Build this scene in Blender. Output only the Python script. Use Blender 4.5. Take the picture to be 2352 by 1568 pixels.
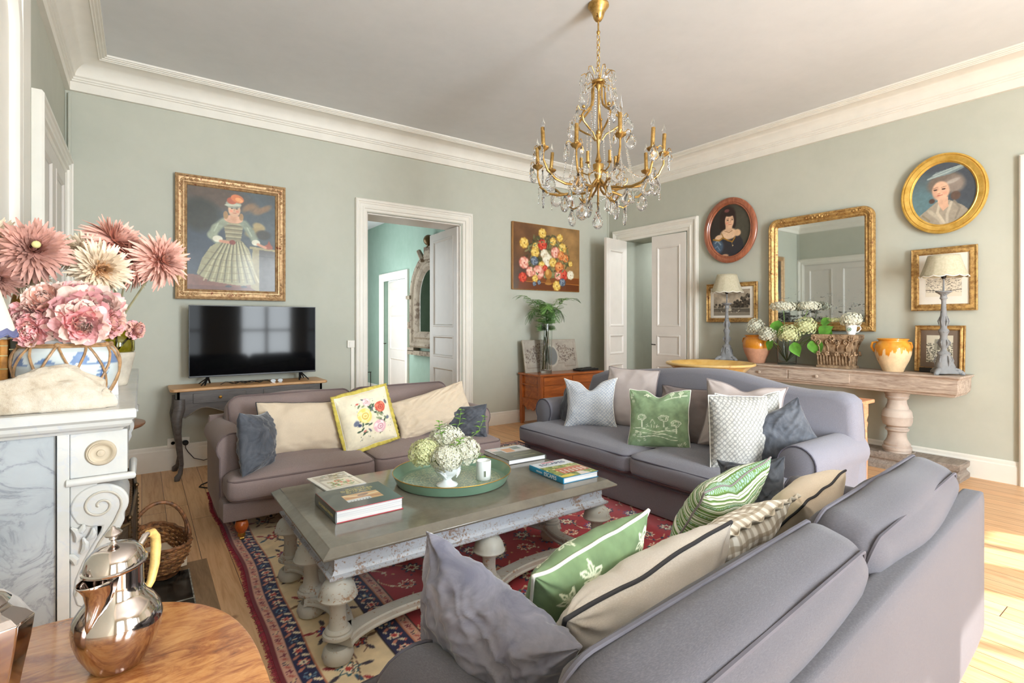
import bpy, math, random
import numpy as np
from mathutils import Matrix, Vector, noise as mnoise
PI = math.pi
R = math.radians
rnd = random.Random(7)
for o in list(bpy.data.objects):
    bpy.data.objects.remove(o)
S = bpy.context.scene
COL = S.collection

def C(r, g, b, a=1.0):
    """sRGB 0-255 to linear"""
    def f(c):
        c = c / 255.0
        return c / 12.92 if c <= 0.04045 else ((c + 0.055) / 1.055) ** 2.4
    return (f(r), f(g), f(b), a)

# ------------------------------------------------------------------ camera
cam_d = bpy.data.cameras.new('camera')
cam = bpy.data.objects.new('camera', cam_d)
COL.objects.link(cam)
S.camera = cam
YAW = math.atan2(1664, 1190)
cam.location = (0, 0, 1.4)
cam.rotation_euler = (R(90), 0, -(PI / 2 - math.atan2(math.sin(YAW), math.cos(YAW))))
cam_d.sensor_fit = 'HORIZONTAL'
cam_d.sensor_width = 36.0
cam_d.lens = 36.0 * 1190 / 2352
cam_d.shift_y = -(784 - 742) / 2352.0
cam_d.clip_start = 0.02

# ------------------------------------------------------------------ world, sun, daylight
W = bpy.data.worlds.new('world')
S.world = W
W.use_nodes = True
nt = W.node_tree
nt.nodes.clear()
wo = nt.nodes.new('ShaderNodeOutputWorld')
wb = nt.nodes.new('ShaderNodeBackground')
wb.inputs['Color'].default_value = (0.80, 0.90, 1.0, 1)
wb.inputs['Strength'].default_value = 0.8
nt.links.new(wb.outputs[0], wo.inputs[0])

sd = bpy.data.lights.new('sun', 'SUN')
sd.energy = 6.0
sd.angle = R(0.6)
sd.color = (1.0, 0.95, 0.87)
sun = bpy.data.objects.new('sun', sd)
COL.objects.link(sun)
SUN_DIR = Vector((-0.35, 1.0, -0.79)).normalized()
sun.rotation_euler = SUN_DIR.to_track_quat('-Z', 'Y').to_euler()

WIN_Y = -2.8                      # the window wall behind the camera
WINDOWS = [(-0.1, 1.2), (1.95, 3.2), (3.5, 4.95), (5.25, 6.1)]

def area(name, loc, rot, sx, sy, power, col):
    d = bpy.data.lights.new(name, 'AREA')
    d.shape = 'RECTANGLE'
    d.size = sx
    d.size_y = sy
    d.energy = power
    d.color = col
    o = bpy.data.objects.new(name, d)
    o.location = loc
    o.rotation_euler = rot
    COL.objects.link(o)
    return o
for (a, b), pw in zip(WINDOWS, (62, 310, 18, 6)):
    area('window_daylight', ((a + b) / 2, WIN_Y - 0.30, 1.72), (R(90), 0, 0), b - a, 2.9, pw, (0.88, 0.95, 1.0))
area('hall_fill_light', (2.3, 8.6, 1.7), (0, R(-90), 0), 2.2, 1.6, 36, (0.9, 0.96, 1.0))  # lamp added in mid-hall to brighten it; the hall has no window opening
area('passage_fill_light', (7.2, 4.8, 2.85), (0, 0, 0), 0.4, 0.8, 14, (0.97, 0.98, 1.0))  # lamp added under the passage ceiling so the passage isn't black

S.view_settings.view_transform = 'Standard'
S.view_settings.look = 'None'
S.view_settings.gamma = 1.0
S.view_settings.use_curve_mapping = False
S.view_settings.exposure = 1.0
S.cycles.max_bounces = 10
S.cycles.diffuse_bounces = 8
S.cycles.glossy_bounces = 5
S.cycles.transmission_bounces = 10
S.cycles.caustics_reflective = False
S.cycles.caustics_refractive = False
S.cycles.sample_clamp_indirect = 6.0

# ------------------------------------------------------------------ node materials
class NB:
    def __init__(s, name):
        s.m = bpy.data.materials.new(name)
        s.m.use_nodes = True
        s.t = s.m.node_tree
        s.t.nodes.clear()
        s.out = s.t.nodes.new('ShaderNodeOutputMaterial')
        s.p = s.t.nodes.new('ShaderNodeBsdfPrincipled')
        s.t.links.new(s.p.outputs[0], s.out.inputs[0])
    def n(s, typ, **kw):
        nd = s.t.nodes.new('ShaderNode' + typ)
        for k, v in kw.items():
            if k in nd.inputs:
                nd.inputs[k].default_value = v
            else:
                setattr(nd, k, v)
        return nd
    def l(s, a, b):
        s.t.links.new(a, b)
    def coords(s, scale=(1, 1, 1), rot=(0, 0, 0), kind='Object'):
        tc = s.n('TexCoord')
        mp = s.n('Mapping')
        mp.inputs['Scale'].default_value = scale
        mp.inputs['Rotation'].default_value = rot
        s.l(tc.outputs[kind], mp.inputs[0])
        return mp.outputs[0]
    def noise(s, vec, scale, detail=4, rough=0.55, dist=0.0):
        n = s.n('TexNoise')
        n.inputs['Scale'].default_value = scale
        n.inputs['Detail'].default_value = detail
        n.inputs['Roughness'].default_value = rough
        n.inputs['Distortion'].default_value = dist
        s.l(vec, n.inputs['Vector'])
        return n.outputs['Fac']
    def ramp(s, fac, stops):
        r = s.n('ValToRGB')
        el = r.color_ramp.elements
        while len(el) < len(stops):
            el.new(0.5)
        for e, (p, c) in zip(el, stops):
            e.position = p
            e.color = c if len(c) == 4 else (*c, 1)
        s.l(fac, r.inputs[0])
        return r.outputs[0]
    def mix(s, fac, a, b, mode='MIX'):
        m = s.n('Mix')
        m.data_type = 'RGBA'
        m.blend_type = mode
        for sock, val in ((m.inputs[0], fac), (m.inputs[6], a), (m.inputs[7], b)):
            if hasattr(val, 'links'):
                s.l(val, sock)
            else:
                sock.default_value = val
        return m.outputs[2]
    def math(s, op, a, b=0.0):
        m = s.n('Math')
        m.operation = op
        for sock, val in ((m.inputs[0], a), (m.inputs[1], b)):
            if hasattr(val, 'links'):
                s.l(val, sock)
            else:
                sock.default_value = val
        return m.outputs[0]
    def bump(s, h, strength=0.3, dist=0.005):
        b = s.n('Bump')
        b.inputs['Strength'].default_value = strength
        b.inputs['Distance'].default_value = dist
        s.l(h, b.inputs['Height'])
        s.l(b.outputs[0], s.p.inputs['Normal'])
    def set(s, **kw):
        for k, v in kw.items():
            k = k.replace('_', ' ')
            s.p.inputs[k].default_value = v
        return s
    def base(s, sock):
        if hasattr(sock, 'links'):
            s.l(sock, s.p.inputs['Base Color'])
        else:
            s.p.inputs['Base Color'].default_value = sock

def m_plain(name, c, rough=0.5, metal=0.0, var=0.06, scale=6.0, bump=0.0, coat=0.0):
    b = NB(name)
    v = b.coords()
    f = b.noise(v, scale, 5)
    d = tuple(max(0, x * (1 - var * 2.2)) for x in c[:3]) + (1,)
    e = tuple(min(1, x * (1 + var * 1.6)) for x in c[:3]) + (1,)
    b.base(b.ramp(f, [(0.3, d), (0.7, e)]))
    b.set(Roughness=rough, Metallic=metal)
    if coat:
        b.set(Coat_Weight=coat, Coat_Roughness=0.08)
    if bump:
        b.bump(b.noise(v, scale * 12, 3), bump, 0.002)
    return b.m

def m_fabric(name, c, c2=None, weave=900.0, var=0.12, sheen=0.15, bump=0.25, slub=True):
    b = NB(name)
    v = b.coords()
    big = b.noise(v, 2.6, 4, 0.6)
    vh = b.coords((1, 1, 14))
    vv = b.coords((16, 16, 1))
    h1 = b.noise(vh, weave * 0.17, 2)
    h2 = b.noise(vv, weave * 0.17, 2)
    th = b.math('ADD', h1, h2)
    th = b.math('MULTIPLY', th, 0.5)
    c2 = c2 or tuple(x * 1.35 for x in c[:3]) + (1,)
    d = tuple(x * (1 - var * 2) for x in c[:3]) + (1,)
    col = b.ramp(th, [(0.34, d), (0.5, c), (0.66, c2)])
    col = b.mix(b.math('MULTIPLY', big, 0.45), col, d, 'MIX')
    b.base(col)
    b.set(Roughness=0.9, Sheen_Weight=sheen, Sheen_Roughness=0.5, Specular_IOR_Level=0.2)
    b.bump(th, bump, 0.002)
    return b.m

def m_velvet(name, c, c2):
    b = NB(name)
    v = b.coords()
    f = b.noise(v, 7, 6, 0.65, 1.2)
    b.base(b.ramp(f, [(0.32, c), (0.68, c2)]))
    b.set(Roughness=0.75, Sheen_Weight=0.55, Sheen_Roughness=0.3, Specular_IOR_Level=0.2)
    b.bump(b.noise(v, 34, 3, 0.6, 0.6), 0.15, 0.004)
    return b.m

def m_wood(name, c1, c2, axis='x', scale=5.0, rough=0.45, coat=0.0, bump=0.08, ring=7.0, dark=None):
    b = NB(name)
    sc = {'x': (0.12, 1, 1), 'y': (1, 0.12, 1), 'z': (1, 1, 0.12)}[axis]
    v = b.coords(sc)
    f1 = b.noise(v, scale * 5, 6, 0.6, 0.8)
    f2 = b.noise(v, scale * 26, 3, 0.5)
    f = b.math('ADD', b.math('MULTIPLY', f1, 0.7), b.math('MULTIPLY', f2, 0.3))
    st = [(0.33, c1), (0.62, c2)]
    if dark:
        st = [(0.22, dark)] + st
    b.base(b.ramp(f, st))
    b.set(Roughness=rough)
    if coat:
        b.set(Coat_Weight=coat, Coat_Roughness=0.12)
    b.bump(f2, bump, 0.002)
    return b.m

def m_worn(name, c, under, amount=0.56, scale=26.0, rough=0.55, c2=None):
    """paint worn through to what lies under it"""
    b = NB(name)
    v = b.coords()
    a = b.noise(v, scale, 6, 0.7)
    g = b.noise(v, scale * 0.16, 3)
    k = b.math('ADD', b.math('MULTIPLY', a, 0.65), b.math('MULTIPLY', g, 0.35))
    mk = b.ramp(k, [(amount, (0, 0, 0, 1)), (amount + 0.05, (1, 1, 1, 1))])
    pc = b.ramp(b.noise(v, 5, 4), [(0.35, c), (0.7, c2 or tuple(x * 0.8 for x in c[:3]) + (1,))])
    b.base(b.mix(mk, pc, under))
    b.set(Roughness=rough)
    b.bump(mk, -0.2, 0.002)
    return b.m

def m_gilt(name, c1, c2, wear=None, scale=30.0, rough=0.38, metal=0.75, bump=0.5):
    b = NB(name)
    v = b.coords()
    f = b.noise(v, scale, 6, 0.65)
    col = b.ramp(f, [(0.34, c1), (0.62, c2)])
    if wear:
        w = b.noise(v, scale * 0.5, 5, 0.7)
        mk = b.ramp(w, [(0.61, (0, 0, 0, 1)), (0.66, (1, 1, 1, 1))])
        col = b.mix(mk, col, wear)
    b.base(col)
    b.set(Roughness=rough, Metallic=metal)
    b.bump(b.noise(v, scale * 1.6, 4), bump, 0.004)
    return b.m

def m_marble(name, c1, c2, vein, scale=3.0, rough=0.22):
    b = NB(name)
    v = b.coords()
    cl = b.noise(v, scale, 5, 0.6, 0.4)
    base = b.ramp(cl, [(0.3, c1), (0.7, c2)])
    n1 = b.noise(v, scale * 1.4, 8, 0.62, 1.6)
    d = b.math('ABSOLUTE', b.math('SUBTRACT', n1, 0.5))
    mk = b.ramp(d, [(0.0, (1, 1, 1, 1)), (0.022, (0.25, 0.25, 0.25, 1)), (0.06, (0, 0, 0, 1))])
    gate = b.ramp(b.noise(v, scale * 2.1, 3), [(0.42, (0, 0, 0, 1)), (0.6, (1, 1, 1, 1))])
    k = b.mix(1.0, mk, gate, 'MULTIPLY')
    b.base(b.mix(k, base, vein))
    b.set(Roughness=rough)
    return b.m

def m_glass(name, c=(1, 1, 1, 1), rough=0.0, ior=1.5):
    b = NB(name)
    b.base(c)
    b.set(Roughness=rough, IOR=ior, Transmission_Weight=1.0)
    return b.m

def m_vcol(name, rough=0.6, sheen=0.0, coat=0.0, bump=0.0, bscale=400, spec=0.4):
    b = NB(name)
    a = b.n('VertexColor')
    a.layer_name = 'Col'
    b.base(a.outputs[0])
    b.set(Roughness=rough, Sheen_Weight=sheen, Specular_IOR_Level=spec)
    if coat:
        b.set(Coat_Weight=coat, Coat_Roughness=0.1)
    if bump:
        b.bump(b.noise(b.coords(), bscale, 2), bump, 0.002)
    return b.m

# ------------------------------------------------------------------ mesh builder
class G:
    def __init__(s):
        s.v = []
        s.f = []
        s.M = Matrix.Identity(4)
    def add(s, vs, fs):
        o = len(s.v)
        M = s.M
        s.v.extend([tuple(M @ Vector(p)) for p in vs])
        s.f.extend([tuple(i + o for i in f) for f in fs])
        return s
    def at(s, loc=(0, 0, 0), rz=0.0, rx=0.0, ry=0.0, sc=1.0):
        s.M = Matrix.Translation(loc) @ Matrix.Rotation(rz, 4, 'Z') @ Matrix.Rotation(ry, 4, 'Y') @ Matrix.Rotation(rx, 4, 'X') @ Matrix.Scale(sc, 4)
        return s
    def box(s, x0, x1, y0, y1, z0, z1):
        vs = [(x, y, z) for x in (x0, x1) for y in (y0, y1) for z in (z0, z1)]
        return s.add(vs, [(0, 1, 3, 2), (4, 6, 7, 5), (0, 4, 5, 1), (2, 3, 7, 6), (0, 2, 6, 4), (1, 5, 7, 3)])
    def lathe(s, prof, n=24, c=(0, 0, 0), sx=1.0, sy=1.0, wob=None, cap=True):
        vs = []
        for (r, z) in prof:
            for i in range(n):
                a = 2 * PI * i / n
                k = r * (wob(a, z) if wob else 1)
                vs.append((c[0] + k * math.cos(a) * sx, c[1] + k * math.sin(a) * sy, c[2] + z))
        fs = []
        for j in range(len(prof) - 1):
            for i in range(n):
                a, b = j * n + i, j * n + (i + 1) % n
                fs.append((a, b, b + n, a + n))
        if cap:
            if prof[0][0] > 1e-5:
                fs.append(tuple(reversed(range(n))))
            if prof[-1][0] > 1e-5:
                fs.append(tuple(range((len(prof) - 1) * n, len(prof) * n)))
        return s.add(vs, fs)
    def tube(s, pts, r, n=8, closed=False, cap=True, flat=1.0):
        P = [Vector(p) for p in pts]
        m = len(P)
        rr = r if isinstance(r, (list, tuple)) else [r] * m
        vs = []
        up = None
        for i in range(m):
            if closed:
                t = P[(i + 1) % m] - P[i - 1]
            else:
                t = P[min(i + 1, m - 1)] - P[max(i - 1, 0)]
            if t.length < 1e-9:
                t = Vector((0, 0, 1))
            t.normalize()
            if up is None:
                up = Vector((0, 0, 1)) if abs(t.z) < 0.9 else Vector((1, 0, 0))
            sdv = t.cross(up)
            if sdv.length < 1e-6:
                sdv = t.cross(Vector((0, 1, 0)))
            sdv.normalize()
            up = sdv.cross(t).normalized()
            for k in range(n):
                a = 2 * PI * k / n
                vs.append(tuple(P[i] + (sdv * math.cos(a) + up * math.sin(a) * flat) * rr[i]))
        fs = []
        for i in range(m if closed else m - 1):
            j = (i + 1) % m
            for k in range(n):
                k2 = (k + 1) % n
                fs.append((i * n + k, j * n + k, j * n + k2, i * n + k2))
        if cap and not closed:
            fs.append(tuple(range(n)))
            fs.append(tuple(reversed(range((m - 1) * n, m * n))))
        return s.add(vs, fs)
    def sph(s, c, r, n=10, m=None, sx=1, sy=1, sz=1):
        m = m or max(4, n // 2 + 1)
        vs = [(c[0], c[1], c[2] + r * sz)]
        for j in range(1, m):
            p = PI * j / m
            for i in range(n):
                a = 2 * PI * i / n
                vs.append((c[0] + r * sx * math.sin(p) * math.cos(a), c[1] + r * sy * math.sin(p) * math.sin(a), c[2] + r * sz * math.cos(p)))
        vs.append((c[0], c[1], c[2] - r * sz))
        fs = [(0, 1 + i, 1 + (i + 1) % n) for i in range(n)]
        for j in range(m - 2):
            for i in range(n):
                a, b = 1 + j * n + i, 1 + j * n + (i + 1) % n
                fs.append((a, a + n, b + n, b))
        L = len(vs) - 1
        o = 1 + (m - 2) * n
        fs += [(L, o + (i + 1) % n, o + i) for i in range(n)]
        return s.add(vs, fs)
    def prism(s, poly, y0, y1, ax='y'):
        """polygon in (x,z) pushed from y0 to y1; ax='x' takes (y,z), ax='z' takes (x,y)"""
        n = len(poly)
        def pt(a, b, d):
            return {'y': (a, d, b), 'x': (d, a, b), 'z': (a, b, d)}[ax]
        vs = [pt(a, b, y0) for a, b in poly] + [pt(a, b, y1) for a, b in poly]
        fs = [tuple(range(n)), tuple(reversed(range(n, 2 * n)))]
        fs += [(i, i + n, (i + 1) % n + n, (i + 1) % n) for i in range(n)]
        return s.add(vs, fs)
    def rings(s, rings, closed=True, cap0=False, cap1=False):
        """join a list of equally long point rings"""
        n = len(rings[0])
        vs = [p for r_ in rings for p in r_]
        fs = []
        for j in range(len(rings) - 1):
            for i in range(n if closed else n - 1):
                a, b = j * n + i, j * n + (i + 1) % n
                fs.append((a, b, b + n, a + n))
        if cap0:
            fs.append(tuple(reversed(range(n))))
        if cap1:
            fs.append(tuple(range((len(rings) - 1) * n, len(rings) * n)))
        return s.add(vs, fs)
    def grid(s, nx, ny, fn):
        vs = [fn(i / (nx - 1), j / (ny - 1)) for j in range(ny) for i in range(nx)]
        fs = [(j * nx + i, j * nx + i + 1, (j + 1) * nx + i + 1, (j + 1) * nx + i) for j in range(ny - 1) for i in range(nx - 1)]
        return s.add(vs, fs)
    def build(s, name, mat, parent=None, smooth=0.7, bevel=0.0, w=False, cols=None, fixn=True, seg=2):
        me = bpy.data.meshes.new(name)
        vs = s.v
        if w and parent is not None:
            inv = (Matrix.Translation(parent.location) @ parent.rotation_euler.to_matrix().to_4x4()).inverted()
            vs = [tuple(inv @ Vector(p)) for p in vs]
        me.from_pydata(vs, [], s.f)
        if fixn:
            import bmesh
            bm = bmesh.new()
            bm.from_mesh(me)
            bmesh.ops.recalc_face_normals(bm, faces=bm.faces)
            bm.to_mesh(me)
            bm.free()
        me.materials.append(mat)
        if smooth:
            me.polygons.foreach_set('use_smooth', [True] * len(me.polygons))
            me.set_sharp_from_angle(angle=smooth)
        if cols is not None:
            at = me.color_attributes.new('Col', 'FLOAT_COLOR', 'POINT')
            a = np.ones((len(vs), 4), dtype=np.float32)
            a[:, :3] = cols
            at.data.foreach_set('color', a.ravel())
        o = bpy.data.objects.new(name, me)
        COL.objects.link(o)
        if parent is not None:
            o.parent = parent
        if bevel:
            md = o.modifiers.new('b', 'BEVEL')
            md.width = bevel
            md.segments = seg
            md.limit_method = 'ANGLE'
            md.angle_limit = 0.6
        return o

def tag(o, label=None, cat=None, group=None, kind=None):
    if label: o['label'] = label
    if cat: o['category'] = cat
    if group: o['group'] = group
    if kind: o['kind'] = kind
    return o

def thing(name, label, cat, loc=(0, 0, 0), rz=0.0, group=None):
    o = bpy.data.objects.new(name, None)
    COL.objects.link(o)
    o.location = loc
    o.rotation_euler = (0, 0, rz)
    o.empty_display_size = 0.05
    return tag(o, label, cat, group)

def copy_tree(o, loc=None, rz=None, parent=None, label=None, group=None):
    c = o.copy()
    COL.objects.link(c)
    if parent is not None:
        c.parent = parent
    if loc is not None:
        c.location = loc
    if rz is not None:
        c.rotation_euler = (0, 0, rz)
    if label:
        c['label'] = label
    if group:
        c['group'] = group
    for ch in [x for x in bpy.data.objects if x.parent is o]:
        copy_tree(ch, parent=c)
    return c

def rot_rect(w, d, r, n=6, z=0.0, cx=0, cy=0):
    """rounded rectangle path in the xy plane"""
    pts = []
    for (sx, sy, a0) in ((1, 1, 0), (-1, 1, 90), (-1, -1, 180), (1, -1, 270)):
        for i in range(n + 1):
            a = R(a0 + 90 * i / n)
            pts.append((cx + sx * (w / 2 - r) + r * math.cos(a), cy + sy * (d / 2 - r) + r * math.sin(a), z))
    return pts

def rbox(sx, sy, sz, r, n=10, bulge=(0, 0, 0), warp=None, nz=0.0, seed=0, nf=5.0):
    """rounded, stuffed box: returns verts, faces centred on the origin"""
    key = {}
    vs, fs = [], []
    h = Vector((sx / 2, sy / 2, sz / 2))
    def vid(p):
        k = (round(p[0], 5), round(p[1], 5), round(p[2], 5))
        if k in key:
            return key[k]
        q = Vector((p[0] * h.x, p[1] * h.y, p[2] * h.z))
        core = Vector((max(-h.x + r, min(h.x - r, q.x)), max(-h.y + r, min(h.y - r, q.y)), max(-h.z + r, min(h.z - r, q.z))))
        d = q - core
        if d.length > 1e-7:
            q = core + d.normalized() * r
        x, y, z = p
        q = Vector((q.x + bulge[0] * x * (1 - y * y) * (1 - z * z), q.y + bulge[1] * y * (1 - x * x) * (1 - z * z), q.z + bulge[2] * z * (1 - x * x) * (1 - y * y)))
        if nz:
            nv = mnoise.noise_vector(q * nf + Vector((seed * 3.1, seed, 0)))
            q = q + nv * nz
        if warp:
            q = Vector(warp(q.x, q.y, q.z))
        key[k] = len(vs)
        vs.append(tuple(q))
        return key[k]
    def sp(i):
        t = -1 + 2 * i / n
        return math.copysign(abs(t) ** 0.8, t)
    for ax in range(3):
        for sg in (-1, 1):
            for i in range(n):
                for j in range(n):
                    quad = []
                    for (a, b) in ((i, j), (i + 1, j), (i + 1, j + 1), (i, j + 1)):
                        p = [0, 0, 0]
                        p[ax] = sg
                        p[(ax + 1) % 3] = sp(a)
                        p[(ax + 2) % 3] = sp(b)
                        quad.append(vid(p))
                    fs.append(tuple(quad) if sg > 0 else tuple(reversed(quad)))
    return vs, fs

# ------------------------------------------------------------------ small raster painter (for pictures, prints and the rug)
class Paint:
    def __init__(s, w, h, nx, ny, bg):
        s.w, s.h, s.nx, s.ny = w, h, nx, ny
        s.X, s.Y = np.meshgrid(np.linspace(0, w, nx), np.linspace(0, h, ny))
        s.A = np.zeros((ny, nx, 3)) + np.array(bg, dtype=float)
    def blend(s, m, col):
        s.A = s.A * (1 - m[..., None]) + np.array(col, dtype=float) * m[..., None]
    def ell(s, cx, cy, rx, ry, col, rot=0.0, soft=0.15, a=1.0):
        ca, sa = math.cos(rot), math.sin(rot)
        dx, dy = s.X - cx, s.Y - cy
        u, v = (dx * ca + dy * sa) / rx, (-dx * sa + dy * ca) / ry
        d = np.sqrt(u * u + v * v)
        s.blend(np.clip((1 - d) / soft + 0.5, 0, 1) * a, col)
    def poly(s, pts, col, a=1.0):
        P = np.array(pts)
        x0, x1, y0, y1 = P[:, 0].min(), P[:, 0].max(), P[:, 1].min(), P[:, 1].max()
        i0, i1 = np.searchsorted(s.X[0], [x0, x1]); j0, j1 = np.searchsorted(s.Y[:, 0], [y0, y1])
        if i1 <= i0 or j1 <= j0:
            return
        X, Y = s.X[j0:j1, i0:i1], s.Y[j0:j1, i0:i1]
        ins = np.zeros(X.shape, bool)
        n = len(P)
        for i in range(n):
            ax, ay = P[i]; bx, by = P[(i + 1) % n]
            if ay == by:
                continue
            c = ((ay > Y) != (by > Y)) & (X < (bx - ax) * (Y - ay) / (by - ay) + ax)
            ins ^= c
        sub = s.A[j0:j1, i0:i1]
        sub[ins] = sub[ins] * (1 - a) + np.array(col, dtype=float) * a
    def line(s, pts, wd, col, a=1.0):
        for (ax, ay), (bx, by) in zip(pts[:-1], pts[1:]):
            m = wd * 1.5
            i0, i1 = np.searchsorted(s.X[0], [min(ax, bx) - m, max(ax, bx) + m]); j0, j1 = np.searchsorted(s.Y[:, 0], [min(ay, by) - m, max(ay, by) + m])
            if i1 <= i0 or j1 <= j0:
                continue
            X, Y = s.X[j0:j1, i0:i1], s.Y[j0:j1, i0:i1]
            L = max((bx - ax) ** 2 + (by - ay) ** 2, 1e-12)
            t = np.clip(((X - ax) * (bx - ax) + (Y - ay) * (by - ay)) / L, 0, 1)
            d = np.hypot(X - ax - t * (bx - ax), Y - ay - t * (by - ay))
            k = (np.clip((wd / 2 - d) / (wd * 0.3) + 0.5, 0, 1) * a)[..., None]
            s.A[j0:j1, i0:i1] = s.A[j0:j1, i0:i1] * (1 - k) + np.array(col, dtype=float) * k
    def rosette(s, cx, cy, r, n, c1, c2, c3, rot=0.0):
        """a petalled bloom"""
        i0, i1 = np.searchsorted(s.X[0], [cx - r * 1.2, cx + r * 1.2]); j0, j1 = np.searchsorted(s.Y[:, 0], [cy - r * 1.2, cy + r * 1.2])
        if i1 <= i0 or j1 <= j0:
            return
        dx, dy = s.X[j0:j1, i0:i1] - cx, s.Y[j0:j1, i0:i1] - cy
        d = np.hypot(dx, dy); th = np.arctan2(dy, dx) + rot
        pet = r * (0.78 + 0.22 * np.cos(n * th))
        sub = s.A[j0:j1, i0:i1]
        sub[d < pet] = c1
        sub[d < pet * 0.72] = c2
        sub[d < pet * 0.34] = c3
    def cloud(s, seed, scale, amp):
        rs = np.random.RandomState(seed)
        acc = np.zeros((s.ny, s.nx))
        k = scale
        a = 1.0
        for o in range(4):
            gy, gx = int(k * s.h / max(s.w, s.h)) + 3, int(k * s.w / max(s.w, s.h)) + 3
            g = rs.rand(gy, gx) - 0.5
            fx = s.X / s.w * (gx - 1.001); fy = s.Y / s.h * (gy - 1.001)
            ix, iy = fx.astype(int), fy.astype(int)
            tx, ty = fx - ix, fy - iy
            tx = tx * tx * (3 - 2 * tx); ty = ty * ty * (3 - 2 * ty)
            v = g[iy, ix] * (1 - tx) * (1 - ty) + g[iy, ix + 1] * tx * (1 - ty) + g[iy + 1, ix] * (1 - tx) * ty + g[iy + 1, ix + 1] * tx * ty
            acc += v * a
            a *= 0.55
            k *= 2.2
        s.A = s.A * (1 + acc[..., None] * amp)
        return acc
    def lin(s):
        a = np.clip(s.A / 255.0, 0, 1)
        return np.where(a <= 0.04045, a / 12.92, ((a + 0.055) / 1.055) ** 2.4)
    def sample(s, u, v):
        L = s.lin()
        i = np.clip((np.asarray(u) * (s.nx - 1)).round().astype(int), 0, s.nx - 1)
        j = np.clip((np.asarray(v) * (s.ny - 1)).round().astype(int), 0, s.ny - 1)
        return L[j, i]
    def sheet(s, name, mat, parent, x0, z0, y, mask=None, up='z'):
        """the painted sheet as a flat mesh: x to the right, z up, facing -y"""
        g = G()
        nx, ny = s.nx, s.ny
        xs = np.linspace(0, s.w, nx) + x0; zs = np.linspace(0, s.h, ny) + z0
        if up == 'z':
            vs = [(x, y, z) for z in zs for x in xs]
        else:
            vs = [(x, z, y) for z in zs for x in xs]
        fs = [(j * nx + i, j * nx + i + 1, (j + 1) * nx + i + 1, (j + 1) * nx + i) for j in range(ny - 1) for i in range(nx - 1)]
        if mask:
            fs = [f for f in fs if mask(vs[f[0]][0], vs[f[0]][2])]
        g.v = vs
        g.f = fs
        return g.build(name, mat, parent, smooth=0, cols=s.lin().reshape(-1, 3), fixn=False)
# ================================================================== materials used all over
M = {}
def wallpaint(name, c, c2):
    b = NB(name)
    v = b.coords()
    f = b.noise(v, 0.8, 5, 0.6)
    g = b.noise(v, 9, 4, 0.6)
    k = b.math('ADD', b.math('MULTIPLY', f, 0.75), b.math('MULTIPLY', g, 0.25))
    b.base(b.ramp(k, [(0.35, c), (0.65, c2)]))
    b.set(Roughness=0.75, Specular_IOR_Level=0.25)
    b.bump(b.noise(v, 60, 3), 0.06, 0.002)
    return b.m
M['sage'] = wallpaint('sage_paint', C(180, 182, 169), C(190, 191, 178))
M['teal'] = wallpaint('teal_paint', C(132, 156, 141), C(148, 170, 157))
M['greygreen'] = wallpaint('grey_green_paint', C(150, 154, 142), C(160, 164, 152))
M['ceil'] = wallpaint('ceiling_paint', C(208, 211, 212), C(218, 220, 221))
M['white'] = m_plain('white_gloss_paint', C(228, 224, 214), 0.35, var=0.015, bump=0.02)
M['doorwhite'] = m_plain('door_paint', C(214, 208, 200), 0.4, var=0.015, bump=0.02)
M['plaster'] = m_plain('white_plaster', C(226, 222, 212), 0.6, var=0.02, bump=0.03)
M['brass'] = m_plain('brass', C(205, 160, 80), 0.3, 1.0, 0.1, 20)
M['darkmetal'] = m_plain('dark_metal', C(52, 46, 42), 0.45, 0.8, 0.1, 20)
M['mirror'] = m_plain('mirror_silver', (0.80, 0.83, 0.80, 1), 0.015, 1.0, 0.03, 3)
M['glass'] = m_glass('clear_glass', (0.97, 1, 0.98, 1), 0.0, 1.45)
M['black'] = m_plain('black', C(22, 22, 22), 0.5)

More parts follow.
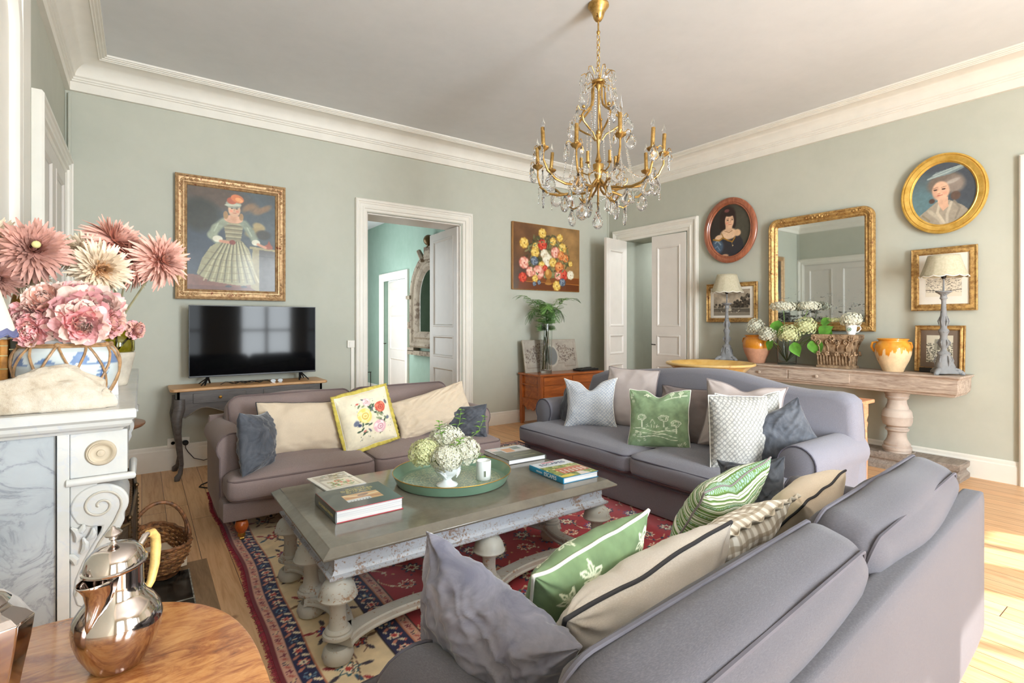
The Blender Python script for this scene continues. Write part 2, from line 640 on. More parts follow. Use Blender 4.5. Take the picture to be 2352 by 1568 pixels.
def floor_material():
    b = NB('pine_boards')
    tc = b.n('TexCoord')
    sp = b.n('SeparateXYZ')
    b.l(tc.outputs['Object'], sp.inputs[0])
    px = b.math('DIVIDE', sp.outputs[0], 0.145)
    ix = b.math('FLOOR', px)
    fx = b.math('SUBTRACT', px, ix)
    w = b.n('TexWhiteNoise'); w.noise_dimensions = '1D'
    b.l(ix, w.inputs['W'])
    py = b.math('ADD', b.math('DIVIDE', sp.outputs[1], 2.4), b.math('MULTIPLY', w.outputs['Value'], 7.0))
    iy = b.math('FLOOR', py)
    fy = b.math('SUBTRACT', py, iy)
    cx = b.n('CombineXYZ')
    b.l(ix, cx.inputs[0]); b.l(iy, cx.inputs[1])
    w2 = b.n('TexWhiteNoise'); w2.noise_dimensions = '2D'
    b.l(cx.outputs[0], w2.inputs['Vector'])
    mp = b.n('Mapping'); mp.inputs['Scale'].default_value = (14, 0.9, 1)
    ad = b.n('VectorMath'); ad.operation = 'ADD'
    sc = b.n('VectorMath'); sc.operation = 'SCALE'; sc.inputs['Scale'].default_value = 9.0
    b.l(w2.outputs['Color'], sc.inputs[0])
    b.l(tc.outputs['Object'], ad.inputs[0]); b.l(sc.outputs[0], ad.inputs[1])
    b.l(ad.outputs[0], mp.inputs[0])
    gr = b.noise(mp.outputs[0], 2.2, 7, 0.62, 1.3)
    col = b.ramp(gr, [(0.25, C(182, 134, 90)), (0.45, C(208, 164, 120)), (0.62, C(220, 180, 136)), (0.8, C(196, 150, 106))])
    tone = b.ramp(w2.outputs['Value'], [(0, (0.80, 0.76, 0.72, 1)), (0.5, (1, 1, 1, 1)), (1, (1.0, 0.93, 0.86, 1))])
    col = b.mix(1.0, col, tone, 'MULTIPLY')
    kn = b.n('TexVoronoi'); kn.inputs['Scale'].default_value = 2.1
    b.l(tc.outputs['Object'], kn.inputs['Vector'])
    knm = b.ramp(kn.outputs['Distance'], [(0.0, (1, 1, 1, 1)), (0.035, (0.6, 0.6, 0.6, 1)), (0.06, (0, 0, 0, 1))])
    col = b.mix(knm, col, C(112, 66, 38))
    e1 = b.math('LESS_THAN', fx, 0.022)
    e2 = b.math('LESS_THAN', fy, 0.0016)
    e = b.math('MAXIMUM', e1, e2)
    col = b.mix(e, col, C(70, 46, 30))
    b.base(col)
    b.set(Roughness=0.42, Specular_IOR_Level=0.45)
    hh = b.math('SUBTRACT', b.math('MULTIPLY', gr, 0.3), e)
    b.bump(hh, 0.35, 0.003)
    return b.m
M['floor'] = floor_material()

def struct(name, g, mat, parent=None, **kw):
    o = g.build(name, mat, parent, **kw)
    if parent is None:
        o['kind'] = 'structure'
    return o

# ================================================================== room shell
XL, XR, YB, YF, ZC = -0.54, 6.17, 5.93, WIN_Y, 3.70
TH = 0.39
struct('floor', G().box(XL - 0.5, 9.5, YF - 0.3, 13.2, -0.12, 0.0), M['floor'], smooth=0)
struct('ceiling', G().box(XL, XR, YF, YB, ZC, ZC + 0.12), M['ceil'], smooth=0)

def wall_with_openings(name, axis, p0, p1, a0, a1, z1, openings, mat):
    """axis 'y': wall slab between y=p0..p1, running in x from a0 to a1"""
    g = G()
    def bx(u0, u1, z0, z1_):
        if u1 - u0 < 1e-4 or z1_ - z0 < 1e-4:
            return
        if axis == 'y':
            g.box(u0, u1, p0, p1, z0, z1_)
        else:
            g.box(p0, p1, u0, u1, z0, z1_)
    cur = a0
    for (u0, u1, zz0, zz1) in sorted(openings):
        bx(cur, u0, 0, z1)
        bx(u0, u1, 0, zz0)
        bx(u0, u1, zz1, z1)
        cur = u1
    bx(cur, a1, 0, z1)
    return struct(name, g, mat, smooth=0)
wall_with_openings('wall_back', 'y', YB, YB + TH, XL - 0.12, XR + TH, ZC + 0.1, [(2.15, 3.405, 0, 2.70)], M['sage'])
wall_with_openings('wall_right', 'x', XR, XR + TH, YF, YB, ZC + 0.1, [(4.45, 5.56, 0, 2.69), (-0.15, 0.95, 0, 2.70)], M['sage'])
wall_with_openings('wall_left', 'x', XL - 0.12, XL, YF, YB, ZC + 0.1, [(4.37, 5.80, 0, 2.68)], M['sage'])
wall_with_openings('wall_front', 'y', YF - 0.3, YF, XL - 0.12, XR + TH, ZC + 0.1, [(a, b, 0.25, 3.2) for a, b in WINDOWS], M['sage'])
struct('wall_chimney', G().box(XL, -0.48, 1.86, 3.57, 0, ZC), M['sage'], smooth=0)

# windows behind the camera: frames with glazing bars (sun comes through them)
for k, (a, b) in enumerate(WINDOWS):
    g = G()
    y0, y1 = YF - 0.14, YF - 0.08
    for (x0, x1) in ((a, a + 0.07), (b - 0.07, b), ((a + b) / 2 - 0.035, (a + b) / 2 + 0.035)):
        g.box(x0, x1, y0, y1, 0.25, 3.2)
    for z in (0.25, 1.2, 2.2, 3.13):
        g.box(a, b, y0 + 0.005, y1 - 0.005, z, z + 0.05)
    struct('window_%d' % (k + 1), g, M['white'], smooth=0)

# cornice and cove, swept round the room
def ringsweep(name, prof, mat, x0, x1, y0, y1):
    g = G()
    rs = []
    for (d, z) in prof:
        rs.append([(x0 + d, y0 + d, z), (x1 - d, y0 + d, z), (x1 - d, y1 - d, z), (x0 + d, y1 - d, z)])
    g.rings(rs)
    return struct(name, g, mat, smooth=0.5)
cove = [(0.0, 3.43), (0.035, 3.43), (0.035, 3.505), (0.048, 3.51), (0.048, 3.522), (0.058, 3.526), (0.058, 3.54), (0.066, 3.545)]
for i in range(9):
    a = PI / 2 * i / 8
    cove.append((0.072 + 0.165 * (1 - math.cos(a)), 3.55 + 0.115 * math.sin(a)))
cove += [(0.243, 3.66), (0.25, 3.668), (0.262, 3.668), (0.266, 3.676), (0.282, 3.676), (0.286, 3.684), (0.298, 3.684), (0.30, 3.70), (0.30, 3.72)]
ringsweep('trim_1', cove, M['plaster'], XL, XR, YF, YB)

# baseboards
def baseboard(name, axis, face, sgn, a0, a1, h=0.20):
    prof = [(0.0, 0.0), (0.022, 0.0), (0.022, h - 0.045), (0.016, h - 0.035), (0.016, h - 0.012), (0.008, h), (0.0, h)]
    g = G()
    if axis == 'y':
        g.rings([[(a, face + sgn * d, z) for d, z in prof] for a in (a0, a1)], True, True, True)
    else:
        g.rings([[(face + sgn * d, a, z) for d, z in prof] for a in (a0, a1)], True, True, True)
    return struct(name, g, M['white'], smooth=0)
baseboard('baseboard_back', 'y', YB, -1, XL, 2.01, 0.235)
baseboard('baseboard_back', 'y', YB, -1, 3.575, XR, 0.175)
baseboard('baseboard_right', 'x', XR, -1, 1.09, 4.26, 0.20)
baseboard('baseboard_right', 'x', XR, -1, 5.80, YB, 0.20)
baseboard('baseboard_left', 'x', XL, 1, 3.57, 4.22, 0.20)
baseboard('baseboard_front', 'y', YF, 1, XL, XR, 0.20)
struct('trim_2', G().tube([(XL + 0.03, YB - 0.03, 0.0), (XL + 0.03, YB - 0.03, 3.40)], 0.012, 8), M['sage'])
struct('trim_3', G().box(6.135, 6.165, 5.915, 5.93, 0.0, 3.42), M['sage'], smooth=0)

# casings and doors
CASE = [(0.0, 0.0), (0.0, 0.036), (0.012, 0.045), (0.03, 0.045), (0.036, 0.036), (0.05, 0.032), (0.058, 0.024), (0.085, 0.024), (0.092, 0.030), (0.106, 0.030), (0.112, 0.018), (0.135, 0.016), (0.143, 0.010), (0.143, 0.0)]
def casing(g, wd, ht, prof=CASE):
    """local: x across from 0 to wd, z up, sticking out to -y"""
    rs = []
    for (d, o) in prof:
        rs.append([(d, -o, 0), (d, -o, ht - d), (wd - d, -o, ht - d), (wd - d, -o, 0)])
    g.rings(rs, closed=False)
    return g
def leaf(g, w, h, t, panels, side=-1, inset=0.013):
    """a panelled leaf: x 0..w, y -t/2..t/2; panels = [(z0, z1)]"""
    st = 0.105 if w > 0.7 else 0.085
    g.box(0, st, -t / 2, t / 2, 0, h)
    g.box(w - st, w, -t / 2, t / 2, 0, h)
    zs = [0] + [v for p in panels for v in p] + [h]
    for i in range(0, len(zs), 2):
        g.box(st, w - st, -t / 2, t / 2, zs[i], zs[i + 1])
    for (z0, z1) in panels:
        g.box(st, w - st, -t / 2 + inset, t / 2 - inset, z0, z1)
        for sg in (-1, 1):
            rs = []
            for (d, o) in ((0, 0.0), (0.006, 0.005), (0.02, 0.005), (0.028, -0.004), (0.036, -inset + 0.001)):
                y = sg * (t / 2 + o)
                rs.append([(st + d, y, z0 + d), (w - st - d, y, z0 + d), (w - st - d, y, z1 - d), (st + d, y, z1 - d)])
            g.rings(rs)
    return g
PAN = [(0.14, 0.78), (0.92, 1.22), (1.34, 2.56)]
def knob_lever(parent, x, y, z, sgn=-1):
    g = G()
    g.tube([(x, y, z), (x, y + sgn * 0.05, z), (x + 0.02, y + sgn * 0.055, z), (x + 0.075, y + sgn * 0.052, z - 0.004)], 0.007, 8)
    return g.build('door_handle', M['darkmetal'], parent)

# door 1: cased opening with a leaf swung into the hall
d1 = thing('door_1', None, None, (2.007, YB, 0)); d1['kind'] = 'structure'
casing(G(), 1.573, 2.85).build('door_casing', M['white'], d1, smooth=0.4)
g = G()
g.box(0.137, 0.152, -0.002, TH + 0.005, 0, 2.69); g.box(1.388, 1.403, -0.002, TH + 0.005, 0, 2.69); g.box(0.137, 1.403, -0.002, TH + 0.005, 2.68, 2.695)
g.build('door_lining', M['doorwhite'], d1, smooth=0)
g = G().at((1.385, 0.03, 0.01), rz=R(87.5))
leaf(g, 0.86, 2.66, 0.04, PAN)
g.build('door_leaf', M['doorwhite'], d1, smooth=0.4)

# door 2: double door on the right wall, one leaf open
d2 = thing('door_2', None, None, (XR, 5.818, 0), R(-90)); d2['kind'] = 'structure'
casing(G(), 1.56, 2.86, [(a * 1.22, b) for a, b in CASE]).build('door_casing', M['white'], d2, smooth=0.4)
g = G()
w0, w1 = 5.818 - 5.56, 5.818 - 4.45
g.box(w0 - 0.002, w0 + 0.010, -0.002, TH + 0.004, 0, 2.685); g.box(w1 - 0.010, w1 + 0.002, -0.002, TH + 0.004, 0, 2.685); g.box(w0, w1, -0.002, TH + 0.004, 2.675, 2.687)
g.build('door_lining', M['greygreen'], d2, smooth=0)
g = G().at((w1 - 0.005, 0.00, 0.01), rz=R(180 + 4))
leaf(g, 0.555, 2.66, 0.04, [(0.14, 0.78), (0.92, 1.22), (1.34, 2.50)])
lf = g.build('door_leaf', M['doorwhite'], d2, smooth=0.4)
knob_lever(lf, w1 - 0.555, -0.02, 1.09)
ang = math.atan2(5.43 - 5.53, 5.60 - 6.14)          # world angle of the open leaf
g = G().at((w0 + 0.02, -0.03, 0.01), rz=ang + R(90))
leaf(g, 0.56, 2.66, 0.04, [(0.14, 0.78), (0.92, 1.22), (1.34, 2.50)])
g.build('door_leaf', M['doorwhite'], d2, smooth=0.4)

# door 3: double door on the left wall (seen edge on, and in the gilt mirror)
d3 = thing('door_3', None, None, (XL, 4.226, 0), R(90)); d3['kind'] = 'structure'
casing(G(), 1.70, 2.82, [(a, b * 1.3) for a, b in CASE]).build('door_casing', M['white'], d3, smooth=0.4)
for k in (0, 1):
    g = G().at((0.143 + k * 0.7075, 0.005, 0.01))
    leaf(g, 0.7065, 2.66, 0.04, PAN)
    g.build('door_leaf', M['doorwhite'], d3, smooth=0.4)

# door 4: the closed door whose casing just shows at the right edge
d4 = thing('door_4', None, None, (XR, 1.088, 0), R(-90)); d4['kind'] = 'structure'
casing(G(), 1.38, 2.845).build('door_casing', M['white'], d4, smooth=0.4)
for k in (0, 1):
    g = G().at((0.14 + k * 0.553, 0.06, 0.01))
    leaf(g, 0.548, 2.67, 0.04, PAN)
    g.build('door_leaf', M['doorwhite'], d4, smooth=0.4)

struct('wall_door_backing', G().box(XL - 0.2, XL - 0.13, 4.2, 6.0, 0, 3), M['doorwhite'], smooth=0)  # backing slabs added behind doors so gaps between leaves don't show black
struct('wall_door_backing', G().box(XR + 0.12, XR + 0.15, -0.14, 0.94, 0, 2.69), M['doorwhite'], smooth=0)
# hall behind door 1
HX = 3.75
wall_with_openings('wall_hall_right', 'x', HX, HX + 0.1, YB + TH, 12.0, 3.3, [(8.42, 9.45, 0, 2.20)], M['teal'])
struct('wall_hall_end', G().box(0.9, HX + 0.1, 12.0, 12.1, 0, 3.3), M['teal'], smooth=0)
struct('wall_hall_left', G().box(0.8, 0.9, YB + TH, 12.1, 0, 3.3), M['teal'], smooth=0)
struct('wall_hall_near', G().box(0.9, 2.0, YB + TH, YB + TH + 0.01, 0, 3.3), M['teal'], smooth=0)
struct('ceiling_hall', G().box(0.8, HX + 0.1, YB + TH, 12.1, 3.3, 3.4), M['ceil'], smooth=0)
baseboard('baseboard_hall', 'x', HX, -1, YB + TH, 8.3, 0.2)
baseboard('baseboard_hall', 'x', HX, -1, 9.58, 12.0, 0.2)
d5 = thing('door_5', None, None, (HX, 9.58, 0), R(-90)); d5['kind'] = 'structure'
casing(G(), 1.29, 2.33).build('door_casing', M['white'], d5, smooth=0.4)
g = G().at((1.15, 0.05, 0.01), rz=R(180 - 3))
leaf(g, 1.0, 2.17, 0.04, [(0.14, 0.75), (0.9, 1.55), (1.68, 2.05)])
lf = g.build('door_leaf', M['doorwhite'], d5, smooth=0.4)
knob_lever(lf, 0.24, 0.01, 1.02)
# passage behind door 2
struct('wall_passage_side', G().box(XR + TH, 8.6, 5.56, 5.66, 0, 3.0), M['greygreen'], smooth=0)
struct('wall_passage_end', G().box(7.5, 7.6, 4.0, 5.56, 0, 3.0), M['greygreen'], smooth=0)
struct('wall_passage_near', G().box(XR + TH, 7.5, 3.95, 4.05, 0, 3.0), M['greygreen'], smooth=0)
struct('ceiling_passage', G().box(XR + TH, 8.6, 3.95, 5.66, 2.9, 3.0), M['ceil'], smooth=0)

# wall switch with its cable trunking beside door 1, and double socket by the tv cabinet
sw = thing('light_switch', 'white light switch on the sage wall beside the door opening', 'switch', (1.957, YB - 0.012, 1.162))
G().box(-0.042, 0.042, -0.012, 0.011, -0.042, 0.042).build('plate', M['white'], sw, smooth=0, bevel=0.004)
G().box(-0.02, 0.02, -0.018, -0.011, -0.028, 0.028).build('rocker', M['white'], sw, smooth=0, bevel=0.002)
G().box(0.0, 0.035, -0.006, 0.011, -1.16, -0.043).build('cable_trunking', M['white'], sw, smooth=0)
so = thing('wall_socket', 'white double wall socket above the baseboard behind the grey cabinet leg', 'socket', (0.29, YB - 0.012, 0.255))
G().box(-0.09, 0.09, -0.010, 0.011, -0.045, 0.045).build('plate', M['white'], so, smooth=0, bevel=0.004)
for sx in (-0.045, 0.045):
    G().lathe([(0.022, 0.0), (0.022, 0.004), (0.017, 0.004), (0.015, -0.003), (0.0, -0.003)], 16).build('outlet', M['doorwhite'], so).rotation_euler = (R(90), 0, 0)
for i, o in enumerate([x for x in bpy.data.objects if x.parent is so and x.name.startswith('outlet')]):
    o.location = (-0.045 + 0.09 * i, -0.010, 0)
pl = thing('plug', 'black plug with grey cable pushed in the wall socket by the cabinet leg', 'plug', (0.345, YB - 0.05, 0.25))
G().sph((0, 0, 0), 0.026, 12, sy=1.1).build('plug_body', M['black'], pl)
G().tube([(0, 0.0, -0.02), (0.0, 0.0, -0.05), (0.02, 0.01, -0.09), (0.07, 0.01, -0.16), (0.15, 0.0, -0.19), (0.24, 0.0, -0.17), (0.34, 0.0, -0.13)], 0.0045, 6).build('cable', m_plain('grey_cable', C(70, 66, 64), 0.5), pl)
cb = G().tube([(0.62, 5.35, 0.006), (0.52, 5.3, 0.006), (0.42, 5.2, 0.006), (0.40, 5.14, 0.006), (0.47, 5.05, 0.006), (0.6, 4.95, 0.006)], 0.005, 6).build('floor_cable', M['black'])
tag(cb, 'dark cable looping over the floorboards behind the brown sofa', 'cable')
# ================================================================== upholstery
M['linen_brown'] = m_fabric('brown_grey_linen', C(140, 123, 119), C(162, 145, 140))
M['linen_blue'] = m_fabric('blue_grey_linen', C(126, 125, 135), C(150, 149, 158))
M['linen_grey'] = m_fabric('warm_grey_linen', C(84, 81, 86), C(105, 101, 105))
M['pipe_brown'] = m_plain('brown_piping', C(108, 92, 90), 0.85)
M['pipe_blue'] = m_plain('blue_grey_piping', C(78, 76, 88), 0.85)
M['pipe_grey'] = m_plain('grey_piping', C(80, 76, 82), 0.85)
M['footwood'] = m_wood('orange_foot_wood', C(150, 62, 18), C(196, 98, 36), 'z', 6, 0.25, 0.5)

def keyhole(ro, zc, pw, z0, n=16):
    """rolled arm section (x, z)"""
    a0 = math.asin(min(1, pw / ro))
    pts = [(-pw, z0)]
    for i in range(n + 1):
        a = -PI / 2 - a0 - (2 * PI - 2 * a0) * i / n
        pts.append((ro * math.cos(a), zc + ro * math.sin(a)))
    pts.append((pw, z0))
    return pts

def sofa(name, label, loc, rz, Wd, D, mat, pm, z0, zseat, arm, armfront, armlen, cushions, back, backtop, skirt=False, panel_t=0.10, cush_top=0.84, cush_t=0.24, lean=14, seed=1, coff=0.03):
    ro, zc, pw = arm
    t = thing(name, label, 'sofa', loc, R(rz))
    hw, hd = Wd / 2, D / 2
    zb = zseat - 0.17
    # base
    g = G()
    vs, fs = rbox(Wd - 2 * (ro - pw) + 0.0 if not skirt else Wd - 0.14, D - 0.10, zb - z0, 0.025, 8)
    g.at((0, 0.03, (z0 + zb) / 2)).add(vs, fs)
    g.build('base', mat, t)
    if skirt:
        g = G()
        w2, d2 = Wd / 2 - 0.05, D / 2 - 0.02
        g.tube([(-w2, -d2 + 0.01, zb - 0.015), (w2, -d2 + 0.01, zb - 0.015)], 0.005, 6)
        for x in (-w2 + 0.16, w2 - 0.16):
            g.box(x - 0.004, x + 0.004, -d2 + 0.004, -d2 + 0.03, z0, zb - 0.02)
        g.build('skirt_seam', pm, t)
    # arms
    for k, sx in enumerate((-1, 1)):
        g = G()
        prof = keyhole(ro, zc, pw, z0 if not skirt else z0)
        cx = sx * (hw - ro)
        rings = []
        for (y, s) in ((0.0, 0.86), (0.006, 0.94), (0.022, 1.0), (armlen * 0.35, 1.0), (armlen * 0.7, 1.0), (armlen, 1.0)):
            rr = []
            for (x, z) in prof:
                nz = mnoise.noise(Vector((x * 5 + k * 9, y * 5 + seed, z * 5))) * 0.006
                zz = zc + (z - zc) * s if z > z0 + 0.01 else z
                rr.append((cx + x * s + nz, armfront + y, zz + nz))
            rings.append(rr)
        g.rings(rings, True, True, True)
        o = g.build('arm', mat, t, smooth=0.9)
        g = G()
        pth = [(cx + x * 0.95, armfront + 0.002, zc + (z - zc) * 0.95) for x, z in prof[1:-1]]
        pth = [(pth[0][0], pth[0][1], z0 + 0.02)] + pth + [(pth[-1][0], pth[-1][1], z0 + 0.02)]
        g.tube(pth, 0.0045, 6)
        g.build('piping', pm, o)
    # seat cushions
    inner = hw - 2 * ro + 0.015
    for k, (x0, x1) in enumerate(cushions):
        cx, w = (x0 + x1) / 2, x1 - x0
        y0, y1 = -hd, hd - 0.22
        cy, d = (y0 + y1) / 2, y1 - y0
        def wp(x, y, z, cx=cx, cy=cy):
            X, Y = x + cx, y + cy
            if Y > armfront - 0.02:
                X = max(-inner, min(inner, X))
            sag = -0.02 * (1 - (abs(Y - y0) / d)) if Y < y0 + 0.3 else 0
            return (X - cx, y, z + sag * 0.8)
        vs, fs = rbox(w, d, 0.165, 0.05, 20, (0.01, 0.02, 0.03), wp, 0.006, seed + k, 4.0)
        g = G().at((cx, cy, zseat - 0.075))
        g.add(vs, fs)
        o = g.build('seat_cushion', mat, t, smooth=1.2)
        for zz in (0.052, -0.055):
            path = rot_rect(w - 0.008, d - 0.008, 0.06, 6)
            pts = []
            for (x, y, z) in path:
                q = wp(x, y, zz)
                by = 0.018 * (1 - (2 * x / w) ** 2) * (1 if y < 0 else -1)
                pts.append((q[0] + cx, q[1] + cy - (by if abs(y) > d / 2 - 0.02 else 0), q[2] + zseat - 0.075 + (0.006 if zz > 0 else 0)))
            gp = G()
            gp.tube(pts, 0.0055, 6, closed=True)
            gp.build('piping', pm, o)
    # back
    if back == 'camel':
        prof = [(-hw + 0.02, 0.30)] + [(2.745 - y, z) for y, z in ((3.985, 0.673), (3.90, 0.864), (3.717, 0.925), (3.45, 0.945), (3.195, 0.972), (2.9, 1.003), (2.65, 1.018), (2.45, 1.02), (2.3, 1.005), (2.119, 0.972), (1.94, 0.938), (1.774, 0.925), (1.573, 0.930), (1.507, 0.918), (1.463, 0.885))] + [(2.745 - 1.45, 0.70), (hw - 0.02, 0.30)]
        g = G()
        rings = []
        y1 = hd
        for (dy, ins) in ((-0.19, 0.045), (-0.175, 0.018), (-0.15, 0.004), (-0.10, 0.0), (-0.05, 0.0), (-0.02, 0.008), (-0.005, 0.022), (0.0, 0.045)):
            rr = []
            for (x, z) in prof:
                kx = (hw - ins) / hw
                rr.append((x * kx, y1 + dy, z - ins if z > 0.35 else z))
            rings.append(rr)
        g.rings(rings, True, True, True)
        g.build('backrest', mat, t, smooth=0.9)
        gp = G()
        gp.tube([(x * 0.99, y1 - 0.004, z - 0.03) for x, z in prof[1:]], 0.004, 6)
        gp.build('piping', pm, t)
        g = G()
        g.box(-hw + 0.05, hw - 0.05, hd - 0.15, hd - 0.01, z0, 0.5)
        g.build('back_skirt', mat, t, smooth=0)
    else:
        g = G()
        vs, fs = rbox(Wd - 0.05, panel_t, backtop - z0, 0.022, 12, (0, 0.004, 0.0), None, 0.003, seed + 9, 3.0)
        g.at((0, hd - panel_t / 2, (backtop + z0) / 2)).add(vs, fs)
        g.build('backrest', mat, t, smooth=1.0)
        for k, (x0, x1) in enumerate(back):
            cx, w = (x0 + x1) / 2, x1 - x0
            hh = (cush_top - zseat + 0.03) / math.cos(R(lean))
            vs, fs = rbox(w, cush_t, hh, 0.075, 16, (0.015, 0.035, 0.012), None, 0.014, seed + 20 + k, 3.2)
            g = G().at((cx, hd - panel_t - cush_t / 2 + coff, zseat + hh / 2 - 0.02), rx=R(-lean))
            g.add(vs, fs)
            o = g.build('back_cushion', mat, t, smooth=1.2)
            for yy in (-cush_t / 2 + 0.028, cush_t / 2 - 0.028):
                gp = G().at((cx, hd - panel_t - cush_t / 2 + coff, zseat + hh / 2 - 0.02), rx=R(-lean))
                pts = []
                for (x, z, _) in rot_rect(w - 0.02, hh - 0.02, 0.07, 6):
                    bz = 0.010 * (1 - (2 * x / w) ** 2) * (1 if z > 0 else -1) if abs(z) > hh / 2 - 0.03 else 0
                    nv = mnoise.noise_vector(Vector((x, yy, z)) * 3.2 + Vector(((seed + 20 + k) * 3.1, seed + 20 + k, 0))) * 0.014
                    pts.append((x + nv.x, yy + nv.y, z + bz + nv.z))
                gp.tube(pts, 0.006, 6, closed=True)
                gp.build('piping', pm, o)
    return t

# sofa against the back wall
s1 = sofa('sofa', 'brown-grey linen two-seat sofa below the television and open door', (1.455, 4.12, 0), 0, 2.13, 1.0, M['linen_brown'], M['pipe_brown'], 0.13, 0.44,
          (0.105, 0.575, 0.085), -0.27, 0.74, [(-1.02, -0.07), (-0.06, 1.04)], [(-0.93, 0.0), (0.01, 0.90)], 0.70, cush_top=0.815, seed=3)
def turned_foot(parent, x, y, h=0.13):
    g = G().at((x, y, 0))
    g.lathe([(0.018, 0.045), (0.022, 0.055), (0.036, 0.075), (0.043, 0.1), (0.036, 0.125), (0.03, h)], 16)
    o = g.build('foot', M['footwood'], parent)
    g = G().at((x, y, 0))
    g.lathe([(0.015, 0.03), (0.023, 0.032), (0.023, 0.05), (0.017, 0.056)], 12)
    g.tube([(-0.012, 0, 0.016), (0.012, 0, 0.016)], 0.016, 12)
    g.build('caster', M['brass'], o)
for x in (-0.93, 0.93):
    for y in (-0.39, 0.42):
        turned_foot(s1, x, y)
# camel-back sofa in front of the console
s2 = sofa('sofa', 'blue-grey linen camel-back sofa with rolled arms in front of the console table', (3.45, 2.745, 0), -90, 2.65, 1.06, M['linen_blue'], M['pipe_blue'], 0.015, 0.445,
          (0.12, 0.545, 0.095), -0.25, 0.76, [(-1.25, 0.125), (0.13, 1.30)], 'camel', 1.0, skirt=True, seed=11)
# sofa nearest the camera, seen from behind
s3 = sofa('sofa', 'grey linen sofa seen from behind, its back panel in the sunlight', (1.648, 0.994, 0), 184.2, 2.44, 0.95, M['linen_grey'], M['pipe_grey'], 0.10, 0.45,
          (0.13, 0.49, 0.105), -0.26, 0.70, [(-1.19, 0.0), (0.01, 1.19)], [(-1.08, 0.04), (0.05, 1.12)], 0.70, cush_top=0.80, cush_t=0.20, lean=17, coff=-0.005, panel_t=0.085, seed=23)
for x in (-1.05, 1.05):
    for y in (-0.36, 0.40):
        turned_foot(s3, x, y, 0.11)

# ================================================================== cushions
def cushion_mesh(w, h, t, pinch, chop, n, seed, wr, bend, folds=0.0):
    """a stuffed square: front grid + back grid sharing the seam"""
    a = np.linspace(-1, 1, n)
    s = np.sin(a * PI / 2) * 0.55 + a * 0.45
    idx = {}
    vs, uv = [], []
    rs = random.Random(seed)
    ph = [rs.random() * 6 for _ in range(6)]
    def pos(u, v, sg):
        X = w / 2 * u * (1 - pinch * (1 - v * v) * abs(u) ** 1.5)
        Z = h / 2 * v * (1 - pinch * (1 - u * u) * abs(v) ** 1.5)
        body = (max(0.0, 1 - abs(u) ** 2.4) * max(0.0, 1 - abs(v) ** 2.4)) ** 0.55
        Y = -sg * t / 2 * body
        k = max(0.0, (v + 0.25) / 1.25)
        if chop:
            Z -= chop * h * math.exp(-(u / 0.30) ** 2) * k ** 1.6
            Y += -sg * chop * 0.12 * math.exp(-(u / 0.22) ** 2) * k * body
        # creases running in from the corners, and soft rumples
        ed = body * (1 - body) * 4
        cr = 0
        for ci, (cu, cv) in enumerate(((1, 1), (-1, 1), (-1, -1), (1, -1))):
            du, dv = u - cu, v - cv
            d = math.hypot(du, dv)
            th = math.atan2(dv, du)
            cr += math.sin(th * 9 + ph[ci] + d * 2) * math.exp(-(d / 0.55) ** 2)
        q = Vector((u * w * 4.5 + seed * 1.7, v * h * 4.5, sg * 2.0))
        nz = mnoise.noise(q) + 0.5 * mnoise.noise(q * 2.3) + 0.25 * mnoise.noise(q * 5)
        rid = 1 - abs(mnoise.noise(Vector((u * w * 5 + seed, v * h * 9, 4.2 + sg)))) * 2
        Y += -sg * wr * (nz * 1.0 + cr * 0.45 + rid * 0.35) * min(1, ed + 0.3) * (1 if body > 0 else 0)
        if folds:
            fa = u * 0.8 + v * 0.6
            fb = -u * 0.6 + v * 0.8
            fr_ = (1 - abs(mnoise.noise(Vector((fa * 1.1 + seed, fb * 4.2 + 0.5 * mnoise.noise(Vector((fa * 2, fb * 2, 1))), 7.0 + sg))))) ** 5
            fr2 = (1 - abs(mnoise.noise(Vector((fa * 4.0, fb * 1.6 + seed, 3.0 + sg))))) ** 6
            Y += -sg * folds * (fr_ + 0.5 * fr2 - 0.5) * min(1, body * 1.5)
        Y += bend * u * u
        nb = mnoise.noise(Vector((u * 2 + seed, v * 2, 9.1)))
        return (X + nb * 0.006, Y + nb * 0.008, Z + mnoise.noise(Vector((u * 2.5, v * 2.5 + seed, 3.3))) * 0.008)
    fs = []
    for sg in (1, -1):
        for j in range(n):
            for i in range(n):
                edge = i in (0, n - 1) or j in (0, n - 1)
                key = (i, j, 0 if edge else sg)
                if key not in idx:
                    idx[key] = len(vs)
                    vs.append(pos(s[i], s[j], sg))
                    uv.append(((s[i] + 1) / 2, (s[j] + 1) / 2))
        for j in range(n - 1):
            for i in range(n - 1):
                q = []
                for (a_, b_) in ((i, j), (i + 1, j), (i + 1, j + 1), (i, j + 1)):
                    e = a_ in (0, n - 1) or b_ in (0, n - 1)
                    q.append(idx[(a_, b_, 0 if e else sg)])
                fs.append(tuple(q) if sg > 0 else tuple(reversed(q)))
    seam = [idx[(i, 0, 0)] for i in range(n)] + [idx[(n - 1, j, 0)] for j in range(1, n)] + [idx[(i, n - 1, 0)] for i in range(n - 2, -1, -1)] + [idx[(0, j, 0)] for j in range(n - 2, 0, -1)]
    return vs, fs, uv, [vs[k] for k in seam]

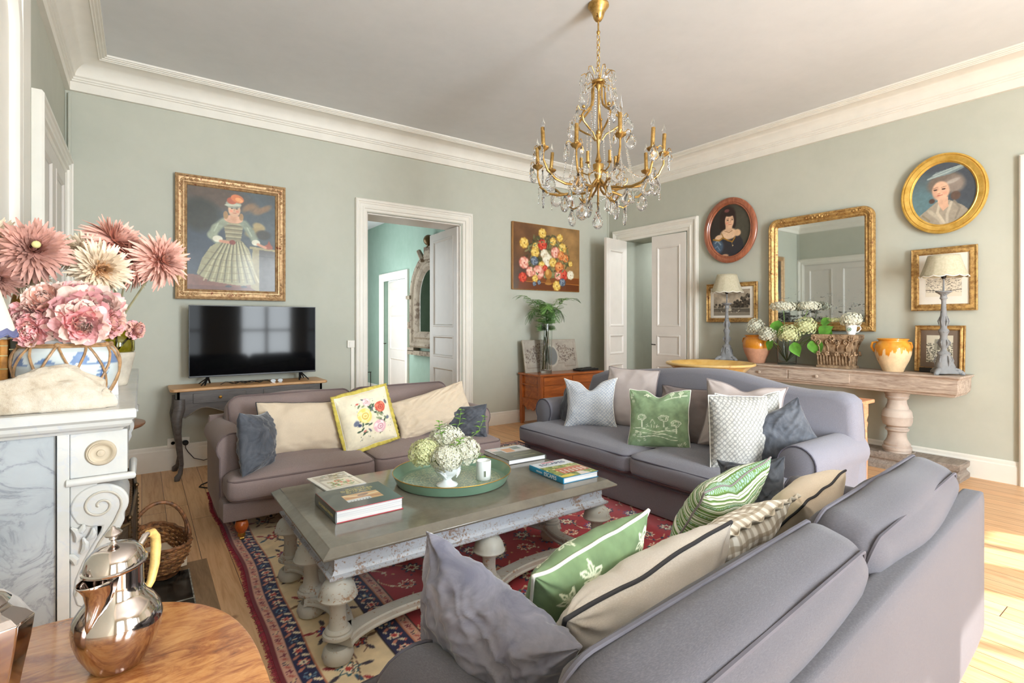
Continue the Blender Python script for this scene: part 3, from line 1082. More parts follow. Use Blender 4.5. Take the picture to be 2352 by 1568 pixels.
def cushion(label, loc, w, h, t, rz, lean, roll, mat, pipe=None, pr=0.005, pinch=0.10, chop=0.0, n=44, seed=1, wr=0.006, bend=0.0, paint=None, group=None, extra=None, name='cushion', cat='cushion', folds=0.0):
    o = bpy.data.objects.new(name, None)
    COL.objects.link(o)
    o.location = loc
    o.rotation_euler = (Matrix.Rotation(R(rz), 3, 'Z') @ Matrix.Rotation(R(-lean), 3, 'X') @ Matrix.Rotation(R(-roll), 3, 'Y')).to_euler()
    tag(o, label, cat, group)
    vs, fs, uv, seam = cushion_mesh(w, h, t, pinch, chop, n, seed, wr, bend, folds)
    g = G()
    g.v, g.f = vs, fs
    cols = None
    if paint is not None:
        U = np.array(uv)
        cols = paint.sample(U[:, 0], U[:, 1])
    g.build('cover', mat, o, smooth=2.5, cols=cols, fixn=False)
    if pipe:
        gp = G()
        gp.tube(seam[::2] if n > 60 else seam, pr, 7, closed=True)
        gp.build('piping', pipe, o, smooth=2)
    if extra:
        extra(o, seam)
    return o

M['velvet'] = m_velvet('charcoal_velvet', C(62, 65, 72), C(98, 101, 108))
M['velvet2'] = m_velvet('blue_grey_velvet', C(98, 98, 112), C(136, 134, 144))
M['cream'] = m_fabric('cream_linen', C(208, 190, 166), C(226, 211, 190), var=0.05, bump=0.2)
M['oat'] = m_fabric('oatmeal_linen', C(196, 186, 174), C(216, 208, 198), var=0.05, bump=0.2)
M['beige'] = m_fabric('beige_grey_cotton', C(186, 174, 170), C(200, 190, 186), var=0.04, bump=0.12)
M['taupe'] = m_fabric('taupe_linen', C(132, 120, 118), C(150, 138, 136), var=0.06, bump=0.15)
M['pipe_white'] = m_plain('white_piping', C(232, 230, 222), 0.8)
M['pipe_dark'] = m_plain('dark_piping', C(52, 50, 52), 0.85)
M['pipe_taupe'] = m_plain('taupe_piping', C(140, 130, 130), 0.85)
M['print'] = m_vcol('printed_cloth', 0.9, 0.1, bump=0.12, bscale=600, spec=0.2)

def toile(seed, flowers=False):
    p = Paint(1, 1, 170, 170, (118, 142, 104) if flowers else (136, 160, 124))
    p.cloud(seed, 9, 0.16)
    Wh = (226, 232, 208)
    if not flowers:
        for (cx, cy) in ((0.24, 0.50), (0.60, 0.51), (0.80, 0.42)):        # little outlined trees
            pts = [(cx + 0.075 * math.cos(a) * (1 + 0.16 * math.sin(5 * a + cx * 9)), cy + 0.05 * math.sin(a) * (1 + 0.16 * math.sin(4 * a))) for a in np.linspace(0, 2 * PI, 26)]
            p.line(pts, 0.011, Wh)
            p.line([(x * 0.6 + cx * 0.4, y * 0.6 + cy * 0.4) for x, y in pts], 0.007, Wh)
            p.line([(cx, cy - 0.05), (cx + 0.01, cy - 0.16)], 0.016, Wh)
        p.line([(0.41, 0.34), (0.40, 0.42), (0.43, 0.47), (0.46, 0.42), (0.45, 0.34)], 0.009, Wh)
        for k, y in enumerate((0.30, 0.265, 0.20, 0.17)):
            p.line([(x, y + 0.03 * math.sin(x * 9 + k * 1.3)) for x in np.linspace(0.08 + 0.05 * k, 0.82, 22)], 0.010, Wh)
        for (x, y) in ((0.34, 0.36), (0.5, 0.36), (0.16, 0.26), (0.22, 0.22), (0.12, 0.2), (0.66, 0.33)):
            p.rosette(x, y, 0.03, 5, Wh, (136, 160, 124), Wh)
        p.line([(0.62, 0.83), (0.96, 0.90)], 0.02, Wh, 0.8)
        for x in (0.72, 0.86):
            p.line([(x, 0.86), (x, 0.95)], 0.012, Wh)
            p.rosette(x, 0.95, 0.045, 6, Wh, (140, 172, 126), Wh)
        p.line([(0.26, 0.90), (0.38, 0.94)], 0.018, Wh)
        p.rosette(0.32, 0.92, 0.035, 5, Wh, Wh, (136, 160, 124))
        for x, y in ((0.06, 0.9), (0.04, 0.84), (0.07, 0.78), (0.88, 0.08), (0.93, 0.11), (0.84, 0.06), (0.2, 0.1), (0.3, 0.12)):
            p.rosette(x, y, 0.028, 5, Wh, (136, 160, 124), Wh)
    else:
        for (x, y) in ((0.22, 0.62), (0.40, 0.78), (0.55, 0.60), (0.80, 0.80), (0.80, 0.42), (0.3, 0.3), (0.6, 0.25), (0.1, 0.25), (0.12, 0.86), (0.62, 0.88)):
            for k in range(6):
                a = k * PI / 3 + x
                pts = [(x + 0.085 * math.cos(a + d) * r, y + 0.085 * math.sin(a + d) * r) for d, r in ((0, 0.15), (0.3, 0.7), (0, 1.1), (-0.3, 0.7), (0, 0.15))]
                p.line(pts, 0.013, Wh)
            p.line([(x, y - 0.05), (x + 0.05, y - 0.2)], 0.010, Wh)
        p.line([(x, 0.30 + 0.03 * math.sin(x * 14)) for x in np.linspace(0.6, 0.95, 12)], 0.012, Wh)
        p.line([(x, 0.27 + 0.03 * math.sin(x * 14)) for x in np.linspace(0.6, 0.95, 12)], 0.012, Wh)
    return p

def geometric(c_bg, c_ln, cells=9, wd=0.13):
    p = Paint(1, 1, 190, 190, c_bg)
    X, Y = p.X * cells, p.Y * cells
    r = np.zeros_like(X)
    for off in (0, 0.5):
        dx = (X + off) % 1 - 0.5
        dy = (Y * 1.0 + off) % 1 - 0.5
        d = np.maximum(np.abs(dx), np.abs(dx) * 0.5 + np.abs(dy) * 0.866)
        r = np.maximum(r, (np.abs(d - 0.36) < wd / 2.4).astype(float))
        r = np.maximum(r, (d < 0.07).astype(float) * 0.6)
    p.blend(r * 0.75, c_ln)
    return p

def gingham():
    p = Paint(1, 1, 150, 150, (238, 232, 220))
    a = ((p.X * 13) % 1 < 0.5).astype(float); b = ((p.Y * 13) % 1 < 0.5).astype(float)
    p.blend(a * 0.5, (150, 132, 108)); p.blend(b * 0.5, (140, 122, 98))
    return p

def stripes():
    p = Paint(1, 1, 160, 160, (112, 146, 76))
    y = (p.Y * 6.5) % 1
    for lo, hi, c in ((0.0, 0.1, (236, 236, 222)), (0.16, 0.24, (236, 236, 222)), (0.24, 0.30, (84, 112, 52)), (0.52, 0.58, (226, 232, 214)), (0.64, 0.69, (84, 112, 52)), (0.72, 0.82, (236, 236, 222)), (0.9, 1.0, (92, 122, 60))):
        m = ((y >= lo) & (y < hi)).astype(float)
        p.blend(m, c)
    tri = ((y > 0.36) & (y < 0.46) & ((p.X * 40 + y * 8) % 1 < 0.45)).astype(float)
    p.blend(tri, (170, 200, 196))
    return p

def needlepoint():
    p = Paint(1, 1, 170, 170, (232, 222, 196))
    p.cloud(5, 12, 0.06)
    rs = random.Random(4)
    for k in range(46):                       # leaves
        a = rs.random() * 2 * PI
        r = 0.12 + rs.random() * 0.26
        x, y = 0.55 + r * math.cos(a) * 0.95, 0.5 + r * math.sin(a)
        c = rs.choice([(112, 128, 98), (78, 100, 78), (150, 158, 122), (96, 98, 112), (62, 84, 66)])
        p.ell(x, y, 0.045, 0.016, c, rs.random() * 3, 0.4)
    def rose(x, y, r, c1, c2, c3):
        p.ell(x, y, r * 1.02, r, c1, 0, 0.12)
        for k in range(7):
            a = k * 0.9
            p.ell(x + r * 0.62 * math.cos(a), y + r * 0.62 * math.sin(a), r * 0.42, r * 0.3, c2 if k % 2 else c1, a + 1.5, 0.3)
        for rr, c in ((0.66, c2), (0.52, c3), (0.42, c1), (0.3, c2), (0.18, c3), (0.1, c1)):
            p.ell(x + r * 0.08, y - r * 0.06, r * rr, r * rr * 0.86, c, 0.4, 0.25)
    rose(0.42, 0.56, 0.135, (232, 212, 120), (244, 230, 168), (202, 160, 80))
    rose(0.76, 0.66, 0.105, (204, 92, 74), (226, 134, 108), (158, 60, 54))
    rose(0.66, 0.30, 0.125, (226, 180, 186), (244, 222, 220), (188, 120, 136))
    rose(0.52, 0.80, 0.080, (226, 190, 192), (246, 228, 224), (192, 130, 142))
    p.ell(0.24, 0.45, 0.055, 0.045, (110, 116, 136), 0.6, 0.4); p.ell(0.29, 0.40, 0.035, 0.03, (74, 80, 108), 0.2, 0.4)
    p.ell(0.86, 0.43, 0.04, 0.03, (112, 118, 136), 0.4, 0.4); p.ell(0.9, 0.72, 0.03, 0.045, (104, 104, 116), 0.3, 0.4)
    p.ell(0.34, 0.80, 0.03, 0.018, (200, 108, 96), 0.4, 0.4); p.ell(0.37, 0.28, 0.03, 0.02, (200, 128, 118), 0.4, 0.4)
    for k in range(60):
        x, y = 0.18 + rs.random() * 0.76, 0.1 + rs.random() * 0.8
        if math.hypot(x - 0.55, y - 0.5) > 0.24:
            p.ell(x, y, 0.012, 0.007, rs.choice([(112, 128, 98), (186, 172, 120), (138, 140, 150), (80, 96, 76)]), rs.random() * 3, 0.5, 0.8)
    return p

def ruffle(parent, seam, wid, mat, waves=60, amp=0.008, rsc=1.0):
    """gathered frill standing out from the seam"""
    g = G()
    n = len(seam)
    inner, mid, outer = [], [], []
    for i, p_ in enumerate(seam):
        q = Vector(p_)
        d = Vector((q.x, 0, q.z)).normalized()
        # push straight out at the sides, diagonal at the corners
        ph = 2 * PI * waves * i / n
        inner.append(tuple(q - d * 0.004))
        mid.append(tuple(q + d * wid * 0.5 + Vector((0, amp * 0.7 * math.sin(ph), 0))))
        outer.append(tuple(q + d * wid + Vector((0, amp * math.sin(ph + 0.5), 0))))
    g.rings([inner, mid, outer])
    o = g.build('ruffle', mat, parent, smooth=2)
    sm = o.modifiers.new('s', 'SOLIDIFY'); sm.thickness = 0.002
    return o

G1 = 'cushions on the brown sofa'
cushion('charcoal velvet cushion slumped against the left arm of the brown sofa', (0.635, 3.80, 0.61), 0.42, 0.40, 0.17, 58, 6, -8, M['velvet'], None, folds=0.010, n=60, seed=2, wr=0.012, pinch=0.12, bend=0.02)
cushion('flat cream lumbar cushion with dark piping beside the floral cushion', (0.985, 4.02, 0.635), 0.66, 0.38, 0.13, -2, 20, -3, M['cream'], M['pipe_dark'], 0.004, seed=3, wr=0.013, pinch=0.06)
M['yellow'] = m_plain('mustard_frill', C(196, 178, 84), 0.85, var=0.12, scale=24)
cushion('floral rose needlepoint cushion with a gathered yellow frill', (1.42, 3.93, 0.66), 0.42, 0.41, 0.13, 3, 14, 9, M['print'], M['pipe_white'], 0.003, seed=4, wr=0.003, pinch=0.03, n=120, paint=needlepoint(),
        extra=lambda o, s_: ruffle(o, s_[::2], 0.032, M['yellow'], 52, 0.006))
cushion('crumpled cream lumbar cushion tilted up on the right end of the brown sofa', (2.02, 3.98, 0.655), 0.70, 0.34, 0.14, -6, 18, 13, M['cream'], None, folds=0.012, n=70, seed=5, wr=0.010, pinch=0.06)
cushion('charcoal velvet cushion tucked under the crumpled cream one at the sofa arm', (2.27, 3.86, 0.545), 0.38, 0.30, 0.15, -42, 10, 4, M['velvet'], None, folds=0.012, n=60, seed=6, wr=0.014, pinch=0.1)

cushion('white cushion with pale blue geometric print and V-dented top', (3.33, 3.43, 0.665), 0.50, 0.47, 0.18, -58, 14, 3, M['print'], M['pipe_white'], 0.004, seed=7, wr=0.006, pinch=0.17, chop=0.17, n=130, paint=geometric((214, 215, 215), (150, 164, 186), 15, 0.16))
cushion('tall beige-grey cushion behind the pale blue geometric one', (3.62, 3.22, 0.72), 0.50, 0.54, 0.17, -74, 14, -2, M['beige'], M['pipe_taupe'], 0.005, seed=8, wr=0.008, pinch=0.05)
cushion('green toile cushion printed with white trees in the middle of the camel-back sofa', (3.27, 2.61, 0.655), 0.47, 0.46, 0.16, -62, 16, 2, M['print'], M['pipe_white'], 0.004, seed=9, wr=0.006, pinch=0.07, chop=0.10, n=120, paint=toile(2))
cushion('taupe linen cushion half hidden behind the green toile one', (3.58, 2.56, 0.655), 0.55, 0.46, 0.16, -82, 16, 0, M['taupe'], M['pipe_grey'], 0.005, seed=10, wr=0.012, pinch=0.06)
cushion('wide beige-grey cushion leaning on the camel back above the patterned ones', (3.56, 2.10, 0.72), 0.56, 0.50, 0.17, -72, 16, -3, M['beige'], M['pipe_taupe'], 0.006, seed=12, wr=0.008, pinch=0.12, chop=0.09)
hexp = geometric((184, 182, 175), (128, 128, 126), 14, 0.2)
cushion('white cushion with grey honeycomb print standing upright, nearest the seat edge', (3.24, 1.93, 0.675), 0.41, 0.48, 0.24, -30, 8, -2, M['print'], M['pipe_white'], 0.004, seed=13, wr=0.007, pinch=0.02, chop=0.0, n=120, paint=hexp)
cushion('white honeycomb cushion mostly hidden behind its upright twin', (3.40, 1.94, 0.69), 0.42, 0.47, 0.16, -48, 10, 4, M['print'], M['pipe_white'], 0.004, seed=14, wr=0.006, pinch=0.12, chop=0.14, n=100, paint=hexp)
cushion('charcoal velvet cushion crumpled against the near rolled arm of the camel-back sofa', (3.43, 1.73, 0.64), 0.44, 0.42, 0.16, -42, 14, 24, M['velvet'], None, folds=0.012, n=60, seed=15, wr=0.014, pinch=0.12)
cushion('charcoal velvet cushion by the far rolled arm of the camel-back sofa', (3.36, 3.74, 0.59), 0.36, 0.34, 0.13, -112, 12, -8, M['velvet'], M['pipe_dark'], 0.003, seed=16, wr=0.008, pinch=0.05)

cushion('large blue-grey velvet cushion with a pointed corner on the nearest sofa arm', (0.70, 1.07, 0.60), 0.52, 0.38, 0.19, 101, 8, 11, M['velvet2'], None, seed=17, wr=0.020, pinch=0.16, n=110, folds=0.011)
cushion('green cushion printed with white flowers and white piping on the nearest sofa', (1.09, 1.16, 0.60), 0.48, 0.40, 0.19, 186, 26, -10, M['print'], M['pipe_white'], 0.0055, seed=18, wr=0.006, pinch=0.10, n=120, paint=toile(6, True))
cushion('long oatmeal bolster cushion with a black seam on the nearest sofa', (1.16, 0.985, 0.60), 0.74, 0.33, 0.20, 185, 26, -4, M['oat'], M['pipe_dark'], 0.006, seed=19, wr=0.010, pinch=0.05, n=60)
M['gingham_r'] = m_plain('gingham_ruffle', C(196, 184, 164), 0.9, var=0.15, scale=40)
cushion('brown and white gingham cushion with a ruffled end', (1.72, 1.10, 0.575), 0.56, 0.42, 0.17, 186, 44, -5, M['print'], None, seed=20, wr=0.010, pinch=0.12, n=120, paint=gingham(),
        extra=lambda o, s_: ruffle(o, s_[::2], 0.028, M['gingham_r'], 40, 0.009))
cushion('green and white striped wool cushion with V-dented top', (2.06, 1.32, 0.605), 0.58, 0.38, 0.18, 187, 32, -5, M['print'], M['pipe_taupe'], 0.004, seed=21, wr=0.006, pinch=0.12, chop=0.12, n=120, paint=stripes())
cushion('cream lumbar cushion with black seam at the far end of the nearest sofa', (2.34, 1.10, 0.60), 0.52, 0.30, 0.19, 190, 40, -6, M['cream'], M['pipe_dark'], 0.005, seed=22, wr=0.007, pinch=0.05)
cushion('charcoal velvet cushion leaning on the far arm of the nearest sofa', (2.51, 1.42, 0.545), 0.38, 0.34, 0.15, 268, 12, 14, M['velvet'], None, folds=0.016, n=60, seed=24, wr=0.010, pinch=0.16)

# ================================================================== rug
def rug_paint():
    x0, x1, y0, y1 = 0.455, 3.62, 1.25, 4.95
    w, h = x1 - x0, y1 - y0
    p = Paint(w, h, 440, 515, (166, 30, 44))
    X, Y = p.X, p.Y
    d = np.minimum(np.minimum(X, w - X), np.minimum(Y, h - Y))
    nv = (26, 30, 74); pk = (206, 158, 138); cr = (224, 204, 166); rd = (166, 30, 44); bg = (112, 20, 36)
    bands = [(0.0, 0.020, bg), (0.020, 0.060, pk), (0.060, 0.064, (40, 20, 30)), (0.064, 0.135, nv), (0.135, 0.139, (190, 120, 90)), (0.139, 0.415, cr), (0.415, 0.419, (40, 20, 30)), (0.419, 0.525, nv), (0.525, 0.529, (190, 120, 90)), (0.529, 0.575, pk), (0.575, 0.579, (40, 20, 30))]
    for a, b, c in bands:
        p.A[(d >= a) & (d < b)] = c
    rs = random.Random(3)
    cream = (232, 218, 190); blue = (44, 70, 132)
    # all-over floral field
    def inside(x, y, m):
        return m < x < w - m and m < y < h - m
    st = 0.195
    for j in range(-1, 21):
        for i in range(-1, 18):
            cx = 0.70 + i * st + (st / 2 if j % 2 else 0); cy = 0.70 + j * st * 0.8
            if not inside(cx, cy, 0.60): continue
            # curling vine with leaves
            pts = [(cx + 0.105 * t * math.cos(t * 3 + i), cy + 0.105 * t * math.sin(t * 3 + j)) for t in np.linspace(0.35, 1.25, 12)]
            p.line([q for q in pts if inside(q[0], q[1], 0.585)], 0.007, (216, 178, 140))
            for q in pts[3::3]:
                if inside(q[0], q[1], 0.60):
                    p.ell(q[0], q[1], 0.016, 0.008, rs.choice([cream, nv, (60, 96, 90)]), rs.random() * 3, 0.3)
    for j in range(-1, 21):
        for i in range(-1, 18):
            cx = 0.70 + i * st + (st / 2 if j % 2 else 0); cy = 0.70 + j * st * 0.8
            if not inside(cx, cy, 0.635): continue
            k = (i * 3 + j * 5) % 6
            r = 0.062 if k % 2 else 0.050
            c1, c2, c3 = [(cream, blue, cream), (nv, cream, rd), (cream, (196, 72, 62), nv), (nv, (216, 178, 140), (196, 72, 62)), (cream, nv, (216, 150, 110)), (blue, cream, nv)][k]
            p.rosette(cx, cy, r, 6 + 2 * (k % 3), c1, c2, c3, k)
    for k in range(260):
        x, y = 0.6 + rs.random() * (w - 1.2), 0.6 + rs.random() * (h - 1.2)
        p.ell(x, y, 0.009, 0.006, rs.choice([cream, (214, 170, 120), nv, (44, 70, 132)]), rs.random() * 3, 0.4)
    # border motifs: walk each side
    def ring(dd, step, fn):
        per = [((dd, dd), (w - dd, dd)), ((w - dd, dd), (w - dd, h - dd)), ((w - dd, h - dd), (dd, h - dd)), ((dd, h - dd), (dd, dd))]
        k = 0
        for (a, b) in per:
            L = math.hypot(b[0] - a[0], b[1] - a[1]); n = max(1, int(L / step))
            for i in range(n):
                t = (i + 0.5) / n
                fn(a[0] + (b[0] - a[0]) * t, a[1] + (b[1] - a[1]) * t, k, math.atan2(b[1] - a[1], b[0] - a[0]))
                k += 1
    def small(x, y, k, an):
        p.rosette(x, y, 0.015, 5, (120, 34, 60) if k % 2 else nv, (120, 34, 60) if k % 2 else (216, 190, 150), pk)
        p.ell(x + 0.03 * math.cos(an), y + 0.03 * math.sin(an), 0.014, 0.006, (176, 84, 76), an + 0.8, 0.4)
    ring(0.040, 0.062, small); ring(0.552, 0.062, small)
    def mid(x, y, k, an):
        c = [(cream, (206, 112, 100), rd), ((206, 112, 100), cream, nv), ((96, 132, 160), nv, cream)][k % 3]
        p.rosette(x, y, 0.027, 6, *c)
        for sg in (-1, 1):
            xx, yy = x + 0.045 * math.cos(an) - sg * 0.018 * math.sin(an), y + 0.045 * math.sin(an) + sg * 0.018 * math.cos(an)
            p.ell(xx, yy, 0.02, 0.008, cream if sg > 0 else (200, 130, 110), an + sg * 0.9, 0.3)
    ring(0.10, 0.09, mid); ring(0.472, 0.10, mid)
    ring(0.445, 0.05, lambda x, y, k, an: p.ell(x, y, 0.012, 0.005, cream, an + 0.6, 0.4)); ring(0.50, 0.05, lambda x, y, k, an: p.ell(x, y, 0.012, 0.005, (206, 112, 100), an - 0.6, 0.4))
    def big(x, y, k, an):
        c = [((150, 44, 52), (44, 70, 132), cream), ((38, 46, 82), (198, 60, 50), cream), ((52, 100, 110), cream, (180, 60, 50))][k % 3]
        off = 0.045 * (1 if k % 2 else -1)
        x2, y2 = x - off * math.sin(an), y + off * math.cos(an)
        p.rosette(x2, y2, 0.05, 7, *c)
        for m in range(5):
            a = an + m * 1.3 + k
            p.ell(x2 + 0.075 * math.cos(a), y2 + 0.075 * math.sin(a), 0.026, 0.010, rs.choice([(52, 44, 60), (150, 44, 52), (44, 84, 110), (120, 90, 60)]), a, 0.3)
        p.line([(x2 + 0.05 * math.cos(an + t), y2 + 0.09 * math.sin(an + t * 1.7)) for t in np.linspace(0, 3, 8)], 0.005, (110, 70, 60))
    ring(0.277, 0.155, big)
    p.cloud(9, 60, 0.10)
    return p, (x0, y0)
rp, (rx0, ry0) = rug_paint()
M['rug'] = m_vcol('rug_pile', 0.95, 0.3, bump=0.5, bscale=350, spec=0.1)
rug = thing('rug', 'red, navy and cream floral oriental rug under the coffee table', 'rug', (rx0 + rp.w / 2, ry0 + rp.h / 2, 0))
g = G()
nx, ny = rp.nx, rp.ny
xs = np.linspace(-rp.w / 2, rp.w / 2, nx); ys = np.linspace(-rp.h / 2, rp.h / 2, ny)
def edge_wave(y):
    return 0.012 * math.sin(y * 3.1 + 0.6) + 0.006 * math.sin(y * 8.3)
g.v = [(x + edge_wave(y) * max(0, -x / (rp.w / 2)), y, 0.011) for y in ys for x in xs]
g.f = [(j * nx + i, j * nx + i + 1, (j + 1) * nx + i + 1, (j + 1) * nx + i) for j in range(ny - 1) for i in range(nx - 1)]
g.build('pile', M['rug'], rug, smooth=0, cols=rp.lin().reshape(-1, 3), fixn=False)
g = G()
bd = [(xs[0] + edge_wave(y) + 0.0005, y) for y in ys[::12]] + [(xs[-1], ys[-1]), (xs[-1], ys[0])]
g.prism([(x, y) for x, y in bd], 0.001, 0.0108, 'z')
g.build('backing', m_plain('rug_edge', C(122, 26, 44), 0.95, var=0.2, scale=60), rug, smooth=0)
g = G()
rr_ = random.Random(5)
for y in np.arange(-rp.h / 2, rp.h / 2, 0.006):
    x = -rp.w / 2 + edge_wave(y)
    L = 0.012 + rr_.random() * 0.014
    g.tube([(x + 0.002, y, 0.006), (x - L, y + (rr_.random() - 0.5) * 0.01, 0.003)], 0.0016, 4)
fr = g.build('fringe', m_plain('rug_fringe', C(150, 50, 66), 0.95, var=0.2, scale=60), rug, smooth=0)
fr['kind'] = 'stuff'

# ================================================================== coffee table
M['worn'] = m_worn('distressed_grey_paint', C(190, 190, 184), C(150, 118, 90), 0.565, 60, 0.5, C(172, 172, 164))
M['worn_apron'] = m_worn('distressed_blue_paint', C(188, 192, 200), C(146, 122, 106), 0.525, 80, 0.35, C(176, 182, 192))
b = NB('bluestone')
v = b.coords()
n1 = b.noise(v, 3.0, 6, 0.6, 0.6); n2 = b.noise(v, 30, 5, 0.7)
b.base(b.mix(b.math('MULTIPLY', n2, 0.35), b.ramp(n1, [(0.3, C(84, 80, 72)), (0.7, C(118, 112, 100))]), C(150, 144, 130)))
b.set(Roughness=0.12, Specular_IOR_Level=0.65)
b.bump(n2, 0.03, 0.002)
M['stone'] = b.m
ct = thing('coffee_table', 'long distressed grey coffee table with stone top and mushroom-turned legs on the rug', 'table', (1.40, 2.57, 0.0))
TX, TY = 0.825, 0.50
g = G()
rs_ = []
for (ins, z) in ((0.030, 0.458), (0.004, 0.462), (0.0, 0.468), (0.0, 0.474), (0.034, 0.496), (0.038, 0.50)):
    rs_.append([(-TX + ins, -TY + ins, z), (TX - ins, -TY + ins, z), (TX - ins, TY - ins, z), (-TX + ins, TY - ins, z)])
g.rings(rs_, True, True, True)
g.build('tabletop', M['stone'], ct, smooth=0.3, bevel=0.002)
g = G()
rs_ = []
for (ins, z) in ((0.10, 0.358), (0.040, 0.358), (0.036, 0.364), (0.036, 0.372), (0.050, 0.376), (0.056, 0.386), (0.062, 0.392), (0.062, 0.458)):
    rs_.append([(-TX + ins, -TY + ins, z), (TX - ins, -TY + ins, z), (TX - ins, TY - ins, z), (-TX + ins, TY - ins, z)])
g.rings(rs_, True, True, True)
g.build('apron', M['worn_apron'], ct, smooth=0.3)
LEG = [(0.040, 0.0), (0.056, 0.008), (0.064, 0.03), (0.058, 0.055), (0.046, 0.066)]
LEG2 = [(0.060, 0.110), (0.062, 0.116), (0.060, 0.124), (0.052, 0.128), (0.053, 0.134), (0.050, 0.140), (0.040, 0.146), (0.035, 0.165), (0.032, 0.20), (0.033, 0.235), (0.040, 0.258), (0.066, 0.266), (0.078, 0.272), (0.080, 0.278), (0.075, 0.286), (0.073, 0.296), (0.068, 0.314), (0.056, 0.333), (0.040, 0.343), (0.036, 0.348), (0.040, 0.352), (0.042, 0.362)]
LX, LY = 0.742, 0.417
legs = [(-LX, -LY), (0, -LY), (LX, -LY), (LX, 0), (LX, LY), (0, LY), (-LX, LY), (-LX, 0)]
for (x, y) in legs:
    G().at((x, y, 0.0)).lathe(LEG2, 28).build('leg', M['worn'], ct, smooth=0.6)
    G().at((x, y, 0.0)).lathe(LEG, 28).build('bun_foot', M['worn'], ct, smooth=0.6)
for k in range(8):
    a, b_ = Vector((*legs[k], 0)), Vector((*legs[(k + 1) % 8], 0))
    mid = (a + b_) / 2
    inn = -mid.normalized()
    n_ = (b_ - a).orthogonal()
    dirv = (b_ - a)
    L = dirv.length
    nrm = Vector((-dirv.y, dirv.x, 0)).normalized()
    if nrm.dot(-mid) < 0: nrm = -nrm
    sagd = 0.085 if L > 0.5 else 0.075
    rings = []
    for i in range(21):
        t = i / 20
        p = a + dirv * t + nrm * sagd * (math.sin(PI * t) ** 0.8 if 0 < t < 1 else 0)
        t2 = min(1, t + 0.01); t1 = max(0, t - 0.01)
        q1 = a + dirv * t1 + nrm * sagd * (math.sin(PI * t1) ** 0.8 if 0 < t1 < 1 else 0); q2 = a + dirv * t2 + nrm * sagd * (math.sin(PI * t2) ** 0.8 if 0 < t2 < 1 else 0)
        tv = (q2 - q1).normalized()
        s_ = Vector((-tv.y, tv.x, 0))
        hw_ = 0.036 + 0.030 * (abs(2 * t - 1) ** 5)
        r_ = []
        for (o_, z) in ((-hw_, 0.068), (hw_, 0.068), (hw_ + 0.006, 0.074), (hw_ + 0.006, 0.08), (hw_, 0.086), (hw_, 0.104), (hw_ - 0.006, 0.110), (-hw_ + 0.006, 0.110), (-hw_, 0.104), (-hw_, 0.086), (-hw_ - 0.006, 0.08), (-hw_ - 0.006, 0.074)):
            r_.append(tuple(p + s_ * o_ + Vector((0, 0, z))))
        rings.append(r_)
    g = G()
    g.rings(rings, True, True, True)
    g.build('stretcher', M['worn'], ct, smooth=0.5)
for o in [x for x in bpy.data.objects if x.parent is ct]:
    o.location.z += 0.0
ct.location.z = 0.011
ct.scale = (1, 1, 0.978)
# ================================================================== things on the coffee table
ZT = 0.5005
def text_mesh(parent, name, s, size, loc, rot, mat, ext=0.0004, sx=1.0, align='CENTER'):
    cu = bpy.data.curves.new(name, 'FONT')
    cu.body = s
    cu.size = size
    cu.extrude = ext
    cu.align_x = align
    cu.align_y = 'CENTER'
    ob = bpy.data.objects.new(name + '_tmp', cu)
    COL.objects.link(ob)
    dg = bpy.context.evaluated_depsgraph_get()
    me = bpy.data.meshes.new_from_object(ob.evaluated_get(dg))
    bpy.data.objects.remove(ob)
    me.materials.clear(); me.materials.append(mat)
    o = bpy.data.objects.new(name, me)
    COL.objects.link(o)
    o.parent = parent
    o.location = loc
    o.rotation_euler = rot
    o.scale = (sx, 1, 1)
    return o
M['page'] = m_plain('page_edges', C(226, 226, 222), 0.8, var=0.04, scale=3)
def page_material():
    b = NB('page_block')
    v = b.coords((1, 1, 160))
    b.base(b.ramp(b.noise(v, 2.2, 3), [(0.35, C(190, 192, 198)), (0.6, C(236, 236, 234))]))
    b.set(Roughness=0.8)
    return b.m
M['pages'] = page_material()
M['coverprint'] = m_vcol('glossy_cover', 0.22, coat=0.5)
def book(name, label, loc, rz, w, d, h, spine, paint, group=None, soft=False, board=None, spine_side='left'):
    t = thing(name, label, 'magazine' if soft else 'book', loc, R(rz), group)
    bt = 0.003 if not soft else 0.0008
    s = -1 if spine_side == 'left' else 1
    g = G()
    g.box(-w / 2 + (0.004 if s < 0 else 0.006), w / 2 - (0.006 if s < 0 else 0.004), -d / 2 + 0.004, d / 2 - 0.004, bt, h - bt)
    g.build('page_block', M['pages'], t, smooth=0)
    g = G()
    bm_ = board or spine
    g.box(-w / 2, w / 2, -d / 2, d / 2, 0, bt)
    g.box(-w / 2, w / 2, -d / 2, d / 2, h - bt, h)
    g.build('cover_board', bm_, t, smooth=0, bevel=0.0008)
    if not soft:
        g = G()
        rr = []
        for y in (-d / 2, d / 2):
            pr_ = []
            for i in range(9):
                a = PI / 2 + PI * i / 8
                pr_.append((s * -1 * (-w / 2) * 1.0 * -1 * 1.0 + 0, 0, 0))
            rr.append(pr_)
        x0 = s * w / 2
        g.prism([(x0 - s * 0.004, -0.0002), (x0 + s * 0.001, 0.001), (x0 + s * 0.0035, h * 0.25), (x0 + s * 0.004, h * 0.5), (x0 + s * 0.0035, h * 0.75), (x0 + s * 0.001, h - 0.001), (x0 - s * 0.004, h + 0.0002)], -d / 2, d / 2)
        g.build('spine', spine, t, smooth=0.5)
    sh = paint.sheet('cover_print', M['coverprint'], t, -w / 2 + 0.001, -d / 2 + 0.001, h + 0.0004, up='y')
    return t

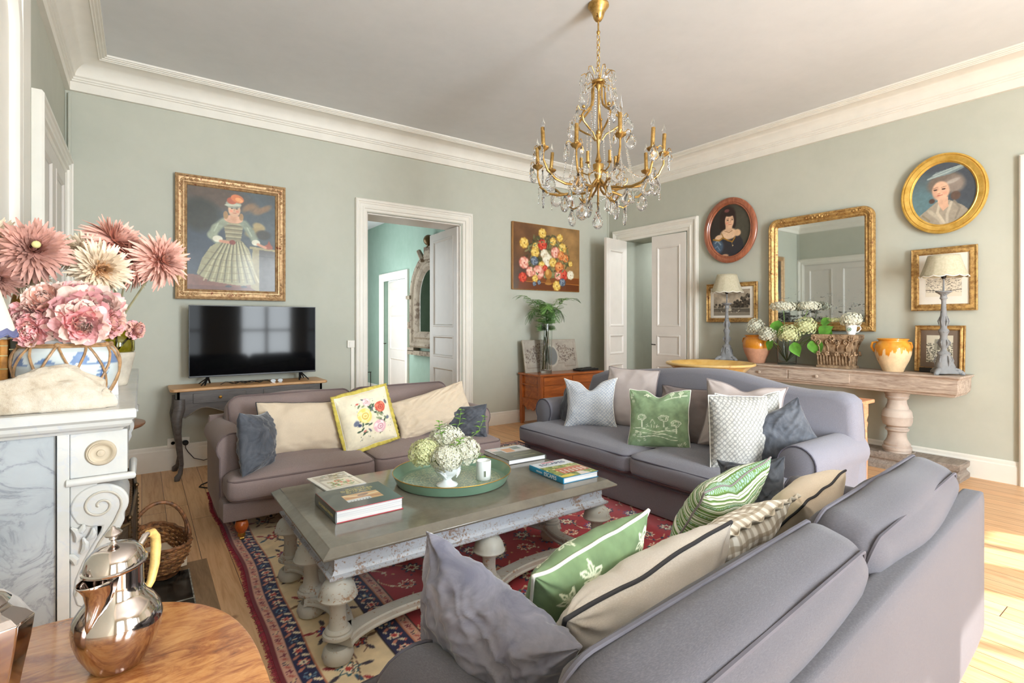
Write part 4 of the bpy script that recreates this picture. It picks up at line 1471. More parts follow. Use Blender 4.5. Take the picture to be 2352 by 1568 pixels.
# large dark book
def cover_demeures(w, d):
    p = Paint(w - 0.002, d - 0.002, 110, 110, (58, 62, 56))
    p.cloud(3, 8, 0.5)
    W_, H_ = p.w, p.h
    p.poly([(0.62 * W_, 0), (W_, 0), (W_, H_), (0.7 * W_, H_)], (44, 62, 52), 0.7)
    p.poly([(0.26 * W_, 0.26 * H_), (0.80 * W_, 0.26 * H_), (0.80 * W_, 0.60 * H_), (0.26 * W_, 0.60 * H_)], (206, 160, 104))
    p.poly([(0.26 * W_, 0.26 * H_), (0.62 * W_, 0.26 * H_), (0.62 * W_, 0.38 * H_), (0.26 * W_, 0.36 * H_)], (206, 212, 214))
    for k in range(7):
        x = (0.30 + 0.045 * k) * W_
        p.poly([(x, 0.27 * H_), (x + 0.02 * W_, 0.27 * H_), (x + 0.02 * W_, 0.34 * H_)], (96, 106, 118))
    p.line([(0.3 * W_, 0.56 * H_), (0.5 * W_, 0.46 * H_), (0.78 * W_, 0.5 * H_)], 0.018, (232, 206, 160))
    p.line([(0.28 * W_, 0.44 * H_), (0.56 * W_, 0.40 * H_), (0.78 * W_, 0.36 * H_)], 0.014, (170, 112, 70))
    p.ell(0.56 * W_, 0.5 * H_, 0.03, 0.016, (130, 92, 64), 0.3)
    return p
M['bk_dark'] = m_plain('book_dark_green', C(44, 46, 38), 0.35, coat=0.4)
M['bk_red'] = m_plain('book_red_board', C(186, 48, 62), 0.45)
M['gold_letter'] = m_plain('gold_lettering', C(196, 184, 130), 0.4, 0.2)
M['white_letter'] = m_plain('white_lettering', C(236, 238, 238), 0.5)
b1 = book('art_book', 'thick dark green art book with red boards and gold title on the coffee table', (0.868, 2.505, ZT), 1, 0.325, 0.315, 0.056, M['bk_dark'], cover_demeures(0.325, 0.315), board=M['bk_red'])
text_mesh(b1, 'title', 'LES PLUS BELLES', 0.014, (0.02, 0.118, 0.0568), (0, 0, 0), M['gold_letter'])
text_mesh(b1, 'title', 'DEMEURES', 0.030, (0.02, 0.090, 0.0568), (0, 0, 0), M['gold_letter'], sx=1.15)
text_mesh(b1, 'title', "D'ITALIE", 0.030, (0.02, 0.060, 0.0568), (0, 0, 0), M['gold_letter'], sx=1.15)
text_mesh(b1, 'title', 'LES PLUS BELLES DEMEURES', 0.018, (-0.1669, -0.02, 0.028), (R(90), 0, R(-90)), M['gold_letter'])

def cover_mag(w, d):
    p = Paint(w - 0.002, d - 0.002, 80, 100, (226, 224, 216))
    W_, H_ = p.w, p.h
    p.poly([(0.10 * W_, 0.06 * H_), (0.90 * W_, 0.06 * H_), (0.90 * W_, 0.94 * H_), (0.10 * W_, 0.94 * H_)], (186, 178, 164))
    rs = random.Random(2)
    for k in range(60):
        x, y = (0.12 + rs.random() * 0.74) * W_, (0.5 + rs.random() * 0.42) * H_
        c = rs.choice([(150, 144, 130), (96, 96, 92), (206, 204, 196), (226, 224, 220), (136, 116, 96), (120, 126, 116)])
        p.poly([(x, y), (x + 0.03, y), (x + 0.03, y + 0.012), (x, y + 0.012)], c)
    p.poly([(0.16 * W_, 0.08 * H_), (0.86 * W_, 0.08 * H_), (0.86 * W_, 0.60 * H_), (0.16 * W_, 0.60 * H_)], (222, 218, 204))
    for k in range(70):
        p.ell((0.24 + rs.random() * 0.55) * W_, (0.14 + rs.random() * 0.4) * H_, 0.012, 0.006, rs.choice([(196, 92, 72), (128, 154, 92), (96, 120, 78), (226, 190, 170), (210, 204, 170)]), rs.random() * 3, 0.4)
    return p
book('magazine', 'white interiors magazine slipped half under the thick green art book', (0.90, 2.975, ZT), 6, 0.225, 0.30, 0.006, M['page'], cover_mag(0.225, 0.30), soft=True, board=M['page'])

def cover_dark2(w, d):
    p = Paint(w - 0.002, d - 0.002, 90, 90, (72, 74, 66))
    W_, H_ = p.w, p.h
    p.cloud(8, 10, 0.6)
    p.poly([(0, 0.52 * H_), (W_, 0.52 * H_), (W_, H_), (0, H_)], (196, 194, 196))
    p.poly([(0.04 * W_, 0.5 * H_), (0.3 * W_, 0.5 * H_), (0.3 * W_, 0.72 * H_), (0.04 * W_, 0.72 * H_)], (110, 112, 104))
    p.poly([(0.34 * W_, 0.56 * H_), (0.58 * W_, 0.56 * H_), (0.62 * W_, 0.84 * H_), (0.34 * W_, 0.84 * H_)], (206, 140, 88))
    p.poly([(0.64 * W_, 0.7 * H_), (0.86 * W_, 0.7 * H_), (0.86 * W_, 0.92 * H_), (0.64 * W_, 0.92 * H_)], (96, 112, 110))
    p.poly([(0.08 * W_, 0.78 * H_), (0.26 * W_, 0.78 * H_), (0.26 * W_, 0.95 * H_), (0.08 * W_, 0.95 * H_)], (222, 196, 190))
    for k in range(5):
        p.line([((0.25 + 0.02 * k) * W_, (0.12 + 0.075 * k) * H_), ((0.86) * W_, (0.12 + 0.075 * k) * H_)], 0.006, (160, 158, 116) if k % 2 else (120, 120, 100))
    return p
M['bk_grey'] = m_plain('book_grey_board', C(74, 76, 74), 0.4)
book('art_book', 'grey picture book with collage cover behind the white candle', (2.045, 2.835, ZT), -3, 0.29, 0.325, 0.030, M['bk_grey'], cover_dark2(0.29, 0.325), spine_side='right')

def cover_escapes(w, d):
    p = Paint(w - 0.002, d - 0.002, 110, 120, (216, 224, 232))
    W_, H_ = p.w, p.h
    rs = random.Random(8)
    p.poly([(0, 0), (W_, 0), (W_, 0.66 * H_), (0, 0.70 * H_)], (122, 142, 84))
    for k in range(160):
        p.ell(rs.random() * W_, (0.05 + rs.random() * 0.62) * H_, 0.012, 0.008, rs.choice([(150, 164, 84), (96, 118, 66), (176, 182, 110), (128, 146, 88), (206, 200, 140)]), rs.random() * 3, 0.4)
    p.poly([(0.22 * W_, 0.2 * H_), (0.98 * W_, 0.2 * H_), (0.98 * W_, 0.46 * H_), (0.22 * W_, 0.46 * H_)], (186, 102, 80))
    p.poly([(0.18 * W_, 0.44 * H_), (W_, 0.44 * H_), (0.9 * W_, 0.52 * H_), (0.3 * W_, 0.52 * H_)], (196, 128, 104))
    for k in range(6):
        x = (0.28 + 0.12 * k) * W_
        p.poly([(x, 0.25 * H_), (x + 0.05 * W_, 0.25 * H_), (x + 0.05 * W_, 0.40 * H_), (x, 0.40 * H_)], (240, 236, 220))
        p.poly([(x + 0.015 * W_, 0.27 * H_), (x + 0.035 * W_, 0.27 * H_), (x + 0.035 * W_, 0.38 * H_), (x + 0.015 * W_, 0.38 * H_)], (150, 92, 76))
    p.poly([(0.5 * W_, 0), (0.8 * W_, 0), (0.7 * W_, 0.18 * H_), (0.55 * W_, 0.18 * H_)], (226, 216, 206))
    p.ell(0.2 * W_, 0.08 * H_, 0.05, 0.02, (226, 206, 90))
    return p
M['bk_blue'] = m_plain('book_blue', C(22, 132, 176), 0.35, coat=0.4)
M['navy_letter'] = m_plain('navy_lettering', C(52, 64, 96), 0.5)
M['red_letter'] = m_plain('red_lettering', C(190, 60, 84), 0.5)
b4 = book('art_book', 'bright blue-spined book titled escapes at the near corner of the coffee table', (2.055, 2.345, ZT), -2, 0.262, 0.325, 0.034, M['bk_blue'], cover_escapes(0.262, 0.325))
text_mesh(b4, 'title', 'ESCAPES', 0.031, (-0.1354, -0.045, 0.0165), (R(90), 0, R(-90)), M['white_letter'])
text_mesh(b4, 'title', 'VERANDA', 0.013, (-0.1354, 0.060, 0.0165), (R(90), 0, R(-90)), M['white_letter'])
text_mesh(b4, 'title', 'ESCAPES', 0.050, (0.0, 0.108, 0.0348), (0, 0, 0), M['navy_letter'])
text_mesh(b4, 'title', 'VERANDA', 0.022, (-0.01, 0.143, 0.0348), (0, 0, 0), M['red_letter'])

# tray
def tray_paint():
    p = Paint(0.62, 0.62, 190, 190, (126, 150, 130))
    X, Y = p.X - 0.31, p.Y - 0.31
    r = np.hypot(X, Y); th = np.arctan2(Y, X)
    m = np.zeros_like(r)
    for r0, n_, w_ in ((0.06, 8, 0.02), (0.11, 12, 0.022), (0.16, 18, 0.02), (0.21, 26, 0.02), (0.255, 32, 0.018)):
        rr = r0 + w_ * np.cos(n_ * th)
        m = np.maximum(m, (np.abs(r - rr) < 0.0032).astype(float))
        m = np.maximum(m, (np.abs(r - r0 - 0.02) < 0.0016).astype(float))
        m = np.maximum(m, ((np.abs(r - r0) < 0.006) & (np.cos(n_ * 2 * th) > 0.6)).astype(float))
    p.blend(m * 0.8, (206, 204, 160))
    p.cloud(2, 20, 0.12)
    return p
M['tray'] = m_plain('sage_enamel', C(116, 150, 128), 0.28, var=0.05, coat=0.4)
M['trayprint'] = m_vcol('tray_print', 0.3, coat=0.4)
tr = thing('tray', 'large round sage green tray with gold rim on the coffee table', 'tray', (1.455, 2.625, ZT))
G().lathe([(0.0, 0.0), (0.300, 0.0), (0.312, 0.004), (0.336, 0.056), (0.334, 0.057), (0.309, 0.007), (0.298, 0.004), (0.0, 0.0035)], 72).build('tray_body', M['tray'], tr, smooth=0.6)
G().tube([(0.3355 * math.cos(a), 0.3355 * math.sin(a), 0.0575) for a in np.linspace(0, 2 * PI, 73)[:-1]], 0.0026, 6, closed=True).build('gold_rim', M['brass'], tr)
tray_paint().sheet('pattern', M['trayprint'], tr, -0.31, -0.31, 0.0046, mask=lambda x, y: True, up='y')
ob = [o for o in bpy.data.objects if o.parent is tr and o.name.startswith('pattern')][0]
me_ = ob.data
import bmesh
bm = bmesh.new(); bm.from_mesh(me_)
bmesh.ops.delete(bm, geom=[v_ for v_ in bm.verts if v_.co.x ** 2 + v_.co.y ** 2 > 0.296 ** 2], context='VERTS')
bm.to_mesh(me_); bm.free()

# footed vase, candle
M['china'] = m_plain('white_china', C(236, 240, 242), 0.12, var=0.01, coat=0.5)
ZR = ZT + 0.0055
VX, VY = 1.372, 2.535
fv = thing('vase', 'white footed china vase holding hydrangeas on the green tray', 'vase', (VX, VY, ZR))
G().lathe([(0.0, 0.0), (0.058, 0.0), (0.060, 0.006), (0.052, 0.014), (0.030, 0.024), (0.024, 0.034), (0.030, 0.044), (0.050, 0.058), (0.068, 0.084), (0.072, 0.108), (0.064, 0.130), (0.060, 0.140), (0.055, 0.138), (0.058, 0.128), (0.066, 0.106), (0.060, 0.084), (0.0, 0.06)], 40).build('vase_body', M['china'], fv, smooth=0.9)
g = G()
for s in (-1, 1):
    for k in range(4):
        z = 0.070 + 0.013 * k
        g.tube([(s * 0.030, -0.050 - 0.002 * k, z - 0.02), (s * 0.044, -0.052, z), (s * 0.060, -0.040, z + 0.016), (s * 0.070, -0.018, z + 0.018)], [0.003, 0.005, 0.005, 0.002], 6)
g.build('shell_relief', M['china'], fv)
cd = thing('candle', 'white ceramic jar candle with small grey label on the green tray', 'candle', (1.598, 2.515, ZR))
G().lathe([(0.0, 0.0), (0.040, 0.0), (0.042, 0.003), (0.043, 0.106), (0.041, 0.108), (0.039, 0.106), (0.039, 0.085), (0.0, 0.085)], 40).build('candle_jar', M['china'], cd, smooth=0.9)
G().lathe([(0.0, 0.0855), (0.0388, 0.0855)], 30, cap=False).build('wax', m_plain('wax', C(240, 232, 214), 0.5), cd)
g = G().at((0, 0, 0), rz=R(-22))
g.box(-0.005, 0.005, -0.0448, -0.042, 0.024, 0.056)
g.build('candle_label', m_plain('grey_label', C(120, 128, 110), 0.4), cd, smooth=0)

# hydrangea heads
M['florets'] = m_plain('white_florets', C(212, 212, 194), 0.7, var=0.08, scale=30)
M['florets_green'] = m_plain('greenish_florets', C(206, 210, 160), 0.7, var=0.08, scale=30)
M['floret_eye'] = m_plain('floret_eyes', C(196, 196, 126), 0.7)
M['leaf'] = m_plain('hydrangea_leaf', C(92, 150, 52), 0.5, var=0.2, scale=14)
M['leaf_light'] = m_plain('fresh_leaf', C(122, 172, 66), 0.5, var=0.15, scale=14)
M['stem'] = m_plain('green_stem', C(112, 142, 74), 0.6)
def leaf_shape(g, p, d, up, L, wd, curl=0.2, n=7):
    d = Vector(d).normalized(); up = Vector(up)
    s_ = d.cross(up)
    if s_.length < 1e-4: s_ = d.cross(Vector((1, 0, 0)))
    s_.normalize(); u = s_.cross(d).normalized()
    p = Vector(p)
    rs = []
    for i in range(n + 1):
        t = i / n
        w_ = wd * 0.5 * (math.sin(PI * min(1, t * 1.02) ** 0.75)) if 0 < t < 1 else 0.0004
        c = p + d * (L * t) - u * (curl * L * t * t)
        rs.append([tuple(c - s_ * w_ + u * w_ * 0.35), tuple(c), tuple(c + s_ * w_ + u * w_ * 0.35)])
    g.rings(rs, closed=False)
def floret(g, c, nrm, r, rs):
    nrm = nrm.normalized()
    a = nrm.orthogonal().normalized(); b_ = nrm.cross(a)
    th = rs.random() * 6
    c = Vector(c)
    for k in range(4):
        an = th + k * PI / 2
        d1 = a * math.cos(an) + b_ * math.sin(an)
        s1 = a * math.cos(an + PI / 2) + b_ * math.sin(an + PI / 2)
        tip = c + d1 * r + nrm * r * 0.12
        m1 = c + d1 * r * 0.6 + s1 * r * 0.46 + nrm * r * 0.2
        m2 = c + d1 * r * 0.6 - s1 * r * 0.46 + nrm * r * 0.2
        g.add([tuple(c), tuple(m1), tuple(tip), tuple(m2)], [(0, 1, 2, 3)])
def hydrangea(label, head, base, r, seed, flat=0.8, mat='florets', n=150, fr=0.012, leaves=(), group=None, stem_r=0.003):
    t = thing('hydrangea', label, 'flower', base, 0, group)
    rs = random.Random(seed)
    hv = Vector(head) - Vector(base)
    g, g2 = G(), G()
    ax = Vector((0, 0, 1)) * 0.7 + hv.normalized() * 0.3
    for i in range(n):
        z = 1 - 2 * (i + 0.5) / n * 0.86
        a = i * 2.39996
        s_ = math.sqrt(max(0, 1 - z * z))
        nv = Vector((s_ * math.cos(a), s_ * math.sin(a), z))
        rr = r * (0.90 + 0.16 * rs.random())
        c = hv + Vector((nv.x * rr, nv.y * rr, nv.z * rr * flat))
        nn = (nv + Vector((rs.random() - 0.5, rs.random() - 0.5, rs.random() - 0.5)) * 0.7)
        floret(g, c, nn, fr * (0.8 + 0.4 * rs.random()), rs)
        g2.sph(tuple(c + nn.normalized() * 0.0015), fr * 0.14, 5, 3)
    g.sph(tuple(hv), r * 0.62, 14, 8, sz=flat)
    g.build('flower_head', M[mat], t, smooth=0, fixn=False)
    g2.build('floret_centres', M['floret_eye'], t)['kind'] = 'stuff'
    g = G()
    g.tube([(0, 0, 0), tuple(hv * 0.5 + Vector((0, 0, hv.length * 0.06))), tuple(hv * 0.92)], stem_r, 6)
    g.build('stem', M['stem'], t)
    for (p, d, L, w_) in leaves:
        g = G()
        leaf_shape(g, Vector(p) - Vector(base), d, (0, 0, 1), L, w_, 0.25)
        g.build('leaf', M['leaf'], t)
    return t
HG = 'hydrangea heads in the footed white vase'
vb = (VX, VY, ZR + 0.07)
for i, (dx, dy, dz, r, m_, lab) in enumerate(((-0.115, 0.04, 0.185, 0.085, 'florets_green', 'greenish hydrangea head on the left of the footed vase bunch'),
                              (-0.045, -0.075, 0.170, 0.080, 'florets', 'whitest hydrangea head facing forward over the footed vase rim'),
                              (0.075, -0.045, 0.185, 0.092, 'florets', 'large creamy hydrangea head on the right of the footed vase bunch'),
                              (0.030, 0.060, 0.235, 0.095, 'florets', 'creamy hydrangea head at the top back of the footed vase bunch'))):
    hydrangea(lab, (VX + dx, VY + dy, ZR + dz), vb, r, 30 + i, 0.88, m_, 260, 0.0125, group=HG)
def sprig(label, base, pts, seed, mat='leaf_light', n=4, L=0.045, wd=0.02, name='leafy_sprig', group=None):
    t = thing(name, label, 'plant sprig', base, 0, group)
    P = [Vector(p) - Vector(base) for p in pts]
    G().tube([tuple(p) for p in P], 0.0018, 5).build('stem', M['stem'], t)
    rs = random.Random(seed)
    g = G()
    for k in range(n):
        tt = 0.45 + 0.55 * k / max(1, n - 1)
        f_ = tt * (len(P) - 1); i = min(int(f_), len(P) - 2)
        p = P[i].lerp(P[i + 1], f_ - i)
        a0 = k * 1.57 + rs.random() * 0.5
        for s in (0, PI):
            leaf_shape(g, p, (math.cos(a0 + s), math.sin(a0 + s), 0.45), (0, 0, 1), L * (1 - 0.45 * (k / n)), wd, 0.3, 5)
    g.build('leaves', M[mat], t)
    return t
SG = 'fresh green sprigs among the hydrangeas on the tray'
for i, (pts, lab) in enumerate(((((VX - 0.01, VY, ZR + 0.2), (VX - 0.05, VY - 0.02, ZR + 0.30), (VX - 0.055, VY - 0.01, ZR + 0.355)), 'leafy sprig standing up left of centre above the tray hydrangeas'),
                   (((VX + 0.03, VY + 0.03, ZR + 0.2), (VX + 0.09, VY + 0.02, ZR + 0.33), (VX + 0.10, VY + 0.02, ZR + 0.40)), 'tallest leafy sprig above the tray hydrangeas'),
                   (((VX + 0.05, VY, ZR + 0.2), (VX + 0.18, VY - 0.04, ZR + 0.28), (VX + 0.21, VY - 0.05, ZR + 0.36)), 'thin sprig arching over the candle from the tray hydrangeas'),
                   (((VX - 0.03, VY - 0.02, ZR + 0.18), (VX - 0.005, VY - 0.13, ZR + 0.25), (VX + 0.0, VY - 0.155, ZR + 0.28)), 'small sprig in front of the tray hydrangeas'),
                   (((VX + 0.06, VY - 0.05, ZR + 0.16), (VX + 0.15, VY - 0.075, ZR + 0.155), (VX + 0.18, VY - 0.08, ZR + 0.14)), 'leaf poking out beside the candle from the tray hydrangeas'))):
    sprig(lab, pts[0], pts, i, n=4 if i < 3 else 3, L=0.05, group=SG)

# ================================================================== pictures
def ringframe(g, shape, w, h, prof, y0=0.0, n=20, rad=0.0, cap=False):
    """prof: [(inset, out)]; shape rect / oval / round_top; local x across (centred), z up (centred), out = -y"""
    rs = []
    for (d, o) in prof:
        a, b_ = w / 2 - d, h / 2 - d
        if shape == 'rect':
            pts = [(-a, -b_), (a, -b_), (a, b_), (-a, b_)]
        elif shape == 'oval':
            pts = [(a * math.cos(t), b_ * math.sin(t)) for t in [2 * PI * i / (n * 4) for i in range(n * 4)]]
        else:
            r_ = max(0.004, rad - d)
            pts = [(-a, -b_), (a, -b_)]
            pts += [(a - r_ + r_ * math.cos(t), b_ - r_ + r_ * math.sin(t)) for t in [PI / 2 * i / n for i in range(n + 1)]]
            pts += [(-a + r_ + r_ * math.cos(t), b_ - r_ + r_ * math.sin(t)) for t in [PI / 2 + PI / 2 * i / n for i in range(n + 1)]]
        rs.append([(x, y0 - o, z) for x, z in pts])
    g.rings(rs, True, False, cap)
    return g
M['gilt'] = m_gilt('old_gilt', C(142, 102, 56), C(206, 168, 104), C(122, 78, 50), 34, 0.45, 0.5)
M['gilt_bright'] = m_gilt('bright_gilt', C(200, 156, 66), C(226, 186, 98), None, 14, 0.38, 0.5, 0.15)
M['gilt_red'] = m_gilt('red_gilt', C(156, 116, 78), C(210, 176, 132), C(134, 78, 54), 30, 0.45, 0.45)
M['frame_red'] = m_wood('mahogany_frame', C(124, 66, 42), C(172, 104, 74), 'z', 5, 0.3, 0.4)
M['canvas'] = m_vcol('oil_paint', 0.42, coat=0.15)
M['paper'] = m_vcol('print_paper', 0.6)
M['mount'] = m_plain('mount_board', C(228, 222, 210), 0.8, var=0.01)
M['mount_brown'] = m_plain('brown_mount', C(112, 96, 82), 0.8, var=0.04)

def wall_pic(name, label, cat, wall, u, z, depth=0.03):
    """u: x on the back wall or y on the right wall"""
    if wall == 'A':
        return thing(name, label, cat, (u, YB - depth, z), 0)
    return thing(name, label, cat, (XR - depth, u, z), R(-90))
def backing(parent, w, h, t=0.02, shape='rect', mat=None):
    g = G()
    if shape == 'rect':
        g.box(-w / 2, w / 2, 0.002, t, -h / 2, h / 2)
    else:
        g.prism([(w / 2 * math.cos(2 * PI * i / 48), h / 2 * math.sin(2 * PI * i / 48)) for i in range(48)], 0.002, t)
    return g.build('backing', mat or M['black'], parent, smooth=0)

# portrait of a child in a striped gown
def paint_girl():
    w, h = 0.80, 1.04
    p = Paint(w, h, 170, 220, (70, 68, 60))
    X, Y = p.X, p.Y
    p.poly([(0, 0), (w, 0), (w, h), (0, h)], (72, 72, 66))
    p.ell(0.55, 0.75, 0.4, 0.4, (78, 88, 92), 0, 0.8); p.ell(0.1, 0.45, 0.25, 0.4, (64, 74, 84), 0, 0.8)
    p.ell(0.25, 0.95, 0.3, 0.12, (92, 78, 66), -0.2, 0.8); p.ell(0.12, 0.75, 0.16, 0.16, (52, 54, 46), 0, 0.5)
    for k in range(9):
        p.ell(0.52 + 0.025 * k, 0.86 + 0.02 * math.sin(k), 0.05, 0.025, (138, 110, 82), 0.8, 0.7, 0.7)
    p.ell(0.60, 0.62, 0.09, 0.05, (150, 134, 92), 0.2, 0.4); p.ell(0.64, 0.68, 0.06, 0.04, (160, 142, 100), -0.4, 0.4); p.ell(0.68, 0.60, 0.07, 0.05, (66, 66, 60), 0, 0.4)
    p.poly([(0, 0), (w, 0), (w, 0.12), (0, 0.165)], (122, 84, 70)); p.poly([(0, 0), (w, 0), (w, 0.05), (0, 0.06)], (100, 68, 60), 0.6)
    p.poly([(0.60, 0.02), (w, 0.0), (w, 0.46), (0.60, 0.46)], (82, 80, 76)); p.poly([(0.56, 0.05), (0.64, 0.0), (0.64, 0.46), (0.58, 0.46)], (146, 136, 98)); p.poly([(0.55, 0.45), (w, 0.435), (w, 0.455), (0.55, 0.475)], (156, 146, 110))
    p.line([(0.64, 0.38), (w, 0.37)], 0.006, (60, 58, 56))
    p.poly([(0.70, 0.46), (0.735, 0.55), (0.77, 0.46)], (140, 74, 56)); p.ell(0.73, 0.48, 0.04, 0.025, (150, 82, 60))
    sk = [(0.30, 0.52), (0.48, 0.52), (0.545, 0.44), (0.585, 0.30), (0.60, 0.085), (0.48, 0.065), (0.35, 0.08), (0.20, 0.10), (0.085, 0.17), (0.13, 0.32), (0.20, 0.44)]
    p.poly(sk, (152, 148, 116))
    for k in range(8):
        xa, xb = 0.30 + 0.022 * k, 0.11 + 0.07 * k
        p.line([(xa + 0.02, 0.51), ((xa + xb) / 2, 0.32), (xb, 0.10 + (0.06 if k == 0 else 0))], 0.012, (98, 94, 74), 0.85)
        p.line([(xa + 0.032, 0.50), ((xa + xb) / 2 + 0.03, 0.32), (xb + 0.035, 0.11)], 0.014, (190, 184, 146), 0.7)
    for k in range(5):
        y = 0.40 - 0.065 * k
        p.line([(x, y - 0.02 * math.sin((x - 0.1) * 6)) for x in np.linspace(0.17 - 0.02 * k, 0.56 + 0.008 * k, 10)], 0.006, (118, 108, 80), 0.6)
    p.poly([(0.31, 0.72), (0.50, 0.72), (0.47, 0.52), (0.34, 0.52)], (136, 130, 104))
    for k in range(4):
        p.line([(0.325 + 0.004 * k, 0.685 - 0.042 * k), (0.485 - 0.004 * k, 0.685 - 0.042 * k)], 0.010, (178, 172, 140), 0.8); p.line([(0.325 + 0.004 * k, 0.668 - 0.042 * k), (0.485 - 0.004 * k, 0.668 - 0.042 * k)], 0.006, (84, 80, 66), 0.8)
    p.line([(0.32, 0.70), (0.25, 0.63), (0.215, 0.56), (0.26, 0.515)], 0.075, (142, 150, 128)); p.line([(0.50, 0.70), (0.56, 0.62), (0.60, 0.54)], 0.070, (132, 142, 124))
    p.line([(0.27, 0.68), (0.235, 0.60)], 0.012, (178, 184, 160), 0.7); p.line([(0.53, 0.66), (0.57, 0.58)], 0.012, (176, 182, 158), 0.7)
    p.ell(0.265, 0.525, 0.045, 0.032, (206, 204, 184)); p.ell(0.61, 0.515, 0.04, 0.03, (206, 204, 184))
    p.line([(0.29, 0.505), (0.39, 0.495)], 0.028, (200, 146, 118)); p.ell(0.395, 0.50, 0.028, 0.024, (128, 62, 50)); p.line([(0.63, 0.50), (0.70, 0.47)], 0.026, (200, 146, 118))
    p.ell(0.405, 0.735, 0.085, 0.042, (212, 166, 136)); p.line([(0.405, 0.74), (0.41, 0.80)], 0.05, (206, 158, 126))
    p.ell(0.335, 0.77, 0.022, 0.04, (160, 126, 86)); p.ell(0.475, 0.765, 0.02, 0.035, (160, 126, 86))
    p.ell(0.412, 0.83, 0.055, 0.072, (214, 172, 140)); p.ell(0.405, 0.885, 0.07, 0.045, (150, 154, 138)); p.ell(0.40, 0.878, 0.075, 0.014, (186, 188, 168), 0.1)
    p.ell(0.39, 0.92, 0.045, 0.035, (176, 92, 66)); p.ell(0.44, 0.945, 0.06, 0.04, (206, 120, 76), -0.3); p.ell(0.455, 0.935, 0.035, 0.022, (230, 160, 104), -0.3)
    for s in (-1, 1):
        p.ell(0.412 + s * 0.022, 0.842, 0.009, 0.006, (70, 50, 42)); p.line([(0.412 + s * 0.034, 0.858), (0.412 + s * 0.012, 0.860)], 0.004, (110, 76, 56))
    p.line([(0.414, 0.842), (0.409, 0.818)], 0.006, (184, 136, 108)); p.line([(0.398, 0.798), (0.428, 0.798)], 0.006, (168, 72, 64)); p.ell(0.385, 0.815, 0.014, 0.012, (222, 150, 124), 0, 0.6); p.ell(0.44, 0.815, 0.014, 0.012, (222, 150, 124), 0, 0.6)
    p.ell(0.36, 0.055, 0.03, 0.012, (60, 62, 66)); p.ell(0.50, 0.055, 0.03, 0.012, (60, 62, 66))
    p.cloud(4, 30, 0.10)
    return p
FR1 = [(0.0, 0.0), (0.0, 0.030), (0.006, 0.040), (0.016, 0.044), (0.022, 0.036), (0.030, 0.030), (0.045, 0.026), (0.058, 0.030), (0.066, 0.036), (0.074, 0.036), (0.080, 0.026), (0.090, 0.020), (0.096, 0.012), (0.10, 0.004)]
pf = wall_pic('portrait_painting', 'framed oil portrait of a girl in a cream striped gown above the television', 'painting', 'A', 0.752, 2.235)
ringframe(G(), 'rect', 0.985, 1.205, FR1).build('frame', M['gilt_red'], pf, smooth=0.5)
g = G()
rs0 = random.Random(3)
for (cx, cz, L, ax) in [(0, 0.555, 0.20, 0), (0, -0.555, 0.20, 0), (-0.445, 0, 0.2, 1), (0.445, 0, 0.2, 1)] + [(sx * 0.37, sz * 0.555, 0.12, 0) for sx in (-1, 1) for sz in (-1, 1)] + [(sx * 0.445, sz * 0.48, 0.12, 1) for sx in (-1, 1) for sz in (-1, 1)]:
    for k in range(9):
        t = (k / 8 - 0.5) * L
        o_ = 0.008 * math.sin(k * 1.9)
        p_ = (cx + t, -0.030, cz + o_) if ax == 0 else (cx + o_, -0.030, cz + t)
        g.sph(p_, 0.010, 7, 4, sy=0.7)
g.build('frame_ornament', M['gilt_red'], pf, smooth=2)['kind'] = 'stuff'
backing(pf, 0.95, 1.17)
paint_girl().sheet('canvas', M['canvas'], pf, -0.40, -0.52, -0.003)

